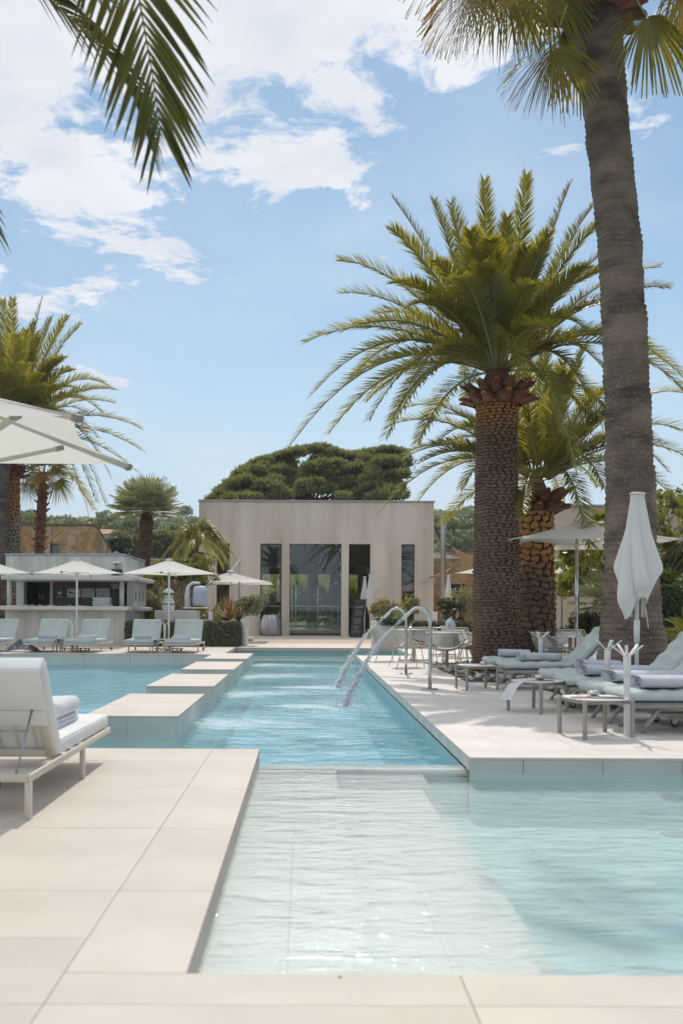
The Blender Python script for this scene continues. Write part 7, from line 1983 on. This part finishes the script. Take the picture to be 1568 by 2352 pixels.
# concrete planters
def planter(label, x0, x1, y0, y1, h_):
    return tag(MB().bevbox((-(x1-x0)/2,-(y1-y0)/2,0),((x1-x0)/2,(y1-y0)/2,h_), .02).obj('planter', M['concrete2'], None, ((x0+x1)/2,(y0+y1)/2,0)), label, 'planter')
planter('pale concrete planter at the right end of the long clipped hedge', D(560.5,0,29.4).x+.02, D(573,0,29.4).x, 29.0, 30.6, D(566,1422,29.4).z)
planter('long pale concrete planter behind the water spouts', D(868,0,27.3).x, D(961,0,27.3).x, 28.1, 28.9, D(915,1428,27.3).z)
def tuft(name, label, cat, c, n, L_, w, mat, seed, arch=.35, lo=.25, group=None):
    """plant of narrow leaves radiating from one point, every leaf a curved strip"""
    g = random.Random(seed); V = []; F = []; T_ = []
    for k in range(n):
        az = g.uniform(0,6.28); el = g.uniform(lo,1.5); l = L_*g.uniform(.75,1.1); d = Vector((math.cos(az)*math.cos(el),math.sin(az)*math.cos(el),math.sin(el))); s = Vector((-math.sin(az),math.cos(az),0)); o = len(V); m = 5
        for j in range(m+1):
            q = j/m; p = d*l*q+Vector((0,0,-arch*l*q*q*math.cos(el))); ww = w*(1-q)**.7*(.6+.4*min(1,q*4)); V += [p-s*ww, p+s*ww]
        for j in range(m): F.append((o+2*j,o+2*j+1,o+2*j+3,o+2*j+2)); T_.append(g.uniform(.1,.9))
    o = ob(name, np_mesh(name, np.array([tuple(v) for v in V]), np.array(F), mat, T_)); o.location = c
    return tag(o, label, cat, group)
tuft('spiky_plant', 'bronze-gold spiky cordyline rising behind the long hedge near the hall', 'plant', D(528,1424,30.5), 150, .95, .022, M['spike'], 5, .15, .35)
tuft('agave', 'dark green sword-leaved plant just right of the bronze cordyline', 'plant', D(548,1428,30.9), 40, .8, .035, M['dark'], 6, .1, .5)
p = D(572,1396,30); bush('silvery_shrub', 'round silvery yellow shrub in the planter at the end of the long hedge', 'shrub', (p.x,29.9,p.z), (.42,.42,.46), 22, 520, .05, M['silverbush'], False)
p = D(345,1400,33); bush('silvery_shrub', 'silvery shrub between the bar side wall and the white torso pedestal', 'shrub', (p.x,32.5,.9), (.5,.5,.7), 23, 420, .06, M['silverbush'], False)
# planting right of the entrance
for k, (px, py, Yk, r_, m_, lab) in enumerate(((893,1402,29.2,(.42,.35,.36),'silverbush','pale yellow flowering shrub left of the grassy plant in the long planter'),(870,1405,30.5,(.30,.3,.3),'silverbush','small pale shrub just right of the closed parasol by the chalkboard'),(940,1398,29.8,(.40,.35,.38),'silverbush','pale yellow flowering shrub right of the grassy plant in the long planter'),
      (1035,1405,31,(.55,.45,.5),'dark','green bush with yellow flowers behind the seated person'),(1075,1395,31.5,(.7,.5,.85),'silverbush','taller bush with yellow flowers beside the date palm trunk'))):
    p = D(px,py,Yk); t = bush('flowering_shrub', lab, 'shrub', (p.x,Yk,p.z), r_, 30+k, 260, .06, M[m_], False, 'yellow flowering shrubs on the right terrace')
    fl_ = [((R.gauss(0,.45)*r_[0]*1.3, R.gauss(0,.45)*r_[1], p.z+r_[2]*R.uniform(-.3,1.25)), (.03,.03,.03)) for _ in range(60)]
    cloud('flowers', fl_, 8, .035, M['yellowfl'], 40+k, t)
tuft('grassy_plant', 'grey-green grassy tuft in the middle of the long planter', 'plant', D(918,1424,28.5), 170, .62, .012, M['bluefan'], 8, .45, .1)
tr_g = bush('trailing_plant', 'dark green trailing plant spilling over the long planter', 'plant', (D(918,0,28.3).x,28.25,D(918,1430,28.3).z), (.66,.28,.16), 24, 300, .05, M['dark'], False)
for px, Yk, lab in ((484,30.3,'white cylinder lamp behind the long hedge, left of the bronze cordyline'),(998.5,29.5,'white cylinder lamp behind the low hedge, left of the steel mast')):
    p = D(px,1410,Yk); q = D(px,1426,Yk)
    tag(MB().lathe([(.075,0),(.078,.01),(.078,1),(.07,1.01),(0,1.01)], 20).obj('cylinder_lamp', M['plastic'], None, (p.x,Yk,0)), lab, 'lamp', 'white cylinder lamps').scale = (1,1,p.z+.05)

# sculptures
def torso(parent, c, h_):
    prof2 = [(.0,.0),(.12,.0),(.155,.12),(.165,.25),(.13,.38),(.10,.45),(.125,.55),(.15,.66),(.14,.74),(.06,.80),(.055,.87),(.0,.88)]
    return prof2
t = thing('torso_sculpture', 'white female torso sculpture with a green bikini on the long white pedestal', 'sculpture', (D(394,0,31).x, 31, D(400,1402,31).z))
tf = lambda r,z,a: r*(1+.18*abs(math.cos(a))-.12*abs(math.sin(a))+ (.16*max(0,math.cos(2*(a+PI/2)))*math.exp(-((z-.62)/.08)**2)))
sc_ = .86
prof2 = [(.0,.0),(.15,.0),(.185,.10),(.195,.22),(.17,.34),(.125,.46),(.135,.54),(.165,.63),(.16,.72),(.085,.78),(.06,.82),(.0,.84)]
MB().lathe([(r*1.0,z*.9) for r,z in prof2], 36, fn=tf).obj('body', M['white'], t)
MB().lathe([(.190,.185),(.196,.20),(.192,.225),(.184,.235)], 36, fn=lambda r,z,a: tf(r+.004,z,a)).obj('bikini_bottom', M['green'], t)
MB().lathe([(.150,.52),(.162,.55),(.166,.575),(.164,.59)], 36, fn=lambda r,z,a: tf(r+.004,z,a)).obj('bikini_top', M['green'], t)
t = thing('jar_sculpture', 'white cut-away jar sculpture with a curved arm on the right of the white pedestal', 'sculpture', (D(457,0,31).x, 31, D(457,1398,31).z))
MB().bevbox((-.42,-.25,0),(.42,.25,.05), .02).obj('plinth', M['white'], t)
MB().lathe([(.0,.1),(.24,.1),(.27,.2),(.26,.55),(.24,.72),(.20,.76),(0,.77)], 30, c=(.12,0,0), fn=lambda r,z,a: r*(1 if math.cos(a-.3)>-.85 else .85)).obj('jar', mk('blue_white_glaze',(.50,.58,.74),.4,scale=3,col2=(.72,.75,.80)), t)
MB().tube([(-.28,0,.05),(-.30,0,.45),(-.26,0,.75),(-.12,0,.87),(.14,0,.87)], [.10,.085,.065,.05,.04], 12).obj('arm', M['white'], t)
pz = D(400,1402,31).z
x0, x1 = D(447*0+366.5,0,31).x, D(464,0,31).x
tag(MB().bevbox((x0,-.4,0),(x1,.4,pz-.0), .02).obj('pedestal', mk('off_white_pedestal',(.70,.66,.60),.6,var=.04), None, (0,31,0)), 'long low off-white pedestal carrying the two white sculptures', 'pedestal')
# shrubs and small tree behind the sculptures
t = thing('small_tree', 'small gnarled tree with sparse yellow-green leaves above the white sculptures', 'tree', (D(430,0,32.6).x, 32.6, 0))
tb = MB(); rr = random.Random(3); tips_ = []
def grow(p, d, L_, r_, dep):
    e = p+d*L_; tb.tube([p, p+d*L_*.5+Vector((rr.uniform(-.05,.05),0,rr.uniform(-.04,.04))), e], [r_, r_*.85, r_*.7], 6, caps=False)
    if dep == 0: tips_.append(e); return
    for k in range(3 if dep > 1 else 2):
        nd = (d+Vector((rr.uniform(-.9,.9),rr.uniform(-.5,.5),rr.uniform(-.1,.55)))).normalized(); grow(e, nd, L_*rr.uniform(.6,.85), r_*.65, dep-1)
for k in range(4): grow(Vector((.12*k-.2,0,.0)), Vector((rr.uniform(-.5,.5),0,1)).normalized(), .95, .05, 4)
tb.obj('trunk', mk('pale_bark',(.20,.15,.11),.9,scale=4,col2=(.30,.24,.19),bump=.4), t)
cloud('leaves', [(e, (.14,.14,.10)) for e in tips_], 22, .085, M['fig'], 7, t, elong=1.2)
for k, (px, py, Yk, n_, R_, lab) in enumerate(((362,1370,33.5,16,.95,'large low fan palm shrub directly right of the bar canopy'),(385,1385,34.2,12,.8,'low fan palm shrub behind the white torso sculpture'),(352,1415,32,10,.7,'low fan palm shrub at the foot of the bar side wall'),(478,1385,34.8,7,.7,'low dark palm shrub behind the jar sculpture'))):
    b = Vector((D(px,0,Yk).x,Yk,0)); c = Vector((b.x,Yk,max(.3,D(px,py+25,Yk).z-.5)))
    fan_palm('dwarf_fan_palm', lab, b, [b, c], [.10,.08], ball_hubs(c, n_, .55, 20+k, .05, 1.3, hang=.05), 60+k, R_, M['bluefan' if k < 2 else 'fan'], 'low fan palms behind the sculptures', .01, .15, 26, M['bark'])
# orange flowers far left
p = D(6,1405,27.5); t = bush('orange_flower_bed', 'orange and yellow flowers at the left edge in front of the bar', 'flower bed', (-9.75,27.2,.45), (.5,.4,.45), 25, 300, .06, M['vine'], False)
cloud('flowers', [((R.uniform(-.5,.5),R.uniform(-.35,.1),R.uniform(.5,1.05)),(.03,.03,.03)) for _ in range(50)], 7, .04, M['yellowfl'], 50, t)

# right side greenery
def figtree():
    t = thing('fig_tree', 'leafy fig tree with large yellow-green leaves and crooked branches behind the tall fan palm', 'tree', (D(1500,0,23.5).x, 23.5, 0)); off = Vector(t.location); g = random.Random(3); cl = []
    pr_ = [(1278,1290),(1300,1235),(1340,1205),(1375,1150),(1395,1160),(1480,1150),(1510,1130),(1568,1105),(1700,1090)]
    for k in range(170):
        px = g.uniform(1285,1700); top = profile(pr_, px)
        low = 1385 if px > 1380 else 1345
        py = top+8+g.random()**.8*(low-top); Yk = 23.5+g.uniform(-1.6,2.2); rm = g.uniform(.20,.42); cl.append((D(px,py,Yk)-off,(rm,rm,rm*.8)))
    cloud('crown', cl, 62, .15, M['fig'], 8, t, shell=(.2,1.1), zmin=-1, elong=1.15, out=.4, lit_top_tone=.15)
    tb = MB(); base = Vector((0,0,0))
    for k in range(46):
        c_, r_ = cl[g.randrange(170)]; s0 = Vector((g.uniform(-.15,.15),0,g.uniform(.6,1.8))); m_ = s0.lerp(c_,.5)+Vector((g.uniform(-.4,.4),g.uniform(-.3,.3),g.uniform(-.1,.5))); tb.tube([s0,m_,c_],[.045,.03,.008],5,caps=False)
    tb.obj('branch', mk('fig_bark',(.15,.115,.085),.9,scale=4,col2=(.25,.2,.15)), t); MB().tube([(0,0,0),(.05,0,.9),(0,0,1.9)],[.16,.12,.09],9).obj('trunk', M['bark'], t)
figtree()
p = D(1335,1415,22); bush('round_bush', 'dark rounded evergreen bush behind the open parasol pole', 'bush', (p.x,22.0,.62), (.72,.7,.68), 26, 620, .06, M['dark'], False, clumps=12)
p = D(1386,1425,21.5); bush('round_bush', 'dark evergreen bush just left of the thick fan palm trunk', 'bush', (p.x,21.3,.45), (.55,.6,.58), 27, 500, .06, M['dark'], False, clumps=10)
t = hedge('tall_hedge', 'tall bright-edged hedge at the right edge behind the fan palm trunk', D(1512,0,19.3).x, 12.3, 19.0, 21.5, D(1540,1345,19).z, 28, 26000, .07, M['dark'])
b = Vector((D(1398,0,21.8).x,21.8,0)); c = Vector((b.x,21.8,1.25))
fan_palm('dwarf_fan_palm', 'fan palm shrub with pale folded leaves between the parasol pole and the thick trunk', b, [b, c], [.11,.09], ball_hubs(c, 16, .45, 41, -.2, 1.3, hang=.1), 70, .62, M['bluefan'], None, .01, .25, 26, M['bark'])
b = Vector((D(1590,0,16.3).x,16.3,0)); t = thing('cycad', 'low feathery cycad at the right edge beside the hedge', 'plant', b); rr = random.Random(4)
for k in range(22):
    az = rr.uniform(0,6.28); el = rr.uniform(.15,1.2); L_ = .85; c0 = Vector((0,0,.55)); tip = c0+Vector((math.cos(az)*math.cos(el)*L_,math.sin(az)*math.cos(el)*L_,math.sin(el)*L_-.25*math.cos(el))); ct_ = c0+(tip-c0)*.5+Vector((0,0,.2))
    ob('frond', frond_mesh(c0, ct_, tip, 1200+k, 40, .17, .012, beta=(.3,.7), mat=M['pfrond'], rr0=.01, tone0=.7), t)
MB().lathe([(.14,0),(.16,.3),(.1,.55)], 12).obj('trunk', M['bark'], t)
p = G(1560,1475); 
tag(MB().bevbox((-.12,-.15,0),(.30,.15,.62), .02).bevbox((-.10,-.165,.30),(-.06,-.151,.56), .004, seg=1).bevbox((.0,-.165,.30),(.04,-.151,.56), .004, seg=1).obj('folded_side_unit', M['plastic'], None, (D(1553,0,13.9).x,13.9,0)), 'white slatted cabinet top showing beside the nearest raised sage backrest', 'cabinet')

# palm beds with pebbles
PEB = []
for k in range(8):
    ph = random.Random(k); a_ = [ph.uniform(0,6.28) for _ in range(3)]
    PEB.append(MB().ell((0,0,0),(1,.78,.52),12,8, fn=lambda d,a_=a_: 1+.07*math.sin(d.x*3+a_[0])+.06*math.sin(d.y*4+a_[1])+.05*math.sin(d.z*3+a_[2])).mesh('pebble', M['pebble']))
DARKP = mk('dark_pebble', (.11,.115,.12), .55, rnd=.4, scale=4, col2=(.19,.19,.19)); 
def bed(nm, x0, x1, y0, y1, n, seed, avoid, grp, lab, darklab):
    struct(MB().box((x0,y0,-.03),(x1,y1,.004)).obj(nm, M['soil'])); rr = random.Random(seed); pts = []
    tries = 0
    while len(pts) < n and tries < 9000:
        tries += 1; r = rr.uniform(.034,.072); x = rr.uniform(x0+r,x1-r); y = rr.uniform(y0+r,y1-r)
        if any(math.hypot(x-a[0],y-a[1]) < a[2]+r*.5 for a in avoid): continue
        if any(math.hypot(x-a[0],y-a[1]) < (a[2]+r)*.80 for a in pts): continue
        pts.append((x,y,r))
    for (x,y,r) in pts:
        me = PEB[rr.randrange(8)]; o = ob('pebble', me, None, (x,y,.004+r*.40)); o.scale = (r*1.15,r*1.15,r*1.15); o.rotation_euler = (rr.uniform(-.3,.3),rr.uniform(-.3,.3),rr.uniform(0,6.28))
        if rr.random() < .14:
            o.data = DP[rr.randrange(3)]; tag(o, darklab, 'pebble', grp)
        else: tag(o, lab, 'pebble', grp)
DP = []
for k in range(3):
    m_ = PEB[k].copy(); m_.materials.clear(); m_.materials.append(DARKP); m_.name = 'pebble'; DP.append(m_)
bed('pebble_bed', 2.62, 5.35, 14.78, 20.2, 190, 3, [(A0.x,A0.y,.44),(B0.x,B0.y,.45)]+[(3.9,18.6,1.3)], 'pebbles round the foot of the date palms', 'pale rounded pebble in the square bed at the foot of the front date palm', 'dark rounded pebble in the square bed at the foot of the front date palm')
bed('pebble_bed', 3.50, 5.6, 11.75, 13.5, 120, 4, [(WB.x,WB.y,.56)], 'pebbles round the foot of the tall fan palm', 'pale rounded pebble round the foot of the tall fan palm, behind the middle loungers', 'dark rounded pebble round the foot of the tall fan palm, behind the middle loungers')
tag(cloud('weed', [((0,0,.05),(.07,.07,.05))], 90, .045, M['fig'], 77, None), 'small green weed growing among the pebbles at the palm foot', 'weed').location = (D(1091,0,15.6).x, 15.7, .02)

# ------------------------------------------------------------------ seated person
def skin_mesh(name, verts, edges, radii, mat, parent, root=0, sub=2):
    me = bpy.data.meshes.new(name); me.from_pydata([tuple(v) for v in verts], edges, [])
    o = bpy.data.objects.new(name, me); C.objects.link(o)
    md = o.modifiers.new('skin', 'SKIN'); md.use_smooth_shade = True
    for i, r in enumerate(radii): me.skin_vertices[0].data[i].radius = (r if hasattr(r,'__len__') else (r,r))
    me.skin_vertices[0].data[root].use_root = True
    o.modifiers.new('sub', 'SUBSURF').levels = sub; o.modifiers['sub'].render_levels = sub
    dg = bpy.context.evaluated_depsgraph_get(); m2 = bpy.data.meshes.new_from_object(o.evaluated_get(dg)); bpy.data.objects.remove(o)
    m2.materials.clear(); m2.materials.append(mat)
    for p_ in m2.polygons: p_.use_smooth = True
    m2.name = name
    return ob(name, m2, parent)
pe = thing('person', 'long-haired person in a pale blue shirt reading in a white wire chair', 'person', (PCX+.0, 22.6, 0), rad(-86))
V_ = [(0,-.10,.50),(0,-.13,.66),(0,-.14,.82),(0,-.10,.93),(0,-.07,.985),(0,-.03,1.04),   # spine, neck, head base
      (-.17,-.13,.88),(-.22,-.06,.66),(-.12,.17,.60),(-.06,.24,.61),      # left arm to hand
      (.17,-.13,.88),(.22,-.06,.66),(.12,.17,.60),(.06,.24,.61),
      (-.10,-.04,.49),(-.13,.38,.50),(-.13,.46,.06),(-.13,.58,.03),
      (.10,-.04,.49),(.13,.38,.50),(.13,.46,.06),(.13,.58,.03)]
E_ = [(0,1),(1,2),(2,3),(3,4),(4,5),(2,6),(6,7),(7,8),(8,9),(2,10),(10,11),(11,12),(12,13),(0,14),(14,15),(15,16),(16,17),(0,18),(18,19),(19,20),(20,21)]
Rd = [(.15,.11),(.14,.10),(.15,.10),(.07,.06),(.052,.052),(.05,.05),.058,.045,.032,.028,.058,.045,.032,.028,.09,.062,.045,.035,.09,.062,.045,.035]
skin_mesh('body', V_, E_, Rd, M['skin'], pe)
skin_mesh('shirt', [V_[0],V_[1],V_[2],(0,-.11,.91),V_[6],(-.21,-.08,.74),V_[10],(.21,-.08,.74)], [(0,1),(1,2),(2,3),(2,4),(4,5),(2,6),(6,7)], [(.165,.125),(.155,.115),(.165,.115),(.085,.075),.075,.068,.075,.068], M['shirt'], pe)
skin_mesh('shorts', [V_[0],V_[14],(-.13,.30,.50),V_[18],(.13,.30,.50)], [(0,1),(1,2),(0,3),(3,4)], [(.165,.125),.10,.085,.10,.085], mk('dark_shorts',(.05,.06,.08),.9), pe)
hm = Matrix.Rotation(rad(-22),4,'X')
hd_ = MB().ell((0,0,0),(.078,.098,.118),24,18, fn=lambda d: 1+.10*max(0,d.y)*math.exp(-((d.x)/.22)**2-((d.z+.05)/.22)**2)*1.3 -.05*max(0,d.y)*math.exp(-((d.z-.18)/.12)**2)+.06*max(0,-d.z)*max(0,d.y), mat=hm)
head = hd_.obj('head', M['skin'], pe, (0,-.005,1.045+.02))
for sx in (-1,1):
    MB().ell((sx*.03,.085,.015),(.011,.006,.007),8,6,mat=hm).obj('eye', M['rubber'], head); MB().ell((sx*.079,.0,-.005),(.010,.018,.028),8,6,mat=hm).obj('ear', M['skin'], head)
MB().ell((0,.098,-.062),(.022,.008,.006),8,6,mat=hm).obj('mouth', mk('lips',(.35,.12,.10),.5), head)
MB().ell((0,.10,-.046),(.026,.008,.005),8,6,mat=hm).obj('moustache', M['hair'], head)
MB().ell((0,-.022,.022),(.088,.102,.118),20,14, fn=lambda d: 1 if d.y < .35 or d.z > .55 else .80, mat=hm).grid(lambda a,b: ((.088+.012*math.sin(b*9))*math.sin((a-.5)*3.4)*(1+.05*b), -.035-.075*math.cos((a-.5)*3.4)-.02*b+.03*math.sin(b*3), .05-.20*b+.01*math.sin(a*17)), 20, 10).obj('hair', M['hair'], head)
MB().tube([(-.075,.05,.095),(0,.075,.115),(.075,.05,.095)], .012, 6).obj('sunglasses', M['glossblack'], head)
def hand(sx):
    mb = MB(); mb.ell((sx*.055,.265,.612),(.024,.045,.016),10,8)
    for k in range(4): 
        x = sx*(.075-.013*k); L_ = [.055,.066,.07,.06][k]; mb.tube([(x,.30,.612),(x-sx*.004,.30+L_*.55,.606),(x-sx*.010,.30+L_*.8,.586)], [.0082,.0075,.006], 6)
    mb.tube([(sx*.035,.262,.615),(sx*.018,.285,.628),(sx*.012,.31,.63)], [.010,.009,.007], 6); return mb
for sx in (-1,1): hand(sx).obj('hand', M['skin'], pe)
tag(MB().bevbox((-.07,.27,.60),(.07,.40,.612), .003, mat=Matrix.Translation((0,0,-.012)), seg=1).obj('booklet', M['paper'], None, (PCX,22.6,.015)), 'small white booklet held by the seated person', 'booklet').rotation_euler = (0,0,rad(-86))

# ------------------------------------------------------------------ air
def haze():
    m = bpy.data.materials.new('haze'); m.use_nodes = True; N = m.node_tree.nodes; N.clear(); o = N.new('ShaderNodeOutputMaterial'); v = N.new('ShaderNodeVolumePrincipled')
    v.inputs['Color'].default_value = (.78,.88,1,1); v.inputs['Density'].default_value = HAZE; v.inputs['Anisotropy'].default_value = .2
    m.node_tree.links.new(v.outputs[0], o.inputs['Volume'])
    h_ = MB().box((-1600,-950,-3),(1600,1650,62)).obj('haze', m); h_['kind'] = 'stuff'
HAZE = 0.0006
if HAZE: haze()
for o in bpy.data.objects:
    if o.get('kind') in ('structure', 'stuff') and 'category' in o: del o['category']
